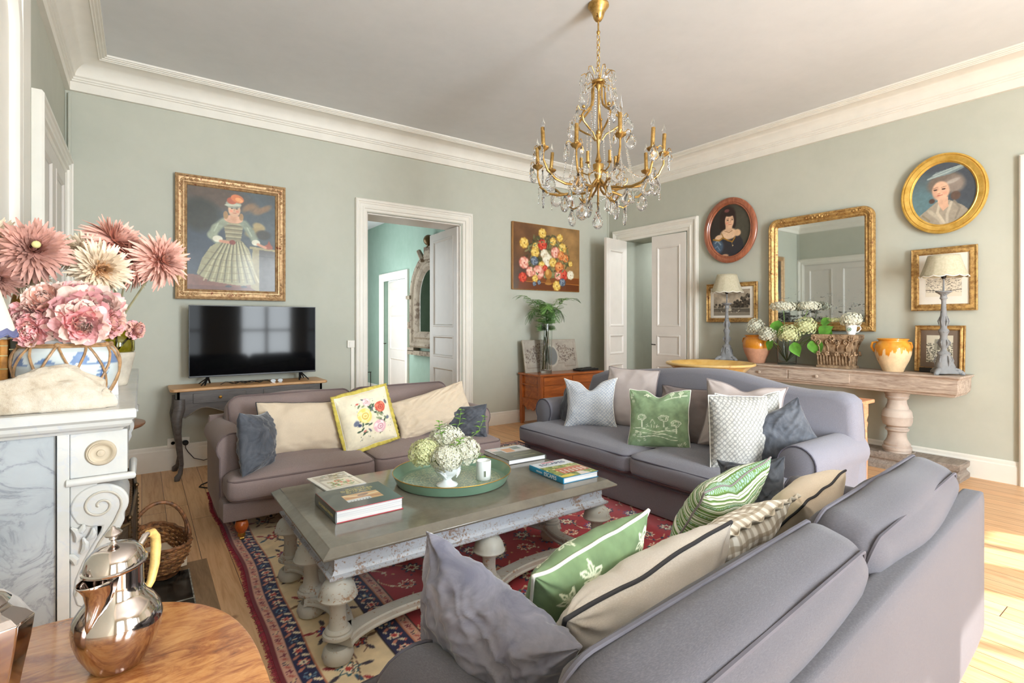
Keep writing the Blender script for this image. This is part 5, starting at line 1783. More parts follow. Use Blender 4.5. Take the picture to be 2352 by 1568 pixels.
# flower painting without frame
def paint_bouquet():
    w, h = 1.24, 0.94
    p = Paint(w, h, 190, 165, (118, 84, 50))
    p.ell(0.95, 0.5, 0.5, 0.6, (158, 122, 76), 0, 0.9); p.ell(0.1, 0.3, 0.35, 0.5, (84, 58, 38), 0, 0.9); p.ell(0.15, 0.75, 0.4, 0.3, (108, 74, 46), 0, 0.9)
    p.cloud(12, 7, 0.22)
    p.poly([(0.10, 0.0), (w, 0.0), (w, 0.20), (0.16, 0.17)], (124, 68, 28)); p.poly([(0.08, 0.0), (w, 0.0), (w, 0.10), (0.10, 0.11)], (104, 54, 22)); p.line([(0.12, 0.115), (w, 0.10)], 0.008, (196, 128, 60), 0.8); p.line([(0.8, 0.205), (w, 0.20)], 0.006, (176, 112, 56), 0.8)
    rs = random.Random(6)
    for k in range(260):
        a = rs.random() * 2 * PI; r = (rs.random() ** 0.6)
        x, y = 0.62 + 0.44 * r * math.cos(a), 0.50 + 0.32 * r * math.sin(a)
        p.ell(x, y, 0.04, 0.015, rs.choice([(82, 84, 48), (110, 116, 74), (60, 56, 34), (136, 138, 96), (70, 76, 56)]), rs.random() * 3, 0.5, 0.8)
    for k in range(26):
        x = 0.3 + rs.random() * 0.75
        p.line([(0.62, 0.45), (x, 0.62 + rs.random() * 0.2)], 0.004, (74, 58, 34), 0.6)
    def fl(x, y, r, c, hi, dk):
        p.ell(x, y, r, r * 0.95, dk, 0, 0.25)
        for k in range(8):
            a = k * 0.8 + x * 20
            p.ell(x + r * 0.45 * math.cos(a), y + r * 0.45 * math.sin(a), r * 0.5, r * 0.36, c if k % 2 else hi, a, 0.5)
        p.ell(x - r * 0.1, y + r * 0.1, r * 0.42, r * 0.36, hi, 0.5, 0.6); p.ell(x + r * 0.05, y - r * 0.03, r * 0.15, r * 0.13, dk, 0, 0.5)
    Yw = ((212, 170, 74), (236, 208, 120), (150, 102, 40)); Rd = ((190, 52, 38), (220, 96, 70), (120, 24, 22)); Pk = ((218, 142, 120), (240, 196, 176), (184, 84, 78)); Wh = ((222, 212, 182), (240, 234, 214), (186, 160, 124)); Or = ((206, 116, 58), (228, 160, 100), (140, 62, 30)); Bl = ((84, 96, 112), (136, 148, 160), (48, 54, 72))
    for (u, v_, r, c) in ((0.42, 0.88, 0.055, Yw), (0.69, 0.84, 0.045, Yw), (0.15, 0.70, 0.060, Yw), (0.32, 0.66, 0.045, Yw), (0.42, 0.70, 0.062, Rd), (0.31, 0.575, 0.058, Yw), (0.58, 0.77, 0.045, Yw), (0.73, 0.68, 0.058, Yw), (0.45, 0.56, 0.055, Wh), (0.62, 0.60, 0.062, Pk), (0.71, 0.555, 0.052, Or), (0.30, 0.44, 0.050, Bl), (0.50, 0.47, 0.072, Wh), (0.58, 0.44, 0.052, Yw), (0.15, 0.40, 0.065, Pk), (0.68, 0.37, 0.062, Or), (0.41, 0.38, 0.045, Yw), (0.46, 0.34, 0.035, Rd), (0.36, 0.27, 0.075, Pk), (0.24, 0.27, 0.055, Pk), (0.13, 0.18, 0.055, Rd), (0.74, 0.25, 0.065, Rd), (0.66, 0.235, 0.045, Pk), (0.86, 0.26, 0.052, Wh), (0.31, 0.17, 0.040, Yw), (0.64, 0.075, 0.058, Yw), (0.73, 0.135, 0.045, Bl), (0.78, 0.52, 0.045, Or), (0.86, 0.44, 0.032, Yw), (0.37, 0.115, 0.025, Bl), (0.30, 0.09, 0.025, Bl)):
        fl(u * w, v_ * h, r * 1.38, *c)
    p.ell(0.51 * w, 0.255 * h, 0.065, 0.075, (170, 118, 54)); p.ell(0.495 * w, 0.28 * h, 0.03, 0.04, (214, 168, 92), 0, 0.6); p.poly([(0.49 * w, 0.18 * h), (0.53 * w, 0.18 * h), (0.56 * w, 0.10 * h), (0.46 * w, 0.10 * h)], (150, 98, 42)); p.ell(0.51 * w, 0.10 * h, 0.065, 0.016, (176, 122, 56))
    for k in range(40):
        a = rs.random() * 2 * PI
        p.ell(0.62 + 0.36 * math.cos(a), 0.45 + 0.26 * math.sin(a), 0.022, 0.009, rs.choice([(150, 156, 112), (118, 128, 84), (88, 94, 60)]), rs.random() * 3, 0.4)
    return p
pf = wall_pic('flower_painting', 'unframed oil painting of a mixed flower bouquet above the walnut commode', 'painting', 'A', 4.855, 2.354)
g = G(); g.box(-0.635, 0.635, -0.012, 0.028, -0.478, 0.478)
g.build('stretcher_board', m_wood('board_edge', C(120, 78, 36), C(176, 126, 60), 'z', 6), pf, smooth=0, bevel=0.006)
pb = paint_bouquet(); pb.w = 1.24
pb.sheet('canvas', M['canvas'], pf, -0.62, -0.47, -0.0135)

# oval portrait of a dark-haired woman
def paint_oval(kind):
    w, h = (0.58, 0.71) if kind == 1 else (0.52, 0.58)
    p = Paint(w, h, 110, 130, (58, 54, 44) if kind == 1 else (84, 98, 104))
    def E(u, v_, a, b_, c, r=0.0, s=0.2, al=1.0): p.ell(u * w, v_ * h, a * w, b_ * h, c, r, s, al)
    def L(pts, wd, c, al=1.0): p.line([(a * w, b_ * h) for a, b_ in pts], wd * w, c, al)
    def PG(pts, c): p.poly([(a * w, b_ * h) for a, b_ in pts], c)
    if kind == 1:
        E(0.75, 0.6, 0.35, 0.4, (74, 70, 58), 0, 0.9); E(0.2, 0.5, 0.25, 0.4, (48, 40, 36), 0, 0.9)
        E(0.45, 0.74, 0.19, 0.20, (42, 26, 22), 0, 0.3); E(0.36, 0.62, 0.10, 0.15, (44, 28, 24), 0, 0.4); E(0.60, 0.64, 0.05, 0.12, (44, 28, 24), 0, 0.4)
        PG([(0.05, 0.0), (0.08, 0.28), (0.22, 0.38), (0.36, 0.40), (0.70, 0.42), (0.80, 0.30), (0.86, 0.0)], (46, 44, 50))
        E(0.20, 0.24, 0.14, 0.14, (70, 90, 112), 0.3, 0.4); L([(0.14, 0.30), (0.20, 0.34), (0.28, 0.26)], 0.03, (140, 158, 170), 0.8); L([(0.12, 0.20), (0.2, 0.24), (0.26, 0.16)], 0.02, (120, 140, 158), 0.8); L([(0.1, 0.12), (0.22, 0.16)], 0.02, (100, 122, 140), 0.8)
        PG([(0.78, 0.10), (0.98, 0.26), (0.96, 0.12), (0.82, 0.02)], (120, 42, 34))
        E(0.47, 0.44, 0.20, 0.10, (224, 190, 156), 0, 0.25); E(0.22, 0.39, 0.09, 0.05, (222, 186, 152), 0.3, 0.3); E(0.68, 0.44, 0.08, 0.06, (214, 176, 140), -0.4, 0.3)
        PG([(0.40, 0.62), (0.55, 0.62), (0.56, 0.48), (0.40, 0.48)], (212, 174, 142)); L([(0.37, 0.50), (0.48, 0.46), (0.56, 0.49)], 0.012, (130, 96, 60))
        L([(0.10, 0.37), (0.24, 0.34), (0.34, 0.38)], 0.035, (160, 118, 44)); L([(0.34, 0.38), (0.46, 0.32), (0.56, 0.29), (0.62, 0.36)], 0.028, (158, 112, 40)); L([(0.30, 0.46), (0.36, 0.36)], 0.02, (150, 108, 40))
        E(0.49, 0.67, 0.105, 0.135, (224, 184, 152), 0.05, 0.2); E(0.44, 0.64, 0.05, 0.08, (206, 158, 128), 0, 0.6, 0.6)
        for x in (0.45, 0.555): E(x, 0.685, 0.024, 0.009, (58, 38, 30)); L([(x - 0.03, 0.712), (x + 0.025, 0.714)], 0.008, (110, 78, 60))
        L([(0.515, 0.69), (0.522, 0.645), (0.505, 0.64)], 0.010, (186, 132, 108)); L([(0.475, 0.605), (0.535, 0.605)], 0.014, (176, 72, 66)); E(0.43, 0.635, 0.03, 0.02, (222, 150, 124), 0, 0.6)
        E(0.50, 0.80, 0.12, 0.05, (40, 24, 20), 0, 0.4); E(0.43, 0.86, 0.06, 0.03, (110, 62, 60), 0, 0.5); E(0.57, 0.22, 0.012, 0.012, (206, 186, 150)); L([(0.55, 0.29), (0.56, 0.22)], 0.008, (160, 124, 60)); E(0.38, 0.05, 0.09, 0.03, (196, 150, 116), 0, 0.4)
    else:
        E(0.2, 0.35, 0.3, 0.3, (96, 124, 130), 0, 0.9); E(0.85, 0.6, 0.3, 0.4, (70, 76, 84), 0, 0.9); E(0.5, 0.95, 0.4, 0.1, (74, 80, 88), 0, 0.8)
        E(0.53, 0.66, 0.26, 0.17, (116, 104, 94), 0.1, 0.25); E(0.66, 0.62, 0.15, 0.13, (138, 126, 116), 0.3, 0.5); E(0.68, 0.44, 0.07, 0.07, (96, 76, 66), 0, 0.3); E(0.34, 0.40, 0.045, 0.04, (84, 66, 58), 0, 0.3); E(0.64, 0.68, 0.1, 0.03, (168, 158, 148), 0.3, 0.6)
        PG([(0.26, 0.76), (0.40, 0.86), (0.78, 0.92), (0.80, 0.86), (0.62, 0.80)], (116, 130, 132)); L([(0.28, 0.77), (0.55, 0.83), (0.79, 0.90)], 0.03, (162, 176, 172), 0.8); L([(0.36, 0.82), (0.6, 0.88), (0.76, 0.91)], 0.018, (178, 190, 184), 0.7)
        PG([(0.06, 0.0), (0.10, 0.14), (0.28, 0.28), (0.44, 0.40), (0.60, 0.38), (0.78, 0.27), (0.92, 0.12), (0.94, 0.0)], (156, 146, 130))
        L([(0.30, 0.24), (0.45, 0.10), (0.5, 0.0)], 0.06, (176, 166, 148)); L([(0.46, 0.38), (0.42, 0.2), (0.52, 0.02)], 0.04, (192, 182, 162)); L([(0.62, 0.34), (0.56, 0.16), (0.56, 0.0)], 0.04, (184, 174, 156)); L([(0.66, 0.36), (0.74, 0.24), (0.68, 0.08)], 0.03, (134, 126, 112)); L([(0.2, 0.18), (0.3, 0.08)], 0.03, (136, 126, 104))
        PG([(0.42, 0.42), (0.57, 0.44), (0.58, 0.28), (0.50, 0.22), (0.44, 0.32)], (206, 166, 140)); E(0.47, 0.55, 0.125, 0.155, (218, 176, 148), 0.08, 0.2); E(0.40, 0.53, 0.05, 0.1, (196, 150, 124), 0, 0.6, 0.6)
        for x in (0.39, 0.51): E(x, 0.575, 0.03, 0.012, (64, 46, 38)); L([(x - 0.035, 0.605), (x + 0.035, 0.612)], 0.010, (130, 100, 80))
        E(0.445, 0.535, 0.024, 0.03, (226, 178, 148), 0, 0.5); L([(0.43, 0.51), (0.46, 0.508)], 0.010, (176, 120, 96)); L([(0.42, 0.475), (0.49, 0.482)], 0.014, (174, 84, 74)); E(0.53, 0.51, 0.035, 0.03, (224, 164, 138), 0, 0.6)
    p.cloud(7, 24, 0.08)
    return p
po = wall_pic('oval_portrait', 'oval portrait of a dark-haired woman in blue with a reddish wooden frame', 'painting', 'B', 3.778, 2.590)
ringframe(G(), 'oval', 0.735, 0.835, [(0.0, 0.0), (0.0, 0.02), (0.008, 0.03), (0.03, 0.038), (0.055, 0.034), (0.062, 0.026), (0.068, 0.026), (0.074, 0.030), (0.080, 0.026), (0.088, 0.010)], n=18).build('frame', M['frame_red'], po, smooth=0.6)
backing(po, 0.66, 0.76, shape='oval')
paint_oval(1).sheet('canvas', M['canvas'], po, -0.29, -0.355, -0.006, mask=lambda x, z: (x / 0.285) ** 2 + (z / 0.335) ** 2 < 1)
po = wall_pic('oval_portrait', 'oval pastel portrait of a woman in a tilted hat in a wide gold frame', 'painting', 'B', 1.607, 2.619)
ringframe(G(), 'oval', 0.655, 0.752, [(0.0, 0.0), (0.0, 0.022), (0.005, 0.032), (0.014, 0.034), (0.02, 0.024), (0.026, 0.024), (0.03, 0.030), (0.068, 0.020), (0.074, 0.024), (0.080, 0.018), (0.088, 0.006)], n=18).build('frame', M['gilt_bright'], po, smooth=0.6)
backing(po, 0.60, 0.69, shape='oval')
po2 = paint_oval(2)
po2.sheet('canvas', M['canvas'], po, -0.26, -0.29, -0.006, mask=lambda x, z: (x / 0.248) ** 2 + (z / 0.296) ** 2 < 1)

# engravings
def engraving(kind, w, h):
    p = Paint(w, h, 110, 90, (206, 196, 176))
    rs = random.Random(kind)
    if kind == 1:      # park with tall trees and fountain
        p.A[:] = (176, 162, 142); p.cloud(3, 6, 0.3)
        p.poly([(0, 0), (w, 0), (w, 0.28 * h), (0, 0.30 * h)], (104, 96, 84)); p.poly([(0, 0), (w, 0), (w, 0.12 * h), (0, 0.15 * h)], (140, 130, 114))
        for k in range(110):
            u = rs.random()
            x = (0.50 + 0.5 * u) * w if k % 3 else rs.random() * w
            top = (0.45 + 0.45 * u) if k % 3 else 0.45
            p.ell(x, (0.28 + rs.random() * (top - 0.28)) * h, 0.03 * w, 0.045 * h, rs.choice([(52, 46, 40), (74, 66, 56), (96, 86, 72)]), rs.random() * 3, 0.5)
        p.line([(0, 0.3 * h), (w, 0.27 * h)], 0.006, (190, 180, 160)); p.ell(0.45 * w, 0.22 * h, 0.06 * w, 0.05 * h, (196, 186, 166)); p.line([(0.45 * w, 0.2 * h), (0.45 * w, 0.36 * h)], 0.01, (206, 196, 178))
        for k in range(14): p.ell((0.15 + 0.6 * rs.random()) * w, (0.1 + 0.1 * rs.random()) * h, 0.012 * w, 0.02 * h, rs.choice([(60, 54, 48), (200, 190, 170)]))
    elif kind == 2:    # rocky hillside etching
        p.A[:] = (222, 212, 192)
        for k in range(420):
            x, y = rs.random() * w, (0.12 + 0.58 * rs.random()) * h
            p.line([(x, y), (x + 0.05 * w * rs.random(), y + (rs.random() - 0.4) * 0.03 * h)], 0.0028, rs.choice([(70, 64, 58), (110, 102, 92), (52, 48, 44)]), 0.8)
        p.line([(0, 0.2 * h), (0.5 * w, 0.14 * h), (w, 0.2 * h)], 0.006, (90, 82, 72)); p.line([(0.05 * w, 0.72 * h), (0.2 * w, 0.62 * h), (0.6 * w, 0.7 * h), (w, 0.6 * h)], 0.004, (120, 112, 100))
    else:              # ruined tower among trees
        p.A[:] = (196, 190, 170)
        for k in range(300):
            x, y = rs.random() * w, rs.random() * h
            if abs(x / w - 0.62) < 0.15 and y > 0.3 * h: continue
            if y > 0.72 * h: continue
            p.ell(x, y, 0.03 * w, 0.018 * h, rs.choice([(70, 68, 58), (104, 102, 88), (140, 136, 118), (54, 52, 46)]), rs.random() * 3, 0.5, 0.8)
        p.poly([(0.28 * w, 0.45 * h), (0.52 * w, 0.45 * h), (0.50 * w, 0.86 * h), (0.32 * w, 0.86 * h)], (150, 146, 128)); p.poly([(0.40 * w, 0.45 * h), (0.52 * w, 0.45 * h), (0.50 * w, 0.86 * h), (0.44 * w, 0.86 * h)], (104, 100, 86))
        for k in range(8): p.line([(0.30 * w, (0.48 + 0.045 * k) * h), (0.50 * w, (0.48 + 0.045 * k) * h)], 0.003, (90, 86, 74), 0.6)
    return p
def print_frame(label, u, z, w, h, fw, mount, kind, iw, ih, mat='gilt', iz=0.0, name='framed_print', lean=0.0, depth=0.03, x=None):
    t = wall_pic(name, label, 'picture', 'B', u, z, depth)
    k = fw / 0.075
    ringframe(G(), 'rect', w, h, [(0, 0), (0, 0.018), (0.008 * k, 0.026), (0.016 * k, 0.020), (0.03 * k, 0.016), (0.05 * k, 0.022), (0.06 * k, 0.022), (0.068 * k, 0.014), (0.075 * k, 0.006)]).build('frame', M[mat], t, smooth=0.5)
    backing(t, w - 0.02, h - 0.02)
    g = G(); g.box(-w / 2 + fw * 0.9, w / 2 - fw * 0.9, -0.004, 0.002, -h / 2 + fw * 0.9, h / 2 - fw * 0.9)
    g.build('mount', M[mount], t, smooth=0)
    engraving(kind, iw, ih).sheet('print', M['paper'], t, -iw / 2, -ih / 2 + iz, -0.005)
    if lean:
        t.rotation_euler = (Matrix.Rotation(R(-90), 3, 'Z') @ Matrix.Rotation(R(-lean), 3, 'X')).to_euler()
    return t
print_frame('gilt-framed engraving of a park with tall trees behind the smaller-looking far lamp', 3.757, 1.664, 0.70, 0.50, 0.055, 'mount', 1, 0.50, 0.33)
print_frame('square gilt frame with a hillside etching on a wide white mount', 1.604, 1.816, 0.496, 0.595, 0.062, 'mount', 2, 0.27, 0.33, 'gilt', 0.0)
print_frame('small gilt frame with tower engraving on a brown mount propped on the console', 1.625, 1.158, 0.378, 0.44, 0.045, 'mount_brown', 3, 0.20, 0.255, 'gilt', 0.0, lean=4, depth=0.06)

# gilt overmantel mirror
mr = wall_pic('wall_mirror', 'large gilt mirror with rounded top corners above the console table', 'mirror', 'B', 2.708, 1.968, 0.03)
MW, MH = 1.10, 1.31
ringframe(G(), 'round_top', MW, MH, [(0, 0), (0, 0.03), (0.008, 0.045), (0.02, 0.05), (0.03, 0.044), (0.045, 0.046), (0.058, 0.036), (0.066, 0.026), (0.072, 0.030), (0.080, 0.030), (0.088, 0.018), (0.098, 0.010), (0.10, 0.002)], rad=0.115, n=10).build('frame', M['gilt'], mr, smooth=0.5)
g = G()
def along(w, h, ins, step, fn, rad=0.1):
    a, b_ = w / 2 - ins, h / 2 - ins
    for i in range(int(2 * a / step)):
        fn(-a + (i + 0.5) * step, b_); fn(-a + (i + 0.5) * step, -b_)
    for i in range(int(2 * b_ / step)):
        fn(-a, -b_ + (i + 0.5) * step); fn(a, -b_ + (i + 0.5) * step)
rs0 = random.Random(9)
def orn(x, z):
    if abs(x) > MW / 2 - 0.13 and z > MH / 2 - 0.13: return
    r = rs0.random()
    near = (abs(x) < 0.12 and z > 0) or (abs(z) < 0.08) or (abs(x) > MW / 2 - 0.2 and abs(z) > MH / 2 - 0.22)
    if near:
        g.sph((x + (r - 0.5) * 0.012, -0.044, z + (rs0.random() - 0.5) * 0.012), 0.013, 7, 4, sy=0.6)
    g.sph((x * 1.0, -0.030, z), 0.006, 6, 4)
along(MW, MH, 0.035, 0.018, orn)
for i in range(12):
    for s in (-1, 1):
        a = PI / 2 * i / 11
        g.sph((s * (MW / 2 - 0.115 + 0.082 * math.cos(a)), -0.044, MH / 2 - 0.115 + 0.082 * math.sin(a)), 0.012, 7, 4, sy=0.6)
for k in range(5):
    g.sph((-0.05 + 0.025 * k, -0.048, MH / 2 - 0.045 + 0.012 * (k % 2)), 0.016, 8, 5, sy=0.6)
g.build('frame_ornament', M['gilt'], mr, smooth=2)['kind'] = 'stuff'
def old_mirror():
    b = NB('foxed_mirror')
    v = b.coords()
    sp = b.n('SeparateXYZ'); b.l(v, sp.inputs[0])
    n1 = b.noise(b.coords((1, 1, 3.2)), 6, 8, 0.72, 0.8)
    n2 = b.noise(v, 42, 5, 0.7)
    hgt = b.math('MULTIPLY', b.math('ADD', sp.outputs[2], 0.25), -0.30)
    k = b.math('ADD', b.math('MULTIPLY', n1, 0.6), b.math('MULTIPLY', n2, 0.4))
    k = b.math('ADD', k, hgt)
    mk = b.ramp(k, [(0.57, (0, 0, 0, 1)), (0.62, (1, 1, 1, 1))])
    b.base(b.mix(mk, (0.78, 0.82, 0.79, 1), C(74, 72, 62)))
    mt = b.n('MapRange')
    b.l(mk, mt.inputs[0]); mt.inputs[3].default_value = 1.0; mt.inputs[4].default_value = 0.3
    b.l(mt.outputs[0], b.p.inputs['Metallic'])
    b.set(Roughness=0.03)
    return b.m
ringframe(G(), 'round_top', MW, MH, [(0.097, 0.004), (0.3, 0.004), (0.545, 0.004)], rad=0.115, n=10, cap=True).build('mirror_glass', old_mirror(), mr, smooth=0)
g = G(); g.box(-MW / 2 + 0.02, MW / 2 - 0.02, 0.0, 0.02, -MH / 2 + 0.02, MH / 2 - 0.12)
g.build('backing', M['black'], mr, smooth=0)

mr.rotation_euler = (Matrix.Rotation(R(-89.35), 3, 'Z') @ Matrix.Rotation(R(0.35), 3, 'X')).to_euler()
# ================================================================== tv and its cabinet
M['tv_black'] = m_plain('tv_casing', C(14, 14, 15), 0.3)
scr = NB('tv_screen'); scr.base(C(8, 8, 10)); scr.set(Roughness=0.06, Specular_IOR_Level=0.10)
tv = thing('television', 'black flat-screen television on the grey cabinet under the girl portrait', 'television', (0.932, 5.70, 0.815))
g = G(); g.box(-0.573, 0.573, -0.006, 0.03, 0.071, 0.756)
g.build('casing', M['tv_black'], tv, smooth=0, bevel=0.003)
g = G(); g.box(-0.567, 0.567, -0.0078, -0.0055, 0.087, 0.750)
g.build('screen', scr.m, tv, smooth=0)
for s in (-0.42, 0.42):
    g = G()
    for d in (-1, 1):
        g.tube([(s, 0.01, 0.075), (s + 0.03 * d, 0.01 + 0.10 * d, 0.004)], [0.012, 0.008], 6, flat=0.6)
        g.tube([(s + 0.01, 0.01, 0.07), (s + 0.06 * (1 if s > 0 else -1) * 1, 0.01 + 0.11 * d, 0.004)], [0.010, 0.007], 6, flat=0.6)
    g.build('stand_foot', M['tv_black'], tv)
M['cab_grey'] = m_wood('grey_stained_wood', C(68, 62, 60), C(96, 90, 86), 'x', 6, 0.5)
M['oak_top'] = m_wood('oak_top', C(168, 120, 74), C(210, 166, 116), 'x', 6, 0.4)
tc = thing('console_cabinet', 'grey two-drawer console cabinet with oak top and cabriole legs under the television', 'cabinet', (0.882, 5.66, 0))
CW, CD = 0.625, 0.20
def serp(x):
    return 0.018 * math.cos(x / CW * PI * 2)
g = G()
pts = [(-0.68, 0.215), (-0.68, -0.19)] + [(x, -0.215 - serp(x) * 0.8) for x in np.linspace(-0.655, 0.655, 25)] + [(0.68, -0.19), (0.68, 0.215)]
g.prism(pts, 0.788, 0.815, 'z')
g.build('top', M['oak_top'], tc, smooth=0.3, bevel=0.008)
g = G()
xs_ = np.linspace(-CW, CW, 41)
low = [0.60 + 0.03 * math.cos(x / CW * PI * 3) * (1 if abs(x) < CW * 0.95 else 0) - (0.05 * max(0, abs(x) / CW - 0.72) / 0.28) for x in xs_]
g.prism([(xs_[0], 0.788)] + [(x, z) for x, z in zip(xs_, low)] + [(xs_[-1], 0.788)], -CD, -CD + 0.02)
g.box(-CW, -CW + 0.02, -CD, CD, 0.60, 0.788); g.box(CW - 0.02, CW, -CD, CD, 0.60, 0.788); g.box(-CW, CW, CD - 0.02, CD, 0.60, 0.788)
g.build('body', M['cab_grey'], tc, smooth=0.3)
g = G().tube([(x, -CD - 0.002, z + 0.006) for x, z in zip(xs_, low)], 0.004, 5)
g.build('apron_edge', m_plain('apron_edge', C(118, 106, 92), 0.6), tc)
for s in (-1, 1):
    g = G(); g.box(s * 0.29 - 0.215, s * 0.29 + 0.215, -CD - 0.006, -CD + 0.01, 0.675, 0.765)
    dr = g.build('drawer', M['cab_grey'], tc, smooth=0, bevel=0.004)
    g = G().at((s * 0.29, -CD - 0.006, 0.722), rx=R(90))
    g.lathe([(0.008, 0), (0.006, 0.006), (0.012, 0.012), (0.014, 0.018), (0.008, 0.024), (0, 0.026)], 14)
    g.build('knob', M['brass'], dr)
for sx in (-1, 1):
    for sy in (-1, 1):
        g = G()
        px, py = sx * (CW - 0.02), sy * (CD - 0.02)
        path = [(px, py, 0.72), (px, py, 0.64), (px + sx * 0.022, py + sy * 0.02, 0.55), (px + sx * 0.016, py + sy * 0.016, 0.42), (px - sx * 0.004, py, 0.26), (px - sx * 0.014, py - sy * 0.01, 0.14), (px - sx * 0.004, py, 0.06), (px + sx * 0.018, py + sy * 0.014, 0.028), (px + sx * 0.022, py + sy * 0.016, 0.006), (px + sx * 0.022, py + sy * 0.016, 0.0)]
        g.tube(path, [0.045, 0.048, 0.042, 0.030, 0.021, 0.018, 0.020, 0.028, 0.022, 0.020], 10)
        g.build('leg', M['cab_grey'], tc, smooth=1.2)
cb = G()
rs0 = random.Random(12)
for k in range(4):
    x = 0.66 + k * 0.06
    cb.tube([(x + 0.10 * i / 7 * 3 - 0.05, 5.60 + 0.04 * math.sin(i * 1.7 + k), 0.8195 + 0.02 * abs(math.sin(i * 1.1 + k * 2))) for i in range(8)], 0.0035, 5)
tag(cb.build('tv_cable', M['black']), 'tangle of black cables lying on the cabinet top under the television', 'cable')
M['chrome'] = m_plain('chrome', C(200, 200, 200), 0.15, 1.0)
gl = thing('eyeglasses', 'reading glasses lying on the cabinet top under the television', 'glasses', (1.09, 5.53, 0.8155))
g = G()
for s in (-1, 1):
    g.tube([(s * 0.032 + 0.024 * math.cos(a), 0, 0.019 + 0.016 * math.sin(a)) for a in np.linspace(0, 2 * PI, 17)[:-1]], 0.0018, 5, closed=True)
    g.tube([(s * 0.057, 0, 0.024), (s * 0.060, 0.07, 0.022), (s * 0.055, 0.12, 0.006)], 0.0018, 5)
g.tube([(-0.008, 0, 0.022), (0.008, 0, 0.022)], 0.0016, 5)
g.build('frame', M['chrome'], gl)
g = G()
for s in (-1, 1):
    g.add([(s * 0.032 + 0.024 * math.cos(a), 0, 0.019 + 0.016 * math.sin(a)) for a in np.linspace(0, 2 * PI, 17)[:-1]], [tuple(range(16))])
g.build('lens', m_plain('lens', C(206, 214, 220), 0.1), gl, smooth=0)

# ================================================================== walnut commode and what stands on it
M['walnut'] = m_wood('walnut', C(126, 60, 22), C(186, 104, 44), 'x', 3.5, 0.3, 0.4, dark=C(90, 40, 16))
M['walnut_z'] = m_wood('walnut_upright', C(126, 60, 22), C(186, 104, 44), 'z', 3.5, 0.3, 0.4, dark=C(90, 40, 16))
cm = thing('commode', 'orange walnut commode with scalloped apron behind the camel-back sofa', 'commode', (4.895, 5.625, 0))
cw, cdp, chh = 0.575, 0.235, 0.71
g = G(); g.box(-cw - 0.02, cw + 0.02, -cdp - 0.02, cdp + 0.01, chh - 0.025, chh)
g.build('top', M['walnut'], cm, smooth=0, bevel=0.005)
g = G(); g.box(-cw + 0.03, cw - 0.03, -cdp + 0.015, cdp - 0.005, 0.30, chh - 0.025)
g.build('carcass', M['walnut'], cm, smooth=0)
for (x, y) in ((-cw, -cdp), (cw - 0.055, -cdp), (-cw, cdp - 0.055), (cw - 0.055, cdp - 0.055)):
    g = G(); g.box(x, x + 0.055, y, y + 0.055, 0.03, chh - 0.025); g.box(x + 0.006, x + 0.049, y + 0.006, y + 0.049, 0, 0.03)
    g.build('leg', M['walnut_z'], cm, smooth=0, bevel=0.004)
for k, (z0, z1) in enumerate(((0.565, 0.67), (0.35, 0.55))):
    for s in (-1, 1):
        g = G()
        x0, x1 = (-cw + 0.06, -0.005) if s < 0 else (0.005, cw - 0.06)
        g.box(x0, x1, -cdp - 0.004, -cdp + 0.03, z0, z1)
        g.build('drawer', M['walnut'], cm, smooth=0, bevel=0.006)
def scallop(x0, x1, z):
    n = 24
    return [(x0 + (x1 - x0) * i / n, z - 0.055 * math.sin(PI * i / n) - 0.012 * math.cos(6 * PI * i / n)) for i in range(n + 1)]
g = G(); g.prism([(-cw + 0.05, 0.36)] + scallop(-cw + 0.05, cw - 0.05, 0.27) + [(cw - 0.05, 0.36)], -cdp + 0.004, -cdp + 0.022)
for sx in (-cw + 0.008, cw - 0.026):
    g.prism([(-cdp + 0.05, 0.36)] + scallop(-cdp + 0.05, cdp - 0.05, 0.27) + [(cdp - 0.05, 0.36)], sx, sx + 0.018, 'x')
g.build('apron', M['walnut'], cm, smooth=0)
g = G()
for z in (0.36, 0.555):
    g.box(-cw - 0.001, -cw + 0.03, -cdp + 0.05, cdp - 0.05, z - 0.006, z + 0.006)
g.build('side_moulding', M['walnut'], cm, smooth=0)

def paint_board():
    w, h = 0.985, 0.45
    p = Paint(w, h, 150, 80, (168, 160, 148))
    p.cloud(3, 12, 0.10)
    rs = random.Random(1)
    for k in range(260):
        s = rs.choice((-1, 1)); u = rs.random()
        x = w / 2 + s * (0.10 + 0.36 * u); y = h * (0.3 + 0.66 * rs.random() * (1 - 0.4 * u))
        p.ell(x, y, 0.016, 0.006, rs.choice([(98, 86, 80), (126, 112, 104), (138, 126, 112)]), rs.random() * 3, 0.4)
    for s in (-1, 1):
        p.line([(w / 2 + s * 0.45, 0.42), (w / 2 + s * 0.45, 0.06), (w / 2 + s * 0.24, 0.06), (w / 2 + s * 0.24, 0.11), (w / 2 + s * 0.12, 0.11)], 0.006, (130, 118, 104))
    p.ell(w / 2, 0.22, 0.14, 0.16, (186, 180, 168), 0, 0.1); p.ell(w / 2, 0.22, 0.115, 0.135, (120, 122, 120), 0, 0.1)
    return p
bd_ = thing('decorative_panel', 'grey panel painted with leaves and an oval leaning behind the fern vase', 'panel', (4.80, 5.70, 0.7105))
bd_.rotation_euler = (R(-11), 0, 0)
g = G(); g.box(-0.495, 0.495, 0.0, 0.014, 0, 0.46)
g.build('panel_board', m_plain('grey_board', C(150, 138, 118), 0.8), bd_, smooth=0)
paint_board().sheet('painted_face', m_vcol('matt_paint', 0.85), bd_, -0.4925, 0.005, -0.001)
tb = thing('desk_tray', 'black open box of small drawers on the right of the commode', 'box', (5.30, 5.55, 0.7105), R(4))
g = G(); g.box(-0.19, 0.19, -0.08, 0.08, 0, 0.026)
g.build('box_base', M['black'], tb, smooth=0, bevel=0.004)
g = G()
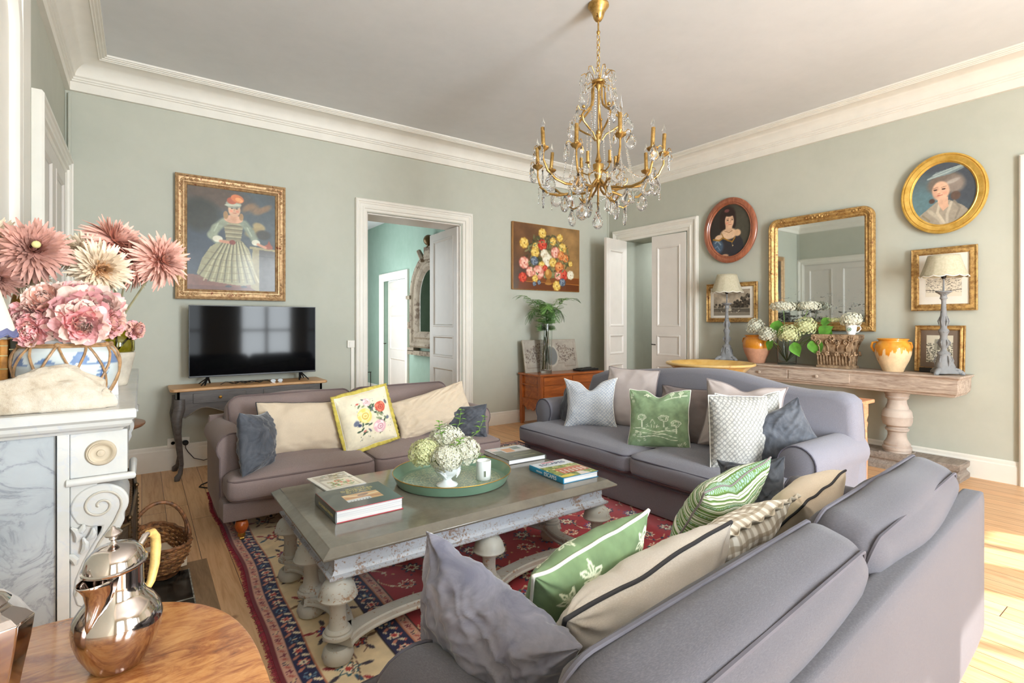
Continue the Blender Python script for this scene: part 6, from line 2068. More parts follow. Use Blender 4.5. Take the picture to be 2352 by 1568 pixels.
for x in (-0.14, -0.02, 0.10):
    g.box(x, x + 0.008, -0.06, 0.06, 0.026, 0.036)
g.box(-0.15, 0.14, -0.06, -0.052, 0.026, 0.036); g.box(-0.15, 0.14, 0.052, 0.06, 0.026, 0.036)
g.tube([(-0.1, -0.02, 0.036), (0.02, 0.02, 0.038), (0.12, 0.0, 0.036)], 0.008, 8)
g.build('dividers', m_plain('dark_tin', C(86, 82, 76), 0.4, 0.5), tb, smooth=0)

# glass cylinder with fern branches
fx, fy, fz = 4.565, 5.57, 0.7105
gv = thing('glass_vase', 'tall clear glass cylinder vase of fern branches on the commode', 'vase', (fx, fy, fz))
G().lathe([(0.0, 0.0), (0.078, 0.0), (0.080, 0.004), (0.086, 0.68), (0.083, 0.682), (0.077, 0.05), (0.070, 0.035), (0.0, 0.032)], 36).build('glass_cylinder', M['glass'], gv, smooth=0.9)
M['fern'] = m_plain('fern_green', C(78, 118, 58), 0.6, var=0.25, scale=20)
M['fern2'] = m_plain('fern_green_light', C(104, 146, 70), 0.6, var=0.25, scale=20)
def fern_branch(label, end, droop, seed, mat):
    rs = random.Random(seed)
    b0 = Vector((rs.uniform(-0.045, 0.045), rs.uniform(-0.045, 0.045), 0.05))
    t = thing('fern_branch', label, 'plant', (fx, fy, fz), 0, 'fern branches in the tall glass vase')
    e = Vector(end)
    nk = Vector((e.x * 0.10, e.y * 0.10, 0.70))
    P = []
    for i in range(15):
        s = i / 14
        if s < 0.5:
            p = b0.lerp(nk, s * 2)
        else:
            q = (s - 0.5) * 2
            p = nk.lerp(e, q) + Vector((0, 0, 0.10 * math.sin(PI * q) - droop * q * q))
        P.append(p)
    G().tube([tuple(p) for p in P], 0.003, 5).build('stem', M['stem'], t)
    g = G()
    for i in range(5, 15):
        p = P[i]; d = (P[min(i + 1, 14)] - P[i - 1]).normalized()
        sd_ = d.cross(Vector((0, 0, 1)))
        if sd_.length < 0.05: sd_ = Vector((1, 0, 0))
        sd_.normalize()
        if i < 6: continue
        for s in (-1, 1):
            L = 0.16 * (1.1 - 0.35 * (i - 6) / 8) * rs.uniform(0.7, 1.1)
            dd = (d * 0.5 + sd_ * s * rs.uniform(0.5, 1) + Vector((rs.uniform(-0.3, 0.3), rs.uniform(-0.3, 0.3), rs.uniform(-0.5, 0.2)))).normalized()
            # a pinna: many fine leaflets either side of a rib
            m_ = 11
            up = dd.cross(sd_)
            if up.length < 0.1: up = Vector((0, 0, 1))
            up.normalize(); w_ = dd.cross(up).normalized()
            for k in range(m_):
                q = k / m_
                c = p + dd * L * q + Vector((0, 0, -0.05 * L * 10 * q * q * 0.6))
                ll = 0.034 * math.sin(PI * (0.12 + 0.85 * q)) + 0.004
                for s2 in (-1, 1):
                    tip = c + w_ * s2 * ll + dd * ll * 0.5 + Vector((0, 0, -0.004))
                    g.add([tuple(c), tuple(c + dd * 0.006 + w_ * s2 * ll * 0.4), tuple(tip), tuple(c - dd * 0.001 + w_ * s2 * ll * 0.5)], [(0, 1, 2, 3)])
    g.build('fronds', M[mat], t, smooth=0)['kind'] = 'stuff'
FB = ('fern branch in the tall glass vase, one of the full middle ones')
ends = [((-0.46, 0.02, 1.16), 0.10, 'fern branch arching furthest left out of the tall glass vase'), ((0.50, -0.05, 1.14), 0.10, 'fern branch reaching furthest right out of the tall glass vase'),
        ((0.34, 0.04, 1.10), 0.06, 'fern branch rising right of the flower painting base'), ((-0.26, -0.10, 1.04), 0.04, FB), ((-0.12, -0.16, 0.98), 0.08, FB), ((0.10, -0.16, 0.95), 0.10, FB), ((0.22, -0.10, 0.92), 0.12, FB), ((-0.22, 0.06, 0.88), 0.10, FB), ((0.02, 0.05, 1.00), 0.04, FB), ((-0.30, -0.02, 0.96), 0.16, FB), ((0.12, 0.10, 0.96), 0.1, FB), ((0.0, -0.2, 0.88), 0.1, FB), ((-0.1, 0.1, 1.05), 0.1, FB), ((0.06, -0.05, 0.90), 0.02, FB)]
for i, (e, dr_, lab) in enumerate(ends):
    fern_branch(lab, e, dr_, 50 + i, 'fern' if i % 2 else 'fern2')
# ================================================================== long weathered console table on the right wall
M['weathered'] = m_wood('weathered_wood', C(138, 118, 104), C(196, 180, 164), 'y', 7, 0.7, 0, 0.3, dark=C(98, 82, 72))
M['weathered_z'] = m_worn('weathered_column', C(192, 178, 166), C(122, 104, 92), 0.60, 18, 0.75, C(162, 146, 134))
M['weathered_grey'] = m_wood('weathered_base', C(112, 100, 92), C(158, 146, 134), 'x', 7, 0.75, 0, 0.3)
KY0, KY1 = 1.385, 4.12
KX0, KX1 = 5.74, 6.155
kt = thing('console_table', 'long weathered wood console table with baluster legs along the right wall', 'table', (5.95, (KY0 + KY1) / 2, 0))
g = G()
prof = [(0.0, 0.933), (0.0, 0.918), (0.012, 0.910), (0.02, 0.895), (0.022, 0.80), (0.03, 0.775), (0.045, 0.762), (0.05, 0.748), (0.075, 0.742)]
hx, hy = (KX1 - KX0) / 2, (KY1 - KY0) / 2
g.rings([[(-hx + d, -hy + d, z), (hx - d * 0.2, -hy + d, z), (hx - d * 0.2, hy - d, z), (-hx + d, hy - d, z)] for d, z in prof], True, True, True)
g.build('top_and_apron', M['weathered'], kt, smooth=0.4, bevel=0.003)
for (a, b_) in ((-0.50, 0.10), (0.115, 0.72)):
    g = G(); g.box(-hx + 0.014, -hx + 0.03, a, b_, 0.795, 0.89)
    dr = g.build('drawer', M['weathered'], kt, smooth=0, bevel=0.003)
    g = G().at((-hx + 0.014, (a + b_) / 2, 0.845), ry=R(-90))
    g.lathe([(0.010, 0), (0.008, 0.008), (0.016, 0.016), (0.014, 0.026), (0, 0.03)], 14)
    g.build('knob', M['weathered'], dr)
BAL = [(0.110, 0.16), (0.112, 0.185), (0.118, 0.19), (0.118, 0.215), (0.104, 0.225), (0.108, 0.245), (0.096, 0.262), (0.082, 0.29), (0.074, 0.33), (0.078, 0.36), (0.094, 0.372), (0.096, 0.388), (0.084, 0.395), (0.084, 0.408), (0.112, 0.425), (0.122, 0.46), (0.122, 0.50), (0.126, 0.505), (0.122, 0.512), (0.118, 0.55), (0.106, 0.572), (0.094, 0.58), (0.090, 0.60), (0.078, 0.63), (0.076, 0.665), (0.090, 0.678), (0.096, 0.69), (0.092, 0.70), (0.100, 0.715), (0.110, 0.742)]
for y in (KY0 + 0.52, KY1 - 0.52):
    cy = y - (KY0 + KY1) / 2
    lg = G().at((-0.02, cy, 0)).lathe(BAL, 36).build('baluster_leg', M['weathered_z'], kt, smooth=0.7)
    g = G()
    pr2 = [(0.0, 0.0), (0.0, 0.045), (0.012, 0.06), (0.02, 0.072), (0.02, 0.085), (0.005, 0.10), (0.0, 0.115), (0.0, 0.15), (0.006, 0.155)]
    g.rings([[(-0.14 + d, cy - 0.50 + d, z), (0.16 - d, cy - 0.50 + d, z), (0.16 - d, cy + 0.36 - d, z), (-0.14 + d, cy + 0.36 - d, z)] for d, z in pr2], True, True, True)
    g.at((-0.02, cy, 0)).box(-0.115, 0.115, -0.115, 0.115, 0.15, 0.165)
    g.build('plinth', M['weathered_grey'], kt, smooth=0.4)

# candlestick lamps
M['grey_carved'] = m_worn('grey_carved_wood', C(122, 123, 124), C(88, 88, 90), 0.55, 30, 0.7, C(140, 141, 142))
M['shade'] = NB('linen_shade').m
b = NB('lamp_shade_linen'); v = b.coords()
b.base(b.ramp(b.noise(v, 60, 3), [(0.3, C(176, 168, 142)), (0.7, C(192, 184, 160))]))
b.set(Roughness=0.9, Transmission_Weight=0.0)
M['shade'] = b.m
def lamp(label, x, y, z, hsh, rot, rt, rb, top):
    t = thing('table_lamp', label, 'lamp', (x, y, z), rot)
    H_ = hsh
    # lobed carved candlestick
    def tri(a, zz):
        return 1 + 0.30 * math.cos(3 * a) * max(0.0, 1 - zz / (0.24 * H_))
    prof = [(0.085, 0.012), (0.090, 0.022), (0.078, 0.036), (0.066, 0.05), (0.072, 0.07), (0.064, 0.10), (0.054, 0.14), (0.046, 0.165), (0.052, 0.18), (0.044, 0.192), (0.024, 0.205), (0.022, 0.225), (0.034, 0.245), (0.040, 0.27), (0.034, 0.295), (0.026, 0.32), (0.030, 0.345), (0.040, 0.37), (0.038, 0.385), (0.024, 0.40), (0.026, 0.44), (0.032, 0.47), (0.026, 0.50), (0.020, 0.56), (0.017, 0.63), (0.020, 0.645), (0.030, 0.655), (0.024, 0.67), (0.024, 0.685), (0.044, 0.70), (0.060, 0.71), (0.060, 0.718), (0.0, 0.72)]
    k = H_ / 0.72
    g = G().lathe([(r, zz * k) for r, zz in prof], 36, wob=tri)
    body = g.build('carved_stem', M['grey_carved'], t, smooth=0.9)
    g = G()
    for i in range(3):
        a = i * 2 * PI / 3
        c_, s_ = math.cos(a), math.sin(a)
        g.tube([(0.07 * c_, 0.07 * s_, 0.05), (0.105 * c_, 0.105 * s_, 0.035), (0.135 * c_, 0.135 * s_, 0.014), (0.15 * c_, 0.15 * s_, 0.010)], [0.02, 0.024, 0.020, 0.010], 10)
    g.build('paw_feet', M['grey_carved'], t)
    g = G()
    for i in range(6):
        a = i * PI / 3
        for (r0, z0_, L) in ((0.058, 0.075, 0.09), (0.030, 0.42, 0.08), (0.038, 0.25, 0.05)):
            c_, s_ = math.cos(a), math.sin(a)
            g.tube([((r0) * c_, (r0) * s_, z0_ * k), ((r0 + 0.010) * c_, (r0 + 0.010) * s_, (z0_ + L * 0.5) * k), ((r0 - 0.004) * c_, (r0 - 0.004) * s_, (z0_ + L) * k)], [0.003, 0.007, 0.003], 6)
    g.build('carving', M['grey_carved'], t)['kind'] = 'stuff'
    G().tube([(0, 0, H_), (0, 0, top - 0.02)], 0.007, 8).build('rod', M['grey_carved'], t)
    G().lathe([(0.012, H_ + 0.11), (0.02, H_ + 0.125), (0.02, H_ + 0.165), (0.012, H_ + 0.18)], 14).build('lamp_holder', M['darkmetal'], t)
    # scalloped shade
    n = 96
    rings, rim = [], []
    hh = top - (H_ + 0.135)
    for j in range(9):
        q = j / 8
        rr = []
        for i in range(n):
            a = 2 * PI * i / n
            r = rb + (rt - rb) * (q ** 0.85)
            zz = top - hh + hh * q - (0.012 * abs(math.sin(a * 6)) * (1 - q) if q < 1 else 0) + 0.0
            rr.append((r * math.cos(a), r * math.sin(a), zz))
        rings.append(rr)
    sh = G().rings(rings)
    so_ = sh.build('lamp_shade', M['shade'], t, smooth=1.2)
    sm = so_.modifiers.new('s', 'SOLIDIFY'); sm.thickness = 0.0025
    G().tube(rings[0], 0.004, 5, closed=True).build('shade_trim', M['pipe_white'], so_)
    return t
lamp('far candlestick lamp with a scalloped linen shade, beside the first glazed pot', 5.95, 3.705, 0.933, 0.72, 0.4, 0.115, 0.19, 1.075)
lamp('near candlestick lamp with a wide scalloped linen shade at the console end', 5.93, 1.548, 0.933, 0.76, 0.9, 0.115, 0.178, 1.082)

# glazed confit pots
def glaze_mat(name, c1, c2, bare, zline, drip):
    b = NB(name)
    v = b.coords()
    sp = b.n('SeparateXYZ'); b.l(v, sp.inputs[0])
    n1 = b.noise(v, 7, 5, 0.6)
    n2 = b.noise(b.coords((1, 1, 0.25)), 22, 3, 0.5)
    zz = b.math('ADD', sp.outputs[2], b.math('MULTIPLY', b.math('SUBTRACT', n2 if drip else n1, 0.5), 0.30 if drip else 0.05))
    mk = b.ramp(b.math('SUBTRACT', zz, zline - 0.5), [(0.49, (0, 0, 0, 1)), (0.505, (1, 1, 1, 1))])
    gl_ = b.ramp(n1, [(0.3, c1), (0.7, c2)])
    br = b.ramp(b.noise(v, 14, 5, 0.7), [(0.35, bare), (0.7, tuple(min(1, x * 1.35) for x in bare[:3]) + (1,))])
    b.base(b.mix(mk, br, gl_))
    rg = b.n('MapRange'); b.l(mk, rg.inputs[0]); rg.inputs[3].default_value = 0.7; rg.inputs[4].default_value = 0.12
    b.l(rg.outputs[0], b.p.inputs['Roughness'])
    return b.m
def pot(label, loc, k, mat, handles, rz=0.0):
    t = thing('glazed_pot', label, 'pot', loc, rz)
    prof = [(0.0, 0.0), (0.085, 0.0), (0.09, 0.01), (0.105, 0.05), (0.132, 0.11), (0.150, 0.17), (0.155, 0.215), (0.148, 0.26), (0.130, 0.29), (0.120, 0.302), (0.122, 0.312), (0.134, 0.318), (0.134, 0.325), (0.126, 0.328), (0.112, 0.31), (0.10, 0.26), (0.09, 0.06), (0.0, 0.04)]
    G().lathe([(r * k, z * k) for r, z in prof], 40).build('pot_body', mat, t, smooth=0.9)
    for a in handles:
        g = G().at((0, 0, 0), rz=a)
        g.tube([(0.128 * k, 0, 0.292 * k), (0.168 * k, 0, 0.285 * k), (0.178 * k, 0, 0.245 * k), (0.165 * k, 0, 0.21 * k), (0.150 * k, 0, 0.195 * k)], [0.010 * k, 0.011 * k, 0.011 * k, 0.011 * k, 0.012 * k], 8)
        g.build('handle', mat, t)
    return t
pot('ochre and terracotta glazed pot standing beside the hydrangea vase', (5.95, 3.318, 0.933), 1.0, glaze_mat('ochre_glaze', C(176, 108, 28), C(212, 140, 44), C(176, 128, 100), 0.175, False), (R(-110), R(70)), 0.3)
pot('cream and orange glazed pot with drips beside the near candlestick lamp', (5.95, 1.945, 0.933), 0.97, glaze_mat('orange_glaze', C(196, 112, 26), C(226, 166, 58), C(206, 180, 142), 0.185, True), (R(80), R(-70)), 0.5)
bx_ = thing('dark_box', 'small black box half hidden behind the cream and orange pot', 'box', (6.09, 1.72, 0.9335))
G().box(-0.03, 0.03, -0.05, 0.05, 0, 0.045).build('box_body', M['black'], bx_, smooth=0, bevel=0.006)
G().box(-0.031, 0.031, -0.051, 0.051, 0.03, 0.034).build('lid_line', M['darkmetal'], bx_, smooth=0)

# glass vase with hydrangeas on the console
HVX, HVY, HVZ = 5.93, 2.955, 0.9335
M['water_glass'] = m_glass('vase_glass', (0.90, 0.97, 0.95, 1), 0.0, 1.45)
hv_ = thing('glass_vase', 'wide clear glass vase of white hydrangeas on the console', 'vase', (HVX, HVY, HVZ))
G().lathe([(0.0, 0.0), (0.095, 0.0), (0.098, 0.004), (0.100, 0.30), (0.097, 0.302), (0.094, 0.02), (0.09, 0.016), (0.0, 0.014)], 36).build('glass_cylinder', M['water_glass'], hv_, smooth=0.9)
CG = 'hydrangeas in the wide glass vase on the console'
cb_ = (HVX, HVY, HVZ + 0.03)
for i, (dy, dz, dx, r, fl_, lab) in enumerate(((0.03, 0.655, -0.02, 0.135, 0.42, 'flat white hydrangea head standing tallest over the console vase'),
                                   (-0.20, 0.655, 0.10, 0.115, 0.45, 'pale lacecap hydrangea head behind the tallest one near the mirror'),
                                   (0.34, 0.42, -0.04, 0.100, 1.0, 'white hydrangea ball reaching left toward the ochre pot'),
                                   (0.155, 0.335, -0.11, 0.100, 0.9, 'white hydrangea ball low on the left over the vase rim'),
                                   (-0.09, 0.345, -0.13, 0.110, 0.95, 'cream hydrangea ball low in front of the vase'),
                                   (-0.215, 0.43, -0.02, 0.115, 0.9, 'cream hydrangea ball on the right of the console vase'))):
    hydrangea(lab, (HVX + dx, HVY + dy, HVZ + dz), cb_, r, 60 + i, fl_, 'florets' if i < 4 else 'florets_green', 150, 0.015, group=CG, stem_r=0.004)
LG = 'broad green leaves in the wide glass vase'
for i, (dy, dz, dx, L, wd, dirv, lab) in enumerate(((0.03, 0.50, -0.12, 0.20, 0.16, (0, 0.1, -1), 'broad hydrangea leaf hanging in front of the console vase'),
                                        (0.10, 0.27, -0.12, 0.14, 0.10, (0.1, 0.5, -0.8), 'leaf over the left rim of the console vase'),
                                        (-0.13, 0.26, -0.11, 0.17, 0.13, (0, -0.3, -0.9), 'leaf over the right rim of the console vase'),
                                        (-0.36, 0.34, -0.03, 0.16, 0.14, (0, -0.4, 0.3), 'rounded leaf standing right of the cream hydrangeas'),
                                        (-0.33, 0.30, -0.08, 0.19, 0.16, (0, -0.2, -0.9), 'large leaf drooping beside the carved capital'),
                                        (-0.42, 0.42, 0.02, 0.12, 0.06, (0, -0.3, -0.9), 'narrow leaf drooping over the mirror corner'),
                                        (-0.36, 0.46, 0.0, 0.13, 0.09, (0, -0.8, 0.35), 'leaf below the small green hydrangea'))):
    t = thing('hydrangea_leaf', lab, 'leaf', cb_, 0, LG)
    g = G()
    leaf_shape(g, (dx, dy, dz - 0.03), dirv, (-1, 0, 0.3), L, wd, 0.12, 9)
    g.build('blade', M['leaf'], t, smooth=1)
    G().tube([(0, 0, 0), (dx * 0.5, dy * 0.4, dz * 0.6), (dx, dy, dz - 0.03)], 0.003, 5).build('stem', M['stem'], t)
hydrangea('small unripe green hydrangea head reaching across the mirror', (HVX + 0.02, HVY - 0.50, HVZ + 0.50), cb_, 0.07, 71, 0.3, 'florets_green', 60, 0.012, stem_r=0.003)

# carved capital, mug of hydrangea
M['capital'] = m_gilt('gilded_old_wood', C(112, 86, 62), C(188, 160, 128), C(78, 58, 42), 22, 0.6, 0.25, 0.6)
cp = thing('carved_capital', 'carved gilded wooden corinthian capital on the console', 'carving', (5.96, 2.445, 0.9335))
g = G()
def sq(w, z, d=None):
    return [(-(d or w * 0.62), -w, z), ((d or w * 0.62), -w, z), ((d or w * 0.62), w, z), (-(d or w * 0.62), w, z)]
g.rings([sq(0.165, 0.0), sq(0.165, 0.02), sq(0.145, 0.03), sq(0.145, 0.12), sq(0.165, 0.22), sq(0.19, 0.29), sq(0.205, 0.31), sq(0.205, 0.345), sq(0.19, 0.35)], True, True, True)
g.build('core', M['capital'], cp, smooth=0.3)
for (ax, off) in (('front', -0.13), ('end', -0.205)):
    g = G()
    cols_ = (-0.13, -0.045, 0.045, 0.13) if ax == 'front' else (-0.06, 0.06)
    def P3(u, o, z):
        return (off * 0.72 - o, u, z) if ax == 'front' else (u, off * 0.72 - o, z)
    for u in np.linspace(cols_[0] - 0.02, cols_[-1] + 0.02, 11 if ax == 'front' else 5):
        g.tube([P3(u, 0.0, 0.03), P3(u, 0.006, 0.09), P3(u, 0.010, 0.13), P3(u * 1.05, 0.03, 0.145)], [0.007, 0.008, 0.008, 0.009], 6)
    for u in cols_:
        for k in range(5):
            g.sph(P3(u + 0.012 * math.cos(k * 1.3), 0.035 + 0.012 * (k / 5), 0.150 + 0.014 * math.sin(k * 1.3)), 0.012, 7, 5)
        g.tube([P3(u, 0.01, 0.15), P3(u, 0.02, 0.22), P3(u + (0.03 if u > 0 else -0.03), 0.03, 0.27)], [0.006, 0.007, 0.005], 6)
    for u in ((cols_[0], -1), (cols_[1], 1), (cols_[-2], -1), (cols_[-1], 1)):
        c_ = u[0]
        sp_ = [(c_ + u[1] * (0.034 - 0.0045 * k * 0.5) * math.cos(k * 0.62) * (1 - k / 17), 0.030 + 0.001 * k, 0.265 + (0.034) * math.sin(k * 0.62) * (1 - k / 17)) for k in range(15)]
        g.tube([P3(a, o, z) for a, o, z in sp_], [0.009 - 0.0003 * k for k in range(15)], 6)
    for u in (0.0, cols_[0] - 0.05, cols_[-1] + 0.05):
        for k in range(7):
            g.sph(P3(u + 0.02 * math.cos(k * 0.9), 0.035, 0.31 + 0.022 * math.sin(k * 0.9)), 0.013, 7, 5)
    g.build('carving', M['capital'], cp, smooth=2)['kind'] = 'stuff'
mg = thing('mug', 'white mug with green emblem holding one hydrangea on top of the capital', 'mug', (5.90, 2.29, 0.9335 + 0.35))
G().lathe([(0.0, 0.0), (0.034, 0.0), (0.036, 0.006), (0.047, 0.05), (0.052, 0.098), (0.050, 0.099), (0.044, 0.05), (0.0, 0.01)], 30).build('mug_body', M['china'], mg, smooth=0.9)
G().tube([(0.0, -0.045, 0.085), (0, -0.08, 0.088), (0, -0.088, 0.06), (0, -0.065, 0.03), (0, -0.042, 0.024)], 0.0055, 8).build('handle', M['china'], mg)
g = G()
g.tube([(-0.0475 - 0.0006 * z_, 0.017 * math.cos(a), 0.055 + 0.017 * math.sin(a)) for z_, a in [(0, q) for q in np.linspace(0, 2 * PI, 20)[:-1]]], 0.0028, 5, closed=True)
g.sph((-0.0475, 0, 0.055), 0.008, 8, 5, sx=0.3)
g.build('emblem', m_plain('emblem_green', C(60, 122, 78), 0.3), mg)
hydrangea('white hydrangea ball in the emblem mug, one half seen again in the mirror', (5.90, 2.29, 1.435), (5.90, 2.29, 1.30), 0.098, 80, 0.78, 'florets', 150, 0.014)

# sofa table and the great bowl
M['orange_wood'] = m_wood('orange_pine', C(176, 110, 72), C(212, 150, 110), 'y', 6, 0.6)
st_ = thing('side_table', 'orange pine side table behind the camel-back sofa carrying the big bowl', 'table', (4.36, 2.50, 0))
g = G(); g.box(-0.18, 0.18, -0.90, 0.90, 0.795, 0.822)
g.build('top', M['orange_wood'], st_, smooth=0, bevel=0.006)
g = G(); g.box(-0.15, 0.15, -0.85, 0.85, 0.73, 0.795)
g.build('apron', M['orange_wood'], st_, smooth=0)
for sx in (-1, 1):
    for sy in (-1, 1):
        G().at((sx * 0.13, sy * 0.84, 0)).lathe([(0.014, 0.0), (0.02, 0.05), (0.026, 0.1), (0.018, 0.13), (0.026, 0.2), (0.03, 0.4), (0.024, 0.6), (0.03, 0.64), (0.022, 0.66), (0.032, 0.70), (0.032, 0.795)], 14).build('leg', M['orange_wood'], st_)
M['bowl_in'] = glaze_mat('yellow_bowl_glaze', C(196, 152, 74), C(220, 184, 112), C(196, 152, 116), 0.10, False)
bw = thing('bowl', 'huge shallow yellow-glazed terracotta bowl behind the camel-back sofa', 'bowl', (4.45, 2.95, 0.8225))
G().lathe([(0.0, 0.0), (0.20, 0.0), (0.21, 0.008), (0.355, 0.155), (0.385, 0.172), (0.402, 0.180), (0.406, 0.192), (0.396, 0.200), (0.378, 0.197), (0.34, 0.165), (0.19, 0.03), (0.0, 0.022)], 64).build('bowl_body', M['bowl_in'], bw, smooth=0.8)
G().tube([(0.396 * math.cos(a), 0.396 * math.sin(a), 0.190) for a in np.linspace(0, 2 * PI, 65)[:-1]], 0.012, 8, closed=True).build('rim', m_worn('bowl_rim_glaze', C(212, 176, 112), C(160, 104, 60), 0.58, 20, 0.3), bw)

# ================================================================== chandelier
CHX, CHY = 2.683, 2.68
M['ormolu'] = m_gilt('ormolu', C(148, 112, 56), C(204, 166, 100), C(112, 78, 40), 24, 0.36, 0.8, 0.2)
M['crystal'] = m_glass('crystal', (1, 1, 1, 1), 0.0, 1.55)
M['bulb'] = m_glass('bulb_glass', (1, 1, 1, 1), 0.02, 1.2)
chn = thing('chandelier', 'gilt and crystal ten-arm candle chandelier hanging from the ceiling', 'chandelier', (CHX, CHY, 2.1))
def Z(z): return z - 2.1
G().at((0, 0, Z(0))).lathe([(0.074, 3.70), (0.076, 3.685), (0.066, 3.672), (0.052, 3.650), (0.046, 3.640), (0.044, 3.632), (0.034, 3.60), (0.022, 3.582), (0.008, 3.575)], 32).build('ceiling_rose', M['ormolu'], chn, smooth=0.6)
G().at((0, 0, Z(0))).lathe([(0.006, 3.58), (0.006, 3.51), (0.013, 3.505), (0.013, 3.495), (0.008, 3.485), (0.004, 3.48)], 12).build('rod', M['ormolu'], chn)
g = G()
zz = 3.485
for k in range(9):
    L = 0.045
    c_ = Z(zz - L / 2)
    pts = []
    for i in range(14):
        a = 2 * PI * i / 14
        u, w_ = 0.0125 * math.cos(a), L / 2 * math.sin(a)
        pts.append((u, 0, c_ + w_) if k % 2 == 0 else (0, u, c_ + w_))
    g.tube(pts, 0.0032, 6, closed=True)
    zz -= L - 0.008
g.build('chain', M['ormolu'], chn)
zc0 = 3.135
g = G().at((0, 0, Z(0)))
g.lathe([(0.004, 3.17), (0.010, 3.16), (0.012, 3.15), (0.046, 3.147), (0.05, 3.14), (0.045, 3.128), (0.022, 3.12), (0.018, 3.10), (0.008, 3.085), (0.004, 3.06)], 24)
g.lathe([(0.004, 2.80), (0.014, 2.79), (0.018, 2.775), (0.014, 2.765), (0.026, 2.755), (0.024, 2.74), (0.012, 2.70), (0.009, 2.64), (0.014, 2.60), (0.024, 2.57), (0.014, 2.555), (0.04, 2.545), (0.04, 2.535), (0.026, 2.46), (0.016, 2.43), (0.03, 2.42), (0.03, 2.405), (0.012, 2.385), (0.004, 2.37)], 24)
g.tube([(0, 0, 3.07), (0, 0, 2.79)], 0.006, 8)
g.build('central_stem', M['ormolu'], chn, smooth=0.7)
NA = 10
A0 = YAW - 0.0
ph0 = math.atan2(-math.sin(YAW), -math.cos(YAW)) + R(8)      # front arm, almost facing the window side
drops = []                                                # (x, y, z, size, kind)
crown_g = []
for k in range(5):                                        # crown: five S-branches and their sprays
    a = ph0 + 2 * PI * k / 5 + 0.2
    c_, s_ = math.cos(a), math.sin(a)
    def q(r, z): return (r * c_, r * s_, Z(z))
    g = G()
    path = [q(0.02, 3.13), q(0.05, 3.10), q(0.05, 3.02), q(0.06, 2.96), q(0.11, 2.915), q(0.145, 2.895), q(0.165, 2.865), q(0.15, 2.825), q(0.10, 2.79), q(0.055, 2.765), q(0.025, 2.72)]
    g.tube(path, [0.006, 0.007, 0.007, 0.008, 0.008, 0.009, 0.008, 0.007, 0.007, 0.006, 0.005], 8)
    g.sph(q(0.150, 2.925), 0.013, 10)
    g.tube([q(0.155, 2.90), q(0.185, 2.895), q(0.205, 2.92), q(0.215, 2.905), q(0.212, 2.885)], 0.0035, 6)
    g.build('crown_branch', M['ormolu'], chn)
    g = G()
    g.tube([q(0.03, 3.15), q(0.045, 3.20), q(0.07, 3.235), q(0.095, 3.225), q(0.10, 3.20)], 0.0032, 6)
    a2 = a + PI / 5
    g.tube([(0.03 * math.cos(a2), 0.03 * math.sin(a2), Z(3.14)), (0.07 * math.cos(a2), 0.07 * math.sin(a2), Z(3.18)), (0.10 * math.cos(a2), 0.10 * math.sin(a2), Z(3.20)), (0.125 * math.cos(a2), 0.125 * math.sin(a2), Z(3.185))], 0.0032, 6)
    g.tube([q(0.04, 3.13), q(0.08, 3.115), q(0.11, 3.09), q(0.125, 3.10)], 0.0032, 6)
    g.build('crown_spray', M['ormolu'], chn)
    drops += [(0.10 * c_, 0.10 * s_, 3.195, 0.060, 'drop'), (0.125 * math.cos(a2), 0.125 * math.sin(a2), 3.18, 0.055, 'drop'), (0.125 * c_, 0.125 * s_, 3.09, 0.06, 'drop'), (0.213 * c_, 0.213 * s_, 2.885, 0.085, 'plate')]
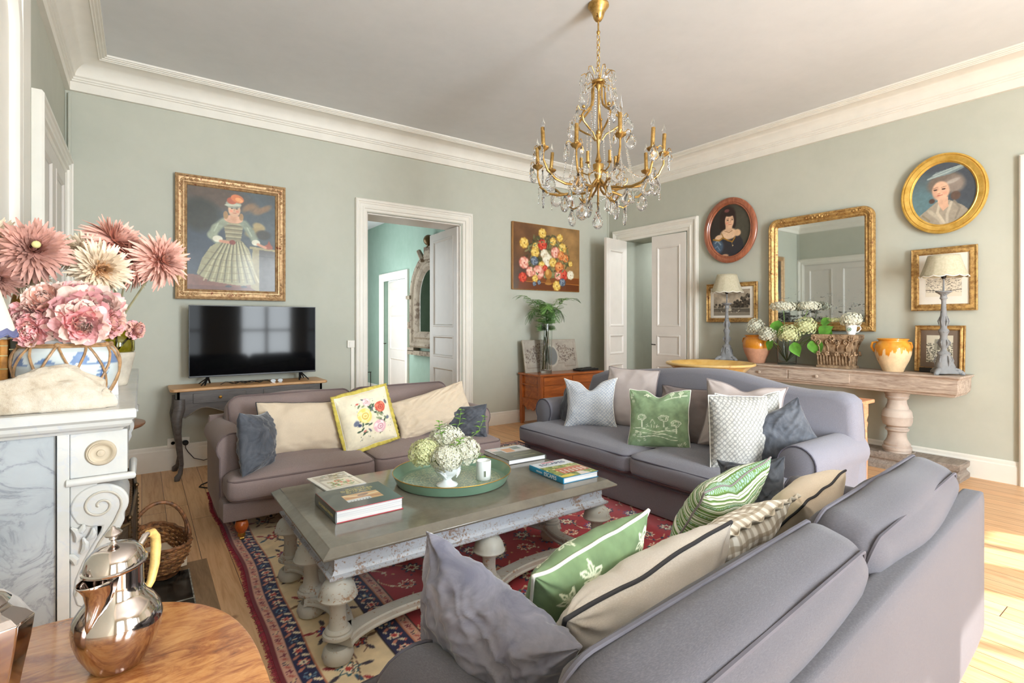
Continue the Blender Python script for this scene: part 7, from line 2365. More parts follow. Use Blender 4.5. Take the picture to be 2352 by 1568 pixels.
for k in range(NA):
    a = ph0 + 2 * PI * k / NA
    c_, s_ = math.cos(a), math.sin(a)
    zr = 0.025 if k % 2 else 0.0
    def q(r, z, da=0.0): return (r * math.cos(a + da), r * math.sin(a + da), Z(z))
    low = k % 2
    R_ = 0.455 if not low else 0.44
    cupz = 2.60 - (0.045 if low else 0.0)
    g = G()
    path = [q(0.02, 2.42), q(0.06, 2.375), q(0.13, 2.36), q(0.20, 2.375 - 0.03 * low), q(0.28, 2.375 - 0.04 * low), q(0.36, 2.40 - 0.05 * low), q(0.42, 2.45 - 0.05 * low), q(R_, 2.52 - 0.045 * low), q(R_, cupz - 0.03)]
    g.tube(path, [0.006, 0.008, 0.009, 0.010, 0.010, 0.009, 0.008, 0.007, 0.006], 8)
    g.tube([q(0.16, 2.37), q(0.20, 2.40), q(0.205, 2.435), q(0.185, 2.44), q(0.182, 2.42)], 0.004, 6)
    arm_ = g.build('arm', M['ormolu'], chn)
    g = G().at(q(R_, cupz))
    g.lathe([(0.006, -0.035), (0.012, -0.022), (0.030, -0.012), (0.038, 0.002), (0.034, 0.006), (0.014, 0.0), (0.012, 0.012), (0.015, 0.018), (0.010, 0.024)], 20, wob=lambda a_, z_: 1 + 0.08 * math.cos(10 * a_))
    for d in (-0.9, 0.9):
        g.tube([(0.025 * math.cos(a + d), 0.025 * math.sin(a + d), 0.0), (0.05 * math.cos(a + d), 0.05 * math.sin(a + d), 0.022), (0.066 * math.cos(a + d), 0.066 * math.sin(a + d), 0.012), (0.068 * math.cos(a + d), 0.068 * math.sin(a + d), -0.004)], 0.0028, 6)
    g.build('drip_cup', M['ormolu'], arm_)
    tilt = R(3) if k != 6 else R(12)
    g = G().at(q(R_, cupz + 0.02), rz=a, ry=tilt * (1 if k % 3 else -0.6))
    g.lathe([(0.013, 0.0), (0.0145, 0.004), (0.0135, 0.01), (0.0135, 0.115), (0.011, 0.118), (0.0, 0.118)], 16)
    g.build('candle_sleeve', M['ormolu'], arm_)
    if k != 4:
        g = G().at(q(R_, cupz + 0.137), rz=a, ry=tilt * (1 if k % 3 else -0.6))
        g.lathe([(0.007, 0.0), (0.0125, 0.014), (0.0135, 0.024), (0.010, 0.040), (0.005, 0.054), (0.0015, 0.068), (0.0, 0.072)], 14)
        g.build('flame_bulb', M['bulb'], arm_)
    for d in (-0.9, 0.9):
        x_, y_ = R_ * c_ + 0.068 * math.cos(a + d), R_ * s_ + 0.068 * math.sin(a + d)
        drops.append((x_, y_, cupz - 0.006, 0.075 if (k + (d > 0)) % 2 else 0.055, 'plate' if (k + (d > 0)) % 2 else 'drop'))
    drops.append((0.40 * c_, 0.40 * s_, 2.43 - 0.055 * low, 0.095, 'plate'))
    drops.append((0.24 * c_, 0.24 * s_, 2.365 - 0.04 * low, 0.085, 'plate' if k % 2 else 'drop'))
for k in range(5):                                        # inner lower scrolls with short sleeves
    a = ph0 + 2 * PI * k / 5 + 0.35
    def q(r, z): return (r * math.cos(a), r * math.sin(a), Z(z))
    g = G()
    g.tube([q(0.02, 2.44), q(0.07, 2.38), q(0.10, 2.30), q(0.14, 2.255), q(0.19, 2.24), q(0.225, 2.265)], [0.006, 0.007, 0.007, 0.007, 0.006, 0.005], 8)
    g.tube([q(0.03, 2.50), q(0.08, 2.48), q(0.12, 2.50), q(0.13, 2.53)], 0.005, 6)
    sc_ = g.build('lower_scroll', M['ormolu'], chn)
    g = G().at(q(0.13, 2.53)); g.lathe([(0.006, -0.01), (0.02, 0.0), (0.012, 0.006), (0.0115, 0.08), (0.0, 0.08)], 12)
    g.build('short_sleeve', M['ormolu'], sc_)
    drops.append((0.20 * math.cos(a), 0.20 * math.sin(a), 2.235, 0.09, 'plate'))
    drops.append((0.10 * math.cos(a), 0.10 * math.sin(a), 2.29, 0.08, 'drop'))
def spike(x, y, z):
    return G().at((x, y, Z(z))).lathe([(0.007, 0.0), (0.009, 0.01), (0.0085, 0.02), (0.001, 0.11)], 8).build('crystal_spike', M['crystal'], chn, smooth=0)
for (r, a_) in ((0.165, ph0 + 0.2 + 2 * PI * 1 / 5), (0.165, ph0 + 0.2 + 2 * PI * 4 / 5), (0.165, ph0 + 0.2)):
    spike(r * math.cos(a_), r * math.sin(a_), 2.94)
# crystal pendants: a bevelled pear-shaped plate with a beaded edge, and a long drop
def pear(s):
    o_ = []
    for i in range(24):
        a = 2 * PI * i / 24
        r = 0.30 + 0.07 * math.cos(a)
        x = math.sin(a) * (0.34 if math.cos(a) < 0.2 else 0.34 - 0.22 * (math.cos(a) - 0.2))
        z = -0.58 + 0.42 * math.cos(a) if math.cos(a) < 0 else -0.58 + 0.55 * math.cos(a)
        o_.append((x * s, z * s))
    return o_
plate_g = G()
for s_ in (1.0,):
    P_ = pear(1.0)
    rs_ = []
    for (k_, y_) in ((0.55, -0.085), (0.93, -0.03), (1.0, 0.0), (0.93, 0.03), (0.55, 0.085)):
        rs_.append([(x * k_, y_, -0.58 + (z + 0.58) * k_) for x, z in P_])
    plate_g.rings(rs_, True, True, True)
    for i, (x, z) in enumerate(P_):
        plate_g.sph((x, 0, z), 0.060, 6, 4)
    plate_g.sph((0, 0, 0.0), 0.10, 6, 4)
drop_g = G()
drop_g.sph((0, 0, -0.04), 0.11, 8, 5)
drop_g.lathe([(0.02, -0.16), (0.10, -0.36), (0.17, -0.62), (0.20, -0.80), (0.16, -0.94), (0.0, -1.02)], 8)
plate0 = plate_g.build('crystal_pendant', M['crystal'], chn, smooth=0.3)
drop0 = drop_g.build('crystal_drop', M['crystal'], chn, smooth=0)
rs0 = random.Random(4)
fp = fd = True
for (x, y, z, s_, kd) in drops:
    if kd == 'plate':
        o_ = plate0 if fp else plate0.copy(); 
        if not fp: COL.objects.link(o_)
        fp = False
    else:
        o_ = drop0 if fd else drop0.copy()
        if not fd: COL.objects.link(o_)
        fd = False
    o_.parent = chn
    o_.location = (x, y, Z(z))
    o_.rotation_euler = (0, 0, rs0.random() * PI)
    s2 = s_ * 1.3
    o_.scale = (s2, s2, s2)
# bead strings
def beads(name, pts_fn, n, r=0.0075):
    g = G()
    for i in range(n):
        g.sph(pts_fn(i / (n - 1)), r * (1.0 if i % 2 else 0.8), 6, 4)
    return g.build(name, M['crystal'], chn, smooth=0)
for k in range(10):
    a = ph0 + 2 * PI * k / 10 + 0.1
    r0, z0_ = 0.18 + 0.02 * (k % 2), 2.86
    r1, z1_ = 0.26, 2.42
    beads('bead_string', lambda t: ((r0 + (r1 - r0) * t ** 1.6) * math.cos(a), (r0 + (r1 - r0) * t ** 1.6) * math.sin(a), Z(z0_ + (z1_ - z0_) * t)), 32)
    a1, a2 = a, a + 2 * PI / 10
    def sw(t):
        aa = a1 + (a2 - a1) * t
        return (0.40 * math.cos(aa), 0.40 * math.sin(aa), Z(2.42 - 0.06 * math.sin(PI * t)))
    beads('bead_swag', sw, 20)
    beads('bead_tassel', lambda t: (0.43 * math.cos(a - 0.05), 0.43 * math.sin(a - 0.05), Z(2.40 - 0.12 * t)), 8, 0.008)
for k in range(5):
    a = ph0 + 2 * PI * k / 5 + 0.2
    beads('bead_string', lambda t: ((0.11 + 0.08 * t) * math.cos(a + 0.3), (0.11 + 0.08 * t) * math.sin(a + 0.3), Z(3.16 - 0.28 * t - 0.05 * math.sin(PI * t))), 22)

# ================================================================== fireplace
M['marble'] = m_marble('carrara_marble', C(174, 174, 170), C(190, 189, 185), C(176, 178, 182), 5.0)
M['marble_blue'] = m_marble('blue_grey_marble', C(142, 147, 151), C(160, 165, 168), C(118, 123, 130), 4.0, 0.3)
M['stoneplug'] = m_plain('beige_stone_plug', C(176, 162, 140), 0.6)
fp_ = thing('fireplace', 'carved white marble fireplace with scroll bracket and round rosette', 'fireplace', (-0.24, 2.72, 0))
MZ = 1.15
M['groove'] = m_plain('carved_groove', C(176, 170, 158), 0.5)
FY0, FY1 = 1.90, 3.54
def wbox(g, x0, x1, y0, y1, z0, z1):
    return g.box(x0 + 0.24, x1 + 0.24, y0 - 2.72, y1 - 2.72, z0, z1)
g = G()
rs_ = []
for (d, z) in ((0.035, 1.085), (0.030, 1.092), (0.018, 1.098), (0.012, 1.106), (0.010, 1.116), (0.0, 1.124), (0.0, 1.146), (0.004, MZ)):
    x0, x1, y0, y1 = -0.48 + 0.24, -0.012 - d + 0.24, FY0 - 0.015 + d - 2.72, FY1 - d - 2.72
    rs_.append([(x0, y0, z), (x1, y0, z), (x1, y1, z), (x0, y1, z)])
g.rings(rs_, True, True, True)
g.build('mantel_shelf', M['marble'], fp_, smooth=0.4)
g = G(); wbox(g, -0.54, -0.197, FY0 + 0.035, FY0 + 0.06, 0, 1.085)
g.build('side_slab', M['marble_blue'], fp_, smooth=0)
g = G(); wbox(g, -0.192, -0.166, FY0 + 0.020, FY0 + 0.07, 0, 1.085)
g.build('side_strip', M['marble'], fp_, smooth=0)
for (y0, y1, s) in ((FY0 + 0.03, FY0 + 0.21, -1), (FY1 - 0.21, FY1 - 0.03, 1)):
    g = G()
    wbox(g, -0.166, -0.034, y0, y1, 0.955, 1.085)
    wbox(g, -0.166, -0.105, y0 + 0.006, y1 - 0.006, 0.0, 0.955)
    wbox(g, -0.166, -0.060, y0 - 0.002, y1 + 0.002, 0.0, 0.14)
    jb = g.build('jamb', M['marble'], fp_, smooth=0, bevel=0.003)
    # roll moulding under the block
    g = G()
    g.tube([(-0.172 + 0.24, y0 - 0.010 - 2.72, 0.947), (-0.022 + 0.24, y0 - 0.010 - 2.72, 0.947), (-0.022 + 0.24, y1 + 0.010 - 2.72, 0.947)], 0.011, 12)
    g.build('roll_moulding', M['marble'], fp_)
    # scroll bracket: S-shaped console swept in side view (x, z)
    g = G()
    def scroll_outline():
        o_ = []
        for i in range(25):       # big upper volute, outer edge
            a = R(200) - R(235) * i / 24
            o_.append((-0.100 + 0.066 * math.cos(a) * (1.0 if a > R(90) else 1.05), 0.868 + 0.062 * math.sin(a)))
        o_ += [(-0.040, 0.815), (-0.060, 0.77), (-0.088, 0.72), (-0.110, 0.68), (-0.122, 0.65), (-0.119, 0.62), (-0.105, 0.600), (-0.110, 0.580), (-0.130, 0.574), (-0.152, 0.590), (-0.160, 0.625), (-0.156, 0.665), (-0.140, 0.710), (-0.118, 0.755), (-0.098, 0.790), (-0.094, 0.806), (-0.120, 0.808), (-0.150, 0.822)]
        return o_
    so = [(x + 0.24, z) for x, z in scroll_outline()]
    g.prism(so, y0 + 0.002 - 2.72, y1 - 0.002 - 2.72)
    br = g.build('scroll_bracket', M['marble'], fp_, smooth=0.8, bevel=0.005)
    for yy in (y0 - 0.001, y1 + 0.001):
        sp_ = [(-0.096 + 0.050 * (1 - k / 44) * math.cos(-R(20) + k * 0.26) + 0.24, yy - 2.72, 0.868 + 0.0475 * (1 - k / 44) * math.sin(-R(20) + k * 0.26)) for k in range(40)]
        G().tube([(-0.152 + 0.24, yy - 2.72, 0.62), (-0.128 + 0.24, yy - 2.72, 0.70), (-0.098 + 0.24, yy - 2.72, 0.762), (-0.064 + 0.24, yy - 2.72, 0.815)] + sp_, 0.0032, 6).build('volute_line', M['groove'], br)
    g = G()
    rr_ = random.Random(8)
    for yy in (y0 - 0.0, y1 + 0.0):
        for (cx, cz, L, an) in ((-0.150, 0.775, 0.05, 60), (-0.140, 0.74, 0.05, 40), (-0.152, 0.71, 0.045, 80), (-0.128, 0.775, 0.04, 20), (-0.150, 0.80, 0.03, 10), (-0.095, 0.66, 0.05, 40), (-0.09, 0.63, 0.04, 0), (-0.10, 0.70, 0.04, 60), (-0.135, 0.545, 0.05, -80), (-0.12, 0.50, 0.05, -70), (-0.14, 0.47, 0.05, -60), (-0.11, 0.55, 0.04, -40)):
            a = R(an)
            pts = [(cx + 0.24 + L * q * math.cos(a + 0.9 * q), yy - 2.72 - 0.002, cz + L * q * math.sin(a + 0.9 * q)) for q in (0, 0.3, 0.6, 0.9)]
            g.tube(pts, [0.005, 0.010, 0.009, 0.003], 7)
    g.build('acanthus_carving', M['marble'], br)['kind'] = 'stuff'
    # turned rosette
    g = G().at((-0.096 + 0.24, y0 - 2.72, 1.022), rx=R(90))
    g.lathe([(0.037, 0.0), (0.037, 0.003), (0.033, 0.008), (0.030, 0.007), (0.029, 0.011), (0.026, 0.010), (0.024, 0.006), (0.018, 0.004), (0.010, 0.006), (0.009, 0.010), (0.0, 0.011)], 30)
    g.build('rosette', M['stoneplug'], jb, smooth=0.8)
g = G(); wbox(g, -0.16, -0.05, FY0 + 0.21, FY1 - 0.21, 0.955, 1.085)
g.build('frieze', M['marble'], fp_, smooth=0)
g = G(); wbox(g, -0.42, -0.40, FY0 + 0.21, FY1 - 0.21, 0, 0.955)
g.build('firebox', m_plain('soot', C(40, 36, 34), 0.9), fp_, smooth=0)
g = G(); wbox(g, -0.44, -0.166, FY1 - 0.06, FY1 - 0.035, 0, 1.085)
g.build('side_slab', M['marble_blue'], fp_, smooth=0)

# hearth
M['slate'] = m_plain('dark_hearth_slate', C(48, 45, 40), 0.25, var=0.5, scale=20)
hs = struct('trim_4', G().box(-0.10, 0.215, 1.86, 3.46, 0.0, 0.006), M['slate'], smooth=0)
hw = G()
hw.box(0.222, 0.315, 1.75, 3.56, 0.0, 0.005); hw.box(-0.10, 0.222, 3.466, 3.56, 0.0, 0.005)
struct('trim_5', hw, m_wood('hearth_border', C(120, 94, 66), C(150, 120, 88), 'y', 6, 0.6), smooth=0)
struct('trim_6', G().box(0.2155, 0.2215, 1.86, 3.465, 0.0, 0.007).box(-0.1, 0.2155, 3.08, 3.09, 0.0, 0.0068), m_plain('mortar', C(150, 146, 134), 0.9, var=0.3, scale=40), smooth=0)

# overmantel mirror with white frame on the chimney breast
om = thing('overmantel_mirror', 'tall white-framed overmantel mirror with arched top above the fireplace', 'mirror', (-0.475, 2.72, 1.152), R(90))
OW, OH = 1.10, 1.84
ringframe(G(), 'round_top', OW, OH, [(0.0, 0.0), (0.0, 0.018), (0.01, 0.03), (0.035, 0.034), (0.06, 0.026), (0.09, 0.026), (0.11, 0.034), (0.13, 0.024), (0.14, 0.014), (0.15, 0.0)], rad=0.30, n=12).build('frame', M['white'], om, smooth=0.5)
ringframe(G(), 'round_top', OW, OH, [(0.148, 0.003), (0.3, 0.003), (0.548, 0.003)], rad=0.30, n=12, cap=True).build('mirror_glass', M['mirror'], om, smooth=0)
for o_ in bpy.data.objects:
    if o_.parent is om:
        o_.location = (0, 0, OH / 2 + 0.0)
g = G(); g.box(-0.87, 0.87, -0.004, 0.003, 0, 2.26)
for s in (-1, 1):
    g.box(s * 0.71 - 0.15, s * 0.71 + 0.15, -0.016, 0.003, 0, 2.26); g.box(s * 0.71 - 0.10, s * 0.71 + 0.10, -0.022, 0.003, 0.08, 2.26)
g.build('panel', M['white'], om, smooth=0, bevel=0.006)

# fire screen
M['mesh_m'] = None
b = NB('wire_mesh')
v = b.coords((140, 140, 140))
ch = b.n('TexWave'); ch.wave_type = 'BANDS'; ch.bands_direction = 'Z'; ch.inputs['Scale'].default_value = 1.0
b.l(v, ch.inputs['Vector'])
ch2 = b.n('TexWave'); ch2.wave_type = 'BANDS'; ch2.bands_direction = 'DIAGONAL'; ch2.inputs['Scale'].default_value = 1.0
b.l(v, ch2.inputs['Vector'])
mx = b.math('MAXIMUM', ch.outputs['Fac'], ch2.outputs['Fac'])
al = b.math('GREATER_THAN', mx, 0.55)
b.base(C(84, 70, 56)); b.set(Roughness=0.5, Metallic=0.6)
b.l(al, b.p.inputs['Alpha'])
M['mesh_m'] = b.m
fs_ = thing('fire_screen', 'folding brass-edged wire mesh fire screen in front of the fireplace', 'fire screen', (-0.03, 2.6, 0.006))
M['bronze'] = m_plain('old_bronze', C(116, 92, 64), 0.4, 0.8, 0.2, 30)
segs = [((-0.16, 2.13), (-0.035, 2.30)), ((-0.035, 2.30), (-0.018, 2.75)), ((-0.018, 2.75), (-0.03, 3.12)), ((-0.03, 3.12), (-0.16, 3.30))]
for (a_, b_) in segs:
    g = G()
    A = (a_[0] + 0.03, a_[1] - 2.6); B = (b_[0] + 0.03, b_[1] - 2.6)
    g.add([(A[0], A[1], 0.02), (B[0], B[1], 0.02), (B[0], B[1], 0.68), (A[0], A[1], 0.68)], [(0, 1, 2, 3)])
    pn = g.build('mesh_panel', M['mesh_m'], fs_, smooth=0)
    g = G()
    for P_ in (A, B):
        g.tube([(P_[0], P_[1], 0.0), (P_[0], P_[1], 0.69)], 0.006, 8)
        g.sph((P_[0], P_[1], 0.70), 0.010, 8)
        for i in range(40):
            g.sph((P_[0] + 0.006, P_[1] - 0.004, 0.02 + i * 0.0165), 0.004, 5, 3)
    for z in (0.02, 0.68):
        g.tube([(A[0], A[1], z), (B[0], B[1], z)], 0.006, 8)
    g.build('panel_frame', M['bronze'], pn)

# basket on the hearth
M['wicker'] = m_plain('wicker', C(122, 78, 44), 0.6, var=0.35, scale=40)
M['wicker_l'] = m_plain('wicker_light', C(160, 112, 66), 0.6, var=0.3, scale=40)
bk = thing('basket', 'brown wicker log basket with tall hoop handle on the hearth', 'basket', (0.085, 3.55, 0.006), R(8))
g = G(); g2 = G()
def br_(z):
    return 0.7 + 0.3 * min(1, z / 0.10) + 0.08 * max(0, (z - 0.1) / 0.12)
AX, AY = 0.135, 0.245
rows = 15
for j in range(rows):
    z = 0.008 + 0.150 * j / (rows - 1)
    k = br_(z)
    pts = []
    n = 64
    for i in range(n):
        a = 2 * PI * i / n
        w_ = 0.005 * math.cos(i * PI / 2 * 1.0 + j * PI)
        pts.append(((AX * k + w_) * math.cos(a), (AY * k + w_) * math.sin(a), z + (0.028 * math.sin(a) ** 2)))
    (g if j % 3 else g2).tube(pts, 0.0055 if j < rows - 1 else 0.011, 5, closed=True)
for i in range(44):
    a = 2 * PI * i / 44
    pts = []
    for q in range(6):
        z = 0.005 + 0.155 * q / 5
        k = br_(z)
        pts.append((AX * k * math.cos(a + 0.04 * q), AY * k * math.sin(a + 0.04 * q), z + 0.028 * math.sin(a) ** 2))
    g2.tube(pts, 0.004, 5)
g.build('weave', M['wicker'], bk); g2.build('stakes', M['wicker_l'], bk)
G().lathe([(0.0, 0.003), (1.0, 0.003)], 40, sx=AX * 0.7, sy=AY * 0.7, cap=False).build('floor', M['wicker'], bk)
g = G()
hp = []
for a in np.linspace(0, PI, 17):
    hp.append((AX * 1.08 * math.cos(a), 0.03, 0.14 + 0.23 * math.sin(a)))
g.tube(hp, [0.020, 0.016] + [0.011] * 13 + [0.016, 0.020], 8)
for s in (-1, 1):
    for d in (-0.05, -0.02, 0.02, 0.05):
        g.tube([(s * AX * 1.05, 0.03 + d, 0.14), (s * AX * 1.06, 0.03, 0.22)], 0.006, 6)
g.build('handle', M['wicker'], bk)
kd_ = tag(G().at((0.085, 3.55, 0.045), rz=0.3).box(-0.07, 0.08, -0.16, 0.15, 0.0, 0.05).build('firelighter_box', m_plain('cream_card', C(206, 186, 160), 0.7), smooth=0, bevel=0.004), 'cream cardboard box lying inside the wicker basket', 'box')

# little round table behind the fireplace
M['brown_wood'] = m_wood('brown_mahogany', C(98, 62, 42), C(142, 98, 70), 'x', 5, 0.35)
rt2 = thing('pedestal_table', 'small round brown pedestal table just beyond the fireplace', 'table', (-0.24, 4.20, 0))
G().lathe([(0.0, 0.722), (0.235, 0.724), (0.25, 0.73), (0.262, 0.742), (0.262, 0.752), (0.25, 0.756), (0.0, 0.754)], 48).build('top', M['brown_wood'], rt2, smooth=0.6)
G().lathe([(0.03, 0.16), (0.04, 0.2), (0.05, 0.28), (0.03, 0.36), (0.022, 0.5), (0.03, 0.62), (0.05, 0.722)], 20).build('column', M['brown_wood'], rt2)
for k in range(3):
    a = k * 2 * PI / 3 + 0.4
    G().tube([(0.02 * math.cos(a), 0.02 * math.sin(a), 0.2), (0.12 * math.cos(a), 0.12 * math.sin(a), 0.16), (0.2 * math.cos(a), 0.2 * math.sin(a), 0.05), (0.26 * math.cos(a), 0.26 * math.sin(a), 0.018)], [0.026, 0.022, 0.018, 0.018], 8).build('leg', M['brown_wood'], rt2)
# ================================================================== on the mantel
ZM = MZ + 0.0005
# pale rock
def rock_fn(label, loc, sx, sy, sz, seed, mat):
    g = G()
    n, m = 56, 36
    vs = []
    for j in range(m + 1):
        p = PI * j / m
        for i in range(n):
            a = 2 * PI * i / n
            d = Vector((math.sin(p) * math.cos(a), math.sin(p) * math.sin(a), math.cos(p)))
            k = 1 + 0.30 * mnoise.noise(d * 1.3 + Vector((seed, 0, 0))) + 0.14 * mnoise.noise(d * 3.1 + Vector((0, seed, 0))) + 0.06 * mnoise.noise(d * 8) + 0.03 * mnoise.noise(d * 19)
            x, y, z = d.x * sx * k, d.y * sy * k, d.z * sz * k
            # flat underside, high left shoulder tapering to the right
            z = max(z, -sz * 0.42)
            if z > 0: z *= 1.0 - 0.45 * max(0, x / sx) ** 2 + 0.10 * math.sin(x / sx * 3)
            vs.append((x, y, z + sz * 0.42))
    fs = [(j * n + i, j * n + (i + 1) % n, (j + 1) * n + (i + 1) % n, (j + 1) * n + i) for j in range(m) for i in range(n)]
    g.add(vs, fs)
    o = g.build('rock', mat, smooth=0.8)
    o.location = loc
    return tag(o, label, 'rock')
b = NB('pale_limestone'); v = b.coords()
n1 = b.noise(v, 9, 7, 0.7); n2 = b.noise(v, 40, 5, 0.7)
b.base(b.ramp(b.math('ADD', b.math('MULTIPLY', n1, 0.7), b.math('MULTIPLY', n2, 0.3)), [(0.3, C(140, 124, 102)), (0.45, C(178, 165, 146)), (0.65, C(196, 188, 175))]))
b.set(Roughness=0.85)
b.bump(b.math('ADD', b.math('MULTIPLY', n1, 0.6), b.math('MULTIPLY', n2, 0.4)), 0.9, 0.012)
rock_fn('rough pale limestone rock lying along the near end of the mantel', (-0.225, 1.975, ZM), 0.165, 0.045, 0.085, 3.2, b.m)

# blue and white ginger jar in a cane net
def jar_paint():
    p = Paint(1, 0.3, 260, 80, (186, 194, 194))
    W_, H_ = 1, 0.3
    p.cloud(4, 14, 0.06)
    bl, bd_2 = (96, 120, 156), (66, 92, 138)
    for rep in range(3):
        x0 = rep / 3
        p.poly([(x0 + 0.02, 0.19), (x0 + 0.05, 0.215), (x0 + 0.09, 0.19)], bl); p.poly([(x0 + 0.12, 0.19), (x0 + 0.145, 0.235), (x0 + 0.165, 0.24), (x0 + 0.19, 0.195)], (96, 122, 160)); p.poly([(x0 + 0.26, 0.19), (x0 + 0.285, 0.245), (x0 + 0.32, 0.19)], bl)
        p.line([(x0, 0.185), (x0 + 0.333, 0.182)], 0.004, bl)
        for k in range(7):
            p.line([(x0 + 0.20 + 0.006 * k, 0.03 + 0.02 * k), (x0 + 0.24 + 0.003 * k, 0.05 + 0.022 * k)], 0.006, bd_2, 0.8)
            p.ell(x0 + 0.215 + 0.007 * (k % 3), 0.07 + 0.02 * k, 0.012, 0.008, bl, 0.3, 0.4)
        p.line([(x0 + 0.22, 0.04), (x0 + 0.225, 0.17)], 0.005, bd_2)
        p.line([(x0 + 0.14, 0.07), (x0 + 0.19, 0.05), (x0 + 0.26, 0.07), (x0 + 0.31, 0.05)], 0.010, bd_2, 0.8)
        for k in range(4): p.line([(x0 + 0.06, 0.11 + 0.012 * k), (x0 + 0.15, 0.105 + 0.012 * k)], 0.002, (150, 168, 192))
    return p
JX, JY = -0.192, 2.165
jr = thing('ginger_jar', 'blue and white porcelain ginger jar in a knotted cane net on the mantel', 'jar', (JX, JY, ZM))
jp = jar_paint()
prof = [(0.085, 0.0), (0.100, 0.012), (0.118, 0.05), (0.130, 0.09), (0.133, 0.125), (0.124, 0.160), (0.105, 0.185), (0.090, 0.196)]
fine = []
for i in range(len(prof) - 1):
    for k in range(6):
        t = k / 6
        fine.append((prof[i][0] + (prof[i + 1][0] - prof[i][0]) * t, prof[i][1] + (prof[i + 1][1] - prof[i][1]) * t))
fine.append(prof[-1])
n = 220
g = G().lathe(fine, n, cap=False)
U = np.array([[(i / n + 0.02) % 1.0, (z / 0.2) * 0.98] for (r, z) in fine for i in range(n)])
g.build('jar_body', m_vcol('painted_porcelain', 0.15, coat=0.5), jr, smooth=1.0, cols=jp.sample(U[:, 0], U[:, 1]), fixn=True)
M['bare_clay'] = m_plain('bare_rim', C(172, 164, 150), 0.7, var=0.1, scale=20)
G().lathe([(0.090, 0.194), (0.086, 0.206), (0.078, 0.214), (0.070, 0.214), (0.072, 0.20), (0.0, 0.19)], 48).build('rim', M['bare_clay'], jr, smooth=0.8)
M['cane'] = m_plain('cane', C(158, 122, 84), 0.5, var=0.2, scale=60)
g = G()
def on_jar(a, z):
    for i in range(len(prof) - 1):
        if prof[i][1] <= z <= prof[i + 1][1]:
            t = (z - prof[i][1]) / (prof[i + 1][1] - prof[i][1])
            r = prof[i][0] + (prof[i + 1][0] - prof[i][0]) * t + 0.003
            return (r * math.cos(a), r * math.sin(a), z)
    return (prof[-1][0] * math.cos(a), prof[-1][0] * math.sin(a), z)
NS = 10
for k in range(NS):
    a = 2 * PI * k / NS + 0.2
    for s in (-1, 1):
        g.tube([on_jar(a + s * (2 * PI / NS / 2) * q * 2, 0.185 - 0.18 * q) for q in np.linspace(0, 1, 12)], 0.0036, 6)
for z in (0.184, 0.178):
    g.tube([on_jar(a, z) for a in np.linspace(0, 2 * PI, 49)[:-1]], 0.004, 6, closed=True)
for k in range(NS):
    a = 2 * PI * k / NS + 0.2
    p_ = on_jar(a, 0.182)
    g.sph(p_, 0.009, 8)
g.build('cane_net', M['cane'], jr)
g = G()
hd_ = []
vdir = Vector((math.cos(YAW), math.sin(YAW), 0)); rdir = Vector((math.sin(YAW), -math.cos(YAW), 0))
for t in np.linspace(0, 1, 22):
    a = PI * t
    q = rdir * (-0.115 * math.cos(a)) + Vector((0, 0, 0.185 + 0.115 * math.sin(a) ** 0.8)) - vdir * 0.05
    hd_.append(tuple(q))
for ph in (0, PI):
    g.tube([tuple(Vector(p_) + Vector((0.004 * math.cos(i * 1.3 + ph), 0, 0.004 * math.sin(i * 1.3 + ph)))) for i, p_ in enumerate(hd_)], 0.004, 6)
top = Vector(hd_[7])
g.tube([tuple(top + rdir * 0.026 * math.cos(a) + Vector((0, 0, 0.030 + 0.032 * math.sin(a)))) for a in np.linspace(0, 2 * PI, 15)[:-1]], 0.0045, 6, closed=True)
g.build('rope_handle', M['cane'], jr)

# ---- flowers with petals
M['petal_dusty'] = m_plain('dusty_rose_petals', C(196, 148, 134), 0.7, var=0.12, scale=22)
M['petal_pink'] = m_plain('salmon_pink_petals', C(220, 170, 154), 0.7, var=0.12, scale=22)
M['petal_cream'] = m_plain('cream_petals', C(222, 204, 178), 0.7, var=0.07, scale=22)
M['petal_peach'] = m_plain('peach_petals', C(222, 190, 150), 0.7, var=0.10, scale=22)
M['petal_core'] = m_plain('flower_core', C(196, 190, 130), 0.7)
M['petal_peony'] = m_plain('peony_petals', C(224, 166, 166), 0.7, var=0.18, scale=16)
M['petal_peony2'] = m_plain('peony_petals_pale', C(224, 192, 180), 0.7, var=0.12, scale=16)
M['dry_stem'] = m_plain('grey_green_stem', C(134, 128, 96), 0.7, var=0.15, scale=30)
def petal(g, c, d, nrm, L, w, curl, cup=0.35):
    d = d.normalized()
    s_ = d.cross(nrm)
    if s_.length < 1e-3: s_ = d.orthogonal()
    s_.normalize(); u = s_.cross(d).normalized()
    rs = []
    for i in range(5):
        t = i / 4
        ww = w * (0.30, 0.42, 0.5, 0.42, 0.10)[i]
        p = c + d * L * t + u * (curl * L * t * t)
        rs.append([tuple(p - s_ * ww + u * ww * cup), tuple(p), tuple(p + s_ * ww + u * ww * cup)])
    g.rings(rs, closed=False)
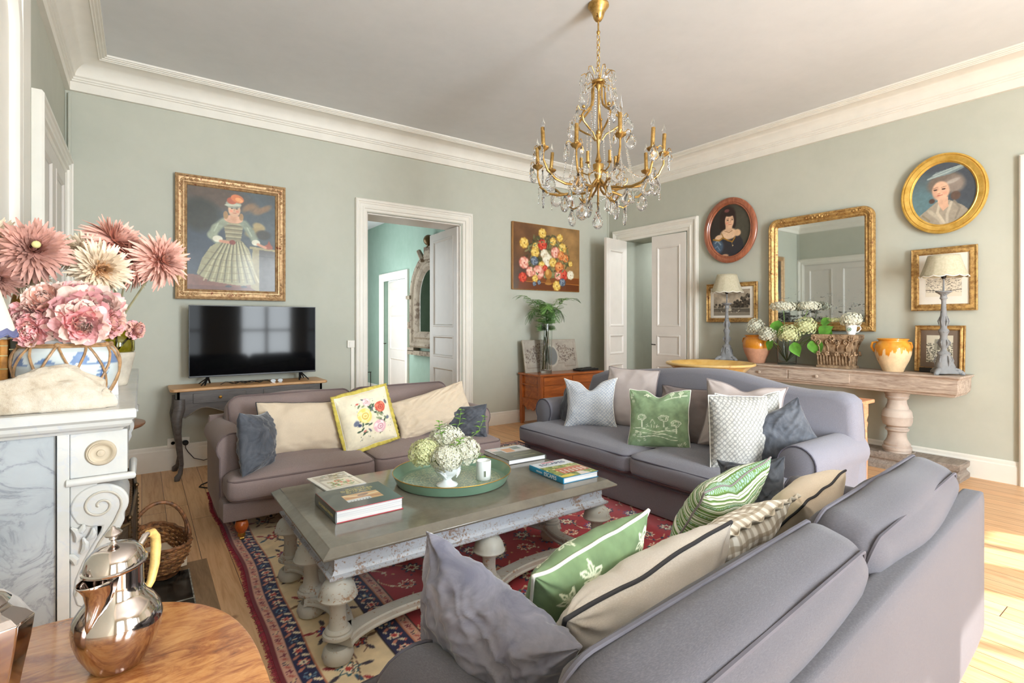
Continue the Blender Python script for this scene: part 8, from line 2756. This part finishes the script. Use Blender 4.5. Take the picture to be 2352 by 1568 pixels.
def dahlia(label, head, face, r, base, mat, core, seed, group, nring=12, through=None):
    t = thing('dahlia', label, 'flower', base, 0, group)
    rs = random.Random(seed)
    f = Vector(face).normalized()
    hv = Vector(head) - Vector(base)
    a1 = f.orthogonal().normalized(); a2 = f.cross(a1)
    g, g2 = G(), G()
    for j in range(nring):
        q = j / (nring - 1)                 # 0 outer/back .. 1 centre
        n = int(38 - 22 * q)
        el = -0.35 + 1.55 * q                # elevation toward the face
        L = r * (1.0 - 0.62 * q)
        for i in range(n):
            th = 2 * PI * i / n + j * 0.37 + rs.uniform(-0.08, 0.08)
            rad = a1 * math.cos(th) + a2 * math.sin(th)
            e = el + rs.uniform(-0.25, 0.25)
            d = (rad * math.cos(e) + f * math.sin(e))
            c = hv + rad * (0.10 * r * (1 - q) + 0.02 * r) + f * (0.10 * r * q)
            (petal(g2 if q > 0.72 and core else g, c, d, f * math.cos(e) - rad * math.sin(e), L * rs.uniform(0.78, 1.15), r * (0.145 - 0.04 * q), 0.30 * (1 if q > 0.3 else -0.6), 0.5))
    g.build('flower_head', M[mat], t, smooth=2, fixn=False)
    if core:
        g2.build('flower_centre', M[core], t, smooth=2, fixn=False)
    g = G()
    th_ = [tuple(Vector(p_) - Vector(base)) for p_ in (through or [])]
    g.tube([(0, 0, 0)] + th_ + [tuple(hv - f * r * 0.1)], 0.0042, 6)
    g.build('stem', M['dry_stem'], t)
    return t
# containers
M['green_glass'] = m_glass('olive_glass', (0.62, 0.56, 0.12, 1), 0.02, 1.45)
M['grey_stone'] = m_plain('pale_stone', C(176, 166, 150), 0.8, var=0.12, scale=18)
BX, BY = -0.082, 2.62
bt = thing('bottle_vase', 'olive glass bottle set in a tapering pale stone cup at the mantel edge', 'vase', (BX, BY, ZM))
G().lathe([(0.0, 0.0), (0.034, 0.0), (0.038, 0.01), (0.048, 0.06), (0.062, 0.125), (0.064, 0.132), (0.058, 0.134), (0.03, 0.03), (0.0, 0.02)], 36, wob=lambda a, z: 1 + 0.02 * math.sin(3 * a)).build('stone_cup', M['grey_stone'], bt, smooth=0.8)
G().lathe([(0.050, 0.128), (0.060, 0.14), (0.060, 0.175), (0.050, 0.20), (0.032, 0.222), (0.026, 0.236), (0.028, 0.246), (0.024, 0.246), (0.022, 0.234), (0.028, 0.22), (0.046, 0.197), (0.056, 0.172), (0.056, 0.142), (0.048, 0.13)], 36).build('glass_bottle', M['green_glass'], bt, smooth=0.9)
M['amber'] = m_gilt('amber_lustre', C(126, 84, 30), C(176, 128, 52), None, 12, 0.25, 0.4, 0.1)
AXx, AYy = -0.32, 2.52
av = thing('amber_vase', 'amber lustre vase behind the books on the mantel', 'vase', (AXx, AYy, ZM))
G().lathe([(0.0, 0.0), (0.045, 0.0), (0.05, 0.02), (0.062, 0.12), (0.066, 0.22), (0.060, 0.30), (0.050, 0.36), (0.054, 0.375), (0.050, 0.375), (0.046, 0.36), (0.05, 0.2), (0.0, 0.02)], 32).build('vase_body', M['amber'], av, smooth=0.9)
DG = 'large fabric dahlias above the mantel'
cam_p = Vector((0, 0, 1.4))
bL = (AXx, AYy, ZM + 0.10); bR = (BX, BY, ZM + 0.14)
nkL = (AXx, AYy, ZM + 0.37); nkR = (BX, BY, ZM + 0.24)
dahlia('dusty rose dahlia with a green eye, full face, left of the peach one', (-0.288, 2.30, 1.640), (0.15, -1, 0.12), 0.105, bL, 'petal_dusty', None, 1, DG, through=[(-0.31, 2.47, 1.50)])
g = G().sph((0, 0, 0), 0.012, 10); o_ = g.build('flower_eye', M['petal_core'], bpy.data.objects.get('dahlia')); o_.location = Vector((-0.274, 2.235, 1.652)) - Vector(bL)
dahlia('cream dahlia cut by the left picture edge behind the dusty rose one', (-0.405, 2.38, 1.672), (0.1, -1, 0.3), 0.095, bL, 'petal_cream', 'petal_peach', 2, DG, through=[nkL])
dahlia('cream dahlia head hanging under the dusty rose one', (-0.325, 2.40, 1.565), (0.3, -0.6, -0.6), 0.085, bL, 'petal_cream', None, 3, DG, through=[nkL])
dahlia('salmon dahlia low at the left picture edge above the books', (-0.372, 2.30, 1.545), (0.2, -1, -0.3), 0.07, bL, 'petal_dusty', None, 4, DG, through=[nkL])
dahlia('peach-hearted cream dahlia, full face, in the middle of the mantel bunch', (-0.118, 2.36, 1.592), (0.25, -1, -0.12), 0.098, bR, 'petal_cream', 'petal_peach', 5, DG, through=[nkR])
dahlia('salmon pink dahlia standing highest of the right-hand stems', (-0.085, 2.62, 1.728), (0.6, -0.5, 0.6), 0.115, bR, 'petal_pink', None, 6, DG, through=[nkR])
dahlia('salmon pink dahlia overlapping the portrait frame', (0.068, 2.53, 1.655), (0.5, -0.9, 0.1), 0.108, bR, 'petal_pink', None, 7, DG, through=[nkR])
dahlia('cream dahlia in profile behind the peach-hearted one', (-0.175, 2.60, 1.672), (-0.3, 0.4, 0.9), 0.095, bR, 'petal_cream', None, 8, DG, through=[nkR])
dahlia('salmon pink dahlia seen side-on between the peach-hearted one and the frame', (-0.035, 2.58, 1.640), (0.7, 0.0, 0.35), 0.105, bR, 'petal_pink', None, 9, DG, through=[nkR])
# peonies in the ginger jar
def peony(label, head, face, r, base, seed, group, m1='petal_peony', m2='petal_peony2'):
    t = thing('peony', label, 'flower', base, 0, group)
    rs = random.Random(seed)
    f = Vector(face).normalized()
    hv = Vector(head) - Vector(base)
    a1 = f.orthogonal().normalized(); a2 = f.cross(a1)
    g, g2 = G(), G()
    for j in range(6):
        q = j / 5
        n = int(11 - 4 * q)
        for i in range(n):
            th = 2 * PI * i / n + j * 0.5 + rs.uniform(-0.2, 0.2)
            rad = a1 * math.cos(th) + a2 * math.sin(th)
            e = -0.5 + 1.9 * q + rs.uniform(-0.2, 0.2)
            d = rad * math.cos(e) + f * math.sin(e)
            c = hv + rad * r * 0.25 * (1 - q * 0.6)
            gg = g if (rs.random() < 0.6 and j < 5) else g2
            w = r * (0.85 - 0.35 * q); L = r * (0.95 - 0.35 * q)
            s_ = d.cross(f); s_ = s_.normalized() if s_.length > 1e-3 else a1
            u = s_.cross(d).normalized()
            rows = []
            for k in range(5):
                tt = k / 4
                ww = w * (0.2, 0.42, 0.52, 0.50, 0.34)[k]
                row = []
                for m in range(7):
                    x = -1 + 2 * m / 6
                    ru = 0.10 * r * math.sin(m * 2.4 + seed + i) * tt * tt
                    row.append(tuple(c + d * (L * tt - L * 0.15 * x * x * tt + rs.uniform(-0.02, 0.02) * r) + s_ * ww * x + u * (0.5 * ww * x * x + ru + 0.35 * L * tt * tt * (1 if q > 0.3 else -0.2))))
                rows.append(row)
            gg.rings(rows, closed=False)
    g.build('outer_petals', M[m1], t, smooth=2, fixn=False)
    if g2.v: g2.build('inner_petals', M[m2], t, smooth=2, fixn=False)
    G().tube([(0, 0, 0), tuple(hv * 0.9)], 0.004, 6).build('stem', M['stem'], t)
    return t
PG_ = 'pink peonies in the ginger jar'
pb_ = (JX, JY, ZM + 0.16)
peony('deep pink peony filling the middle of the ginger jar bunch', (-0.165, 2.10, 1.435), (0.2, -1, 0.3), 0.085, pb_, 3, PG_)
peony('pink peony on the right of the ginger jar bunch', (-0.118, 2.14, 1.445), (0.6, -0.9, 0.4), 0.08, pb_, 4, PG_)
peony('coral pink peony at the top left of the ginger jar bunch', (-0.235, 2.13, 1.462), (-0.3, -0.8, 0.6), 0.065, pb_, 5, PG_, 'petal_pink', 'petal_peony2')
peony('pale peony bloom hanging over the left side of the ginger jar', (-0.272, 2.12, 1.412), (-0.6, -0.9, 0.0), 0.062, pb_, 6, PG_, 'petal_peony2', 'petal_peony')
peony('pink peony low at the left rim of the ginger jar', (-0.262, 2.09, 1.375), (-0.5, -1, -0.2), 0.052, pb_, 7, PG_)
peony('small coral peony at the right rim of the ginger jar', (-0.088, 2.12, 1.400), (0.9, -0.7, 0.0), 0.05, pb_, 8, PG_, 'petal_pink', 'petal_peony')
peony('ruffled pink peony facing forward just above the jar rim', (-0.150, 2.055, 1.398), (0.2, -1, -0.2), 0.07, pb_, 9, PG_)
peony('pale pink peony at the back top of the ginger jar bunch', (-0.175, 2.20, 1.475), (0.1, -0.4, 0.9), 0.075, pb_, 10, PG_, 'petal_peony2', 'petal_peony')
peony('small pink blossom just right of the olive glass bottle', (-0.020, 2.60, 1.372), (1, -0.6, 0), 0.038, (BX, BY, ZM + 0.14), 11, None, 'petal_pink', 'petal_peony')

cdm = tag(G().box(-0.017, 0.017, -0.0008, 0.0008, 0.0, 0.112).build('greeting_card', m_plain('white_card', C(244, 244, 244), 0.7, var=0.0), smooth=0), 'blank white card standing beside the ginger jar on the mantel', 'card')
cdm.location = (-0.080, 2.27, ZM); cdm.rotation_euler = (R(-5), 0, R(35))

# old books
for i, (x, wd, h_, col, lab) in enumerate(((-0.418, 0.022, 0.20, C(170, 44, 24), 'red leather book standing left of the others on the mantel'), (-0.394, 0.020, 0.19, C(92, 58, 34), 'dark brown leather book second from the red one'), (-0.371, 0.022, 0.185, C(74, 46, 26), 'brown book with worn gilt spine between two others'), (-0.347, 0.018, 0.20, C(176, 120, 52), 'tan leather book beside the dark green one'), (-0.325, 0.024, 0.225, C(50, 50, 34), 'tall dark green leather book nearest the ginger jar'))):
    t = thing('old_book', lab, 'book', (x + wd / 2, 2.22, ZM), 0, 'old leather books on the mantel')
    g = G(); g.box(-wd / 2, wd / 2, -0.06, 0.08, 0, h_)
    g.build('cover', m_gilt('leather_%d' % i, col, tuple(min(1, c * 1.6) for c in col[:3]) + (1,), None, 40, 0.5, 0.0, 0.3), t, smooth=0, bevel=0.004)
    g = G()
    for z in (0.15, 0.3, 0.55, 0.75, 0.9):
        g.box(-wd / 2 - 0.0005, wd / 2 + 0.0005, -0.0625, -0.056, h_ * z, h_ * z + 0.003)
    g.build('spine_bands', M['gold_letter'], t, smooth=0)
    g = G(); g.box(-wd / 2 + 0.003, wd / 2 - 0.003, -0.052, 0.076, h_, h_ + 0.0008)
    g.build('pages', M['page'], t, smooth=0)

# shades of the two mantel lamps
M['shade_white'] = m_plain('cream_shade', C(228, 222, 202), 0.8, var=0.02)
M['shade_blue'] = m_plain('blue_trim', C(96, 100, 136), 0.7)
M['lampwood'] = m_plain('lamp_base_glaze', C(96, 110, 140), 0.3)
def mantel_lamp(label, x, y, zb, zt, rb, rt, scal, tz):
    t = thing('mantel_lamp', label, 'lamp', (x, y, ZM))
    G().lathe([(0.0, 0.0), (0.045, 0.0), (0.045, 0.01), (0.02, 0.02), (0.03, 0.06), (0.036, 0.10), (0.02, 0.15), (0.008, 0.17), (0.006, zb - ZM + 0.03)], 24).build('lamp_base', M['lampwood'], t, smooth=0.9)
    n = 72
    rings = []
    for j in range(7):
        q = j / 6
        rings.append([((rb + (rt - rb) * q) * math.cos(a), (rb + (rt - rb) * q) * math.sin(a), zb - ZM + (zt - zb) * q - (0.010 * abs(math.sin(a * 5)) if scal else 0) * (1 - q)) for a in [2 * PI * i / n for i in range(n)]])
    so_ = G().rings(rings).build('lamp_shade', M['shade_white'], t, smooth=1.2)
    sm = so_.modifiers.new('s', 'SOLIDIFY'); sm.thickness = 0.002
    g = G()
    if scal:
        g.rings([[(p[0] * 1.012, p[1] * 1.012, p[2]) for p in rings[0]], [(p[0] * 0.982, p[1] * 0.982, p[2] + 0.016) for p in rings[0]]])
    g.tube(rings[-1] if not scal else rings[0], 0.003, 6, closed=True)
    g.build('shade_trim', M['shade_blue'], so_)
mantel_lamp('near mantel lamp whose cream shade with blue scalloped hem enters at the left edge', -0.352, 1.965, 1.372, 1.50, 0.072, 0.035, True, 0)
mantel_lamp('far mantel lamp with pale shade and blue top band seen behind the peonies', -0.295, 3.22, 1.40, 1.576, 0.125, 0.058, False, 0)

# ================================================================== round side table with silver in the near corner
b = NB('burr_walnut'); v = b.coords()
d1_ = b.noise(v, 3.2, 5, 0.6, 2.2); d2_ = b.noise(b.coords((1, 3.4, 1), (0, 0, 0.7)), 6.5, 8, 0.7, 2.4)
k_ = b.math('ADD', b.math('MULTIPLY', d1_, 0.45), b.math('MULTIPLY', d2_, 0.55))
b.base(b.ramp(k_, [(0.30, C(96, 50, 26)), (0.42, C(158, 92, 48)), (0.52, C(200, 136, 78)), (0.66, C(222, 166, 104))]))
b.set(Roughness=0.22, Coat_Weight=0.4, Coat_Roughness=0.1)
M['burr'] = b.m
TZ = 0.74
sdt = thing('side_table', 'round-cornered figured walnut side table holding the silver pots', 'table', (-0.165, 1.075, 0))
def squircle(ins, z, n=64):
    o_ = []
    for i in range(n):
        a = 2 * PI * i / n
        c_, s_ = math.cos(a), math.sin(a)
        e = 2 / 2.7
        o_.append(((0.362 - ins) * math.copysign(abs(c_) ** e, c_), (0.455 - ins) * math.copysign(abs(s_) ** e, s_), z))
    return o_
G().rings([squircle(0.012, TZ - 0.028), squircle(0.002, TZ - 0.022), squircle(0.0, TZ - 0.012), squircle(0.003, TZ - 0.003), squircle(0.010, TZ)], True, True, True).build('top', M['burr'], sdt, smooth=0.6)
G().rings([squircle(0.06, TZ - 0.10), squircle(0.06, TZ - 0.028)], True, True, True).build('apron', M['walnut'], sdt, smooth=0.6)
for (x, y) in ((-0.24, -0.3), (0.24, -0.3), (0.24, 0.3), (-0.24, 0.3)):
    G().at((x, y, 0)).lathe([(0.014, 0.0), (0.02, 0.1), (0.024, 0.4), (0.03, 0.7)], 12).build('leg', M['walnut'], sdt)
M['silver'] = m_plain('silver_plate', C(200, 190, 184), 0.09, 1.0, 0.05, 5)
M['cane_handle'] = m_plain('wound_cane', C(214, 176, 104), 0.5, var=0.12, scale=80)
# coffee jug with lip and hinged lid
SJX, SJY = -0.037, 1.262
sj = thing('silver_jug', 'silver coffee jug with domed lid and cane-bound handle on the side table', 'jug', (SJX, SJY, TZ + 0.0005), R(-38))
sj.scale = (0.87, 0.87, 0.87)
bp = [(0.0, 0.0), (0.046, 0.0), (0.050, 0.004), (0.058, 0.018), (0.072, 0.045), (0.081, 0.075), (0.0835, 0.098), (0.079, 0.120), (0.066, 0.140), (0.054, 0.153), (0.0485, 0.166), (0.047, 0.185), (0.047, 0.218)]
G().lathe(bp, 56, cap=False).build('jug_body', M['silver'], sj, smooth=1.2)
g = G()
# spout: a beak running up the neck toward local -y
rs_ = []
for (z, out, w_) in ((0.108, 0.078, 0.003), (0.125, 0.082, 0.010), (0.145, 0.078, 0.016), (0.165, 0.074, 0.021), (0.188, 0.078, 0.026), (0.205, 0.090, 0.029), (0.214, 0.098, 0.030)):
    row = []
    for i in range(11):
        a = PI * i / 10
        row.append((w_ * math.cos(a), -0.035 - (out - 0.035) * math.sin(a) ** 0.7 if True else 0, z))
    rs_.append(row)
g.rings(rs_, closed=False)
o_ = g.build('spout', M['silver'], sj, smooth=1.5)
sm = o_.modifiers.new('s', 'SOLIDIFY'); sm.thickness = 0.0018
g = G()
lid = G().at((0, -0.008, 0.222), rx=R(4))
lid.lathe([(0.0, -0.002), (0.054, -0.002), (0.0575, 0.001), (0.0575, 0.005), (0.054, 0.007), (0.053, 0.014), (0.048, 0.028), (0.038, 0.040), (0.022, 0.047), (0.010, 0.049), (0.006, 0.052), (0.0045, 0.058), (0.008, 0.062), (0.007, 0.066), (0.014, 0.070), (0.016, 0.074), (0.012, 0.080), (0.005, 0.084), (0.004, 0.088), (0.0, 0.090)], 48, sy=1.12)
lid.build('lid', M['silver'], sj, smooth=0.9)
G().tube([(0.0, 0.046, 0.205), (0, 0.060, 0.232), (0, 0.082, 0.252), (0, 0.094, 0.252)], [0.006, 0.007, 0.007, 0.007], 10).build('handle_socket', M['silver'], sj)
G().tube([(0, 0.088, 0.253), (0, 0.104, 0.250), (0, 0.114, 0.236), (0, 0.116, 0.21), (0, 0.112, 0.17), (0, 0.100, 0.135), (0, 0.082, 0.118)], [0.008, 0.0095, 0.0105, 0.011, 0.0105, 0.009, 0.007], 12).build('handle', M['cane_handle'], sj)
# second pot, square-shouldered, cut by the frame
s2_ = thing('silver_teapot', 'square-shouldered silver pot with wooden handle at the lower left edge', 'teapot', (-0.238, 1.235, TZ + 0.0005), R(20))
def oct_(r, z, c=0.62):
    return [(r * x, r * y, z) for x, y in ((1, c), (c, 1), (-c, 1), (-1, c), (-1, -c), (-c, -1), (c, -1), (1, -c))]
G().rings([oct_(0.045, 0.0), oct_(0.055, 0.01), oct_(0.062, 0.06), (oct_(0.072, 0.12)), oct_(0.076, 0.155), oct_(0.066, 0.166), oct_(0.050, 0.175), oct_(0.046, 0.182)], True, True, True).build('pot_body', M['silver'], s2_, smooth=0.3, bevel=0.002)
G().lathe([(0.052, 0.182), (0.055, 0.186), (0.046, 0.196), (0.030, 0.204), (0.02, 0.212), (0.012, 0.216), (0.014, 0.222), (0.010, 0.23), (0.0, 0.232)], 40).build('lid', M['silver'], s2_, smooth=0.8)
G().tube([(0.015, 0.060, 0.175), (0.02, 0.085, 0.225), (0.02, 0.105, 0.232), (0.02, 0.125, 0.222), (0.02, 0.13, 0.19), (0.02, 0.115, 0.12), (0.01, 0.075, 0.06)], [0.012, 0.012, 0.013, 0.012, 0.010, 0.010, 0.009], 4).build('handle', m_wood('brown_handle', C(120, 78, 56), C(160, 112, 84), 'z', 8, 0.5), s2_, smooth=0.4, bevel=0.002)

# ================================================================== in the hall behind the back wall
M['oldzinc'] = m_worn('carved_grey_frame', C(150, 138, 118), C(92, 74, 54), 0.52, 14, 0.7, C(120, 106, 88))
ar = thing('arched_mirror', 'carved arched dormer-style mirror with ball finial on the teal hall wall', 'mirror', (HX - 0.03, 7.36, 1.0), R(-90))
AW, AH = 1.42, 1.52
def arch(w, h, d, o, n=14):
    a = w / 2 - d
    zt = h - w / 2
    pts = [(-a, d)] + [(-a, zt * q) for q in (0.5, 1.0)] + [(a * -math.cos(t), zt + a * math.sin(t)) for t in np.linspace(0.1, PI - 0.1, n)] + [(a, zt * q) for q in (1.0, 0.5)] + [(a, d)]
    return [(x, -o, z) for x, z in pts]
g = G(); g.rings([arch(AW, AH, d, o) for d, o in ((0, 0), (0, 0.06), (0.03, 0.08), (0.07, 0.07), (0.10, 0.04), (0.14, 0.04), (0.17, 0.06), (0.21, 0.05), (0.25, 0.02), (0.27, 0.0))])
for s in (-1, 1):
    g.box(s * 0.62 - 0.12, s * 0.62 + 0.12, -0.09, 0, -0.06, 0.0) 
    g.box(s * AW / 2 - 0.07, s * AW / 2 + 0.07, -0.10, 0, 0.80, 0.86); g.box(s * AW / 2 - 0.05, s * AW / 2 + 0.05, -0.08, 0, 0.30, 0.42)
    g.tube([(s * 0.18, -0.07, 1.40), (s * 0.30, -0.09, 1.56)], [0.05, 0.04], 6)
g.box(-0.75, 0.75, -0.09, 0, -0.12, -0.05)
g.box(-0.12, 0.12, -0.09, 0, 1.40, 1.60)
g.build('frame', M['oldzinc'], ar, smooth=0.4)
G().at((0.0, -0.06, 1.58)).lathe([(0.05, 0.0), (0.03, 0.03), (0.035, 0.05)], 16).sph((0, 0, 0.12), 0.085, 18).build('ball_finial', m_plain('bronze_ball', C(98, 78, 44), 0.4, 0.5), ar)
g = G(); g.add([(x, -0.006, z) for x, _, z in arch(AW, AH, 0.255, 0)], [tuple(range(19 + 1))[:len(arch(AW, AH, 0.255, 0))]])
g.build('mirror_glass', M['mirror'], ar, smooth=0)
fst = thing('fire_irons', 'thin dark iron stand seen through the doorway in the teal hall', 'stand', (2.92, 8.05, 0))
G().lathe([(0.10, 0.0), (0.10, 0.012), (0.012, 0.03), (0.009, 0.08), (0.009, 0.70), (0.02, 0.72), (0.012, 0.75), (0.0, 0.77)], 16).build('iron_stem', M['darkmetal'], fst)
G().tube([(-0.07, 0, 0.62), (0.07, 0, 0.62)], 0.006, 6).tube([(-0.06, 0, 0.62), (-0.06, 0, 0.12)], 0.006, 6).tube([(0.06, 0, 0.62), (0.06, 0, 0.12)], 0.006, 6).build('iron_tools', M['darkmetal'], fst)
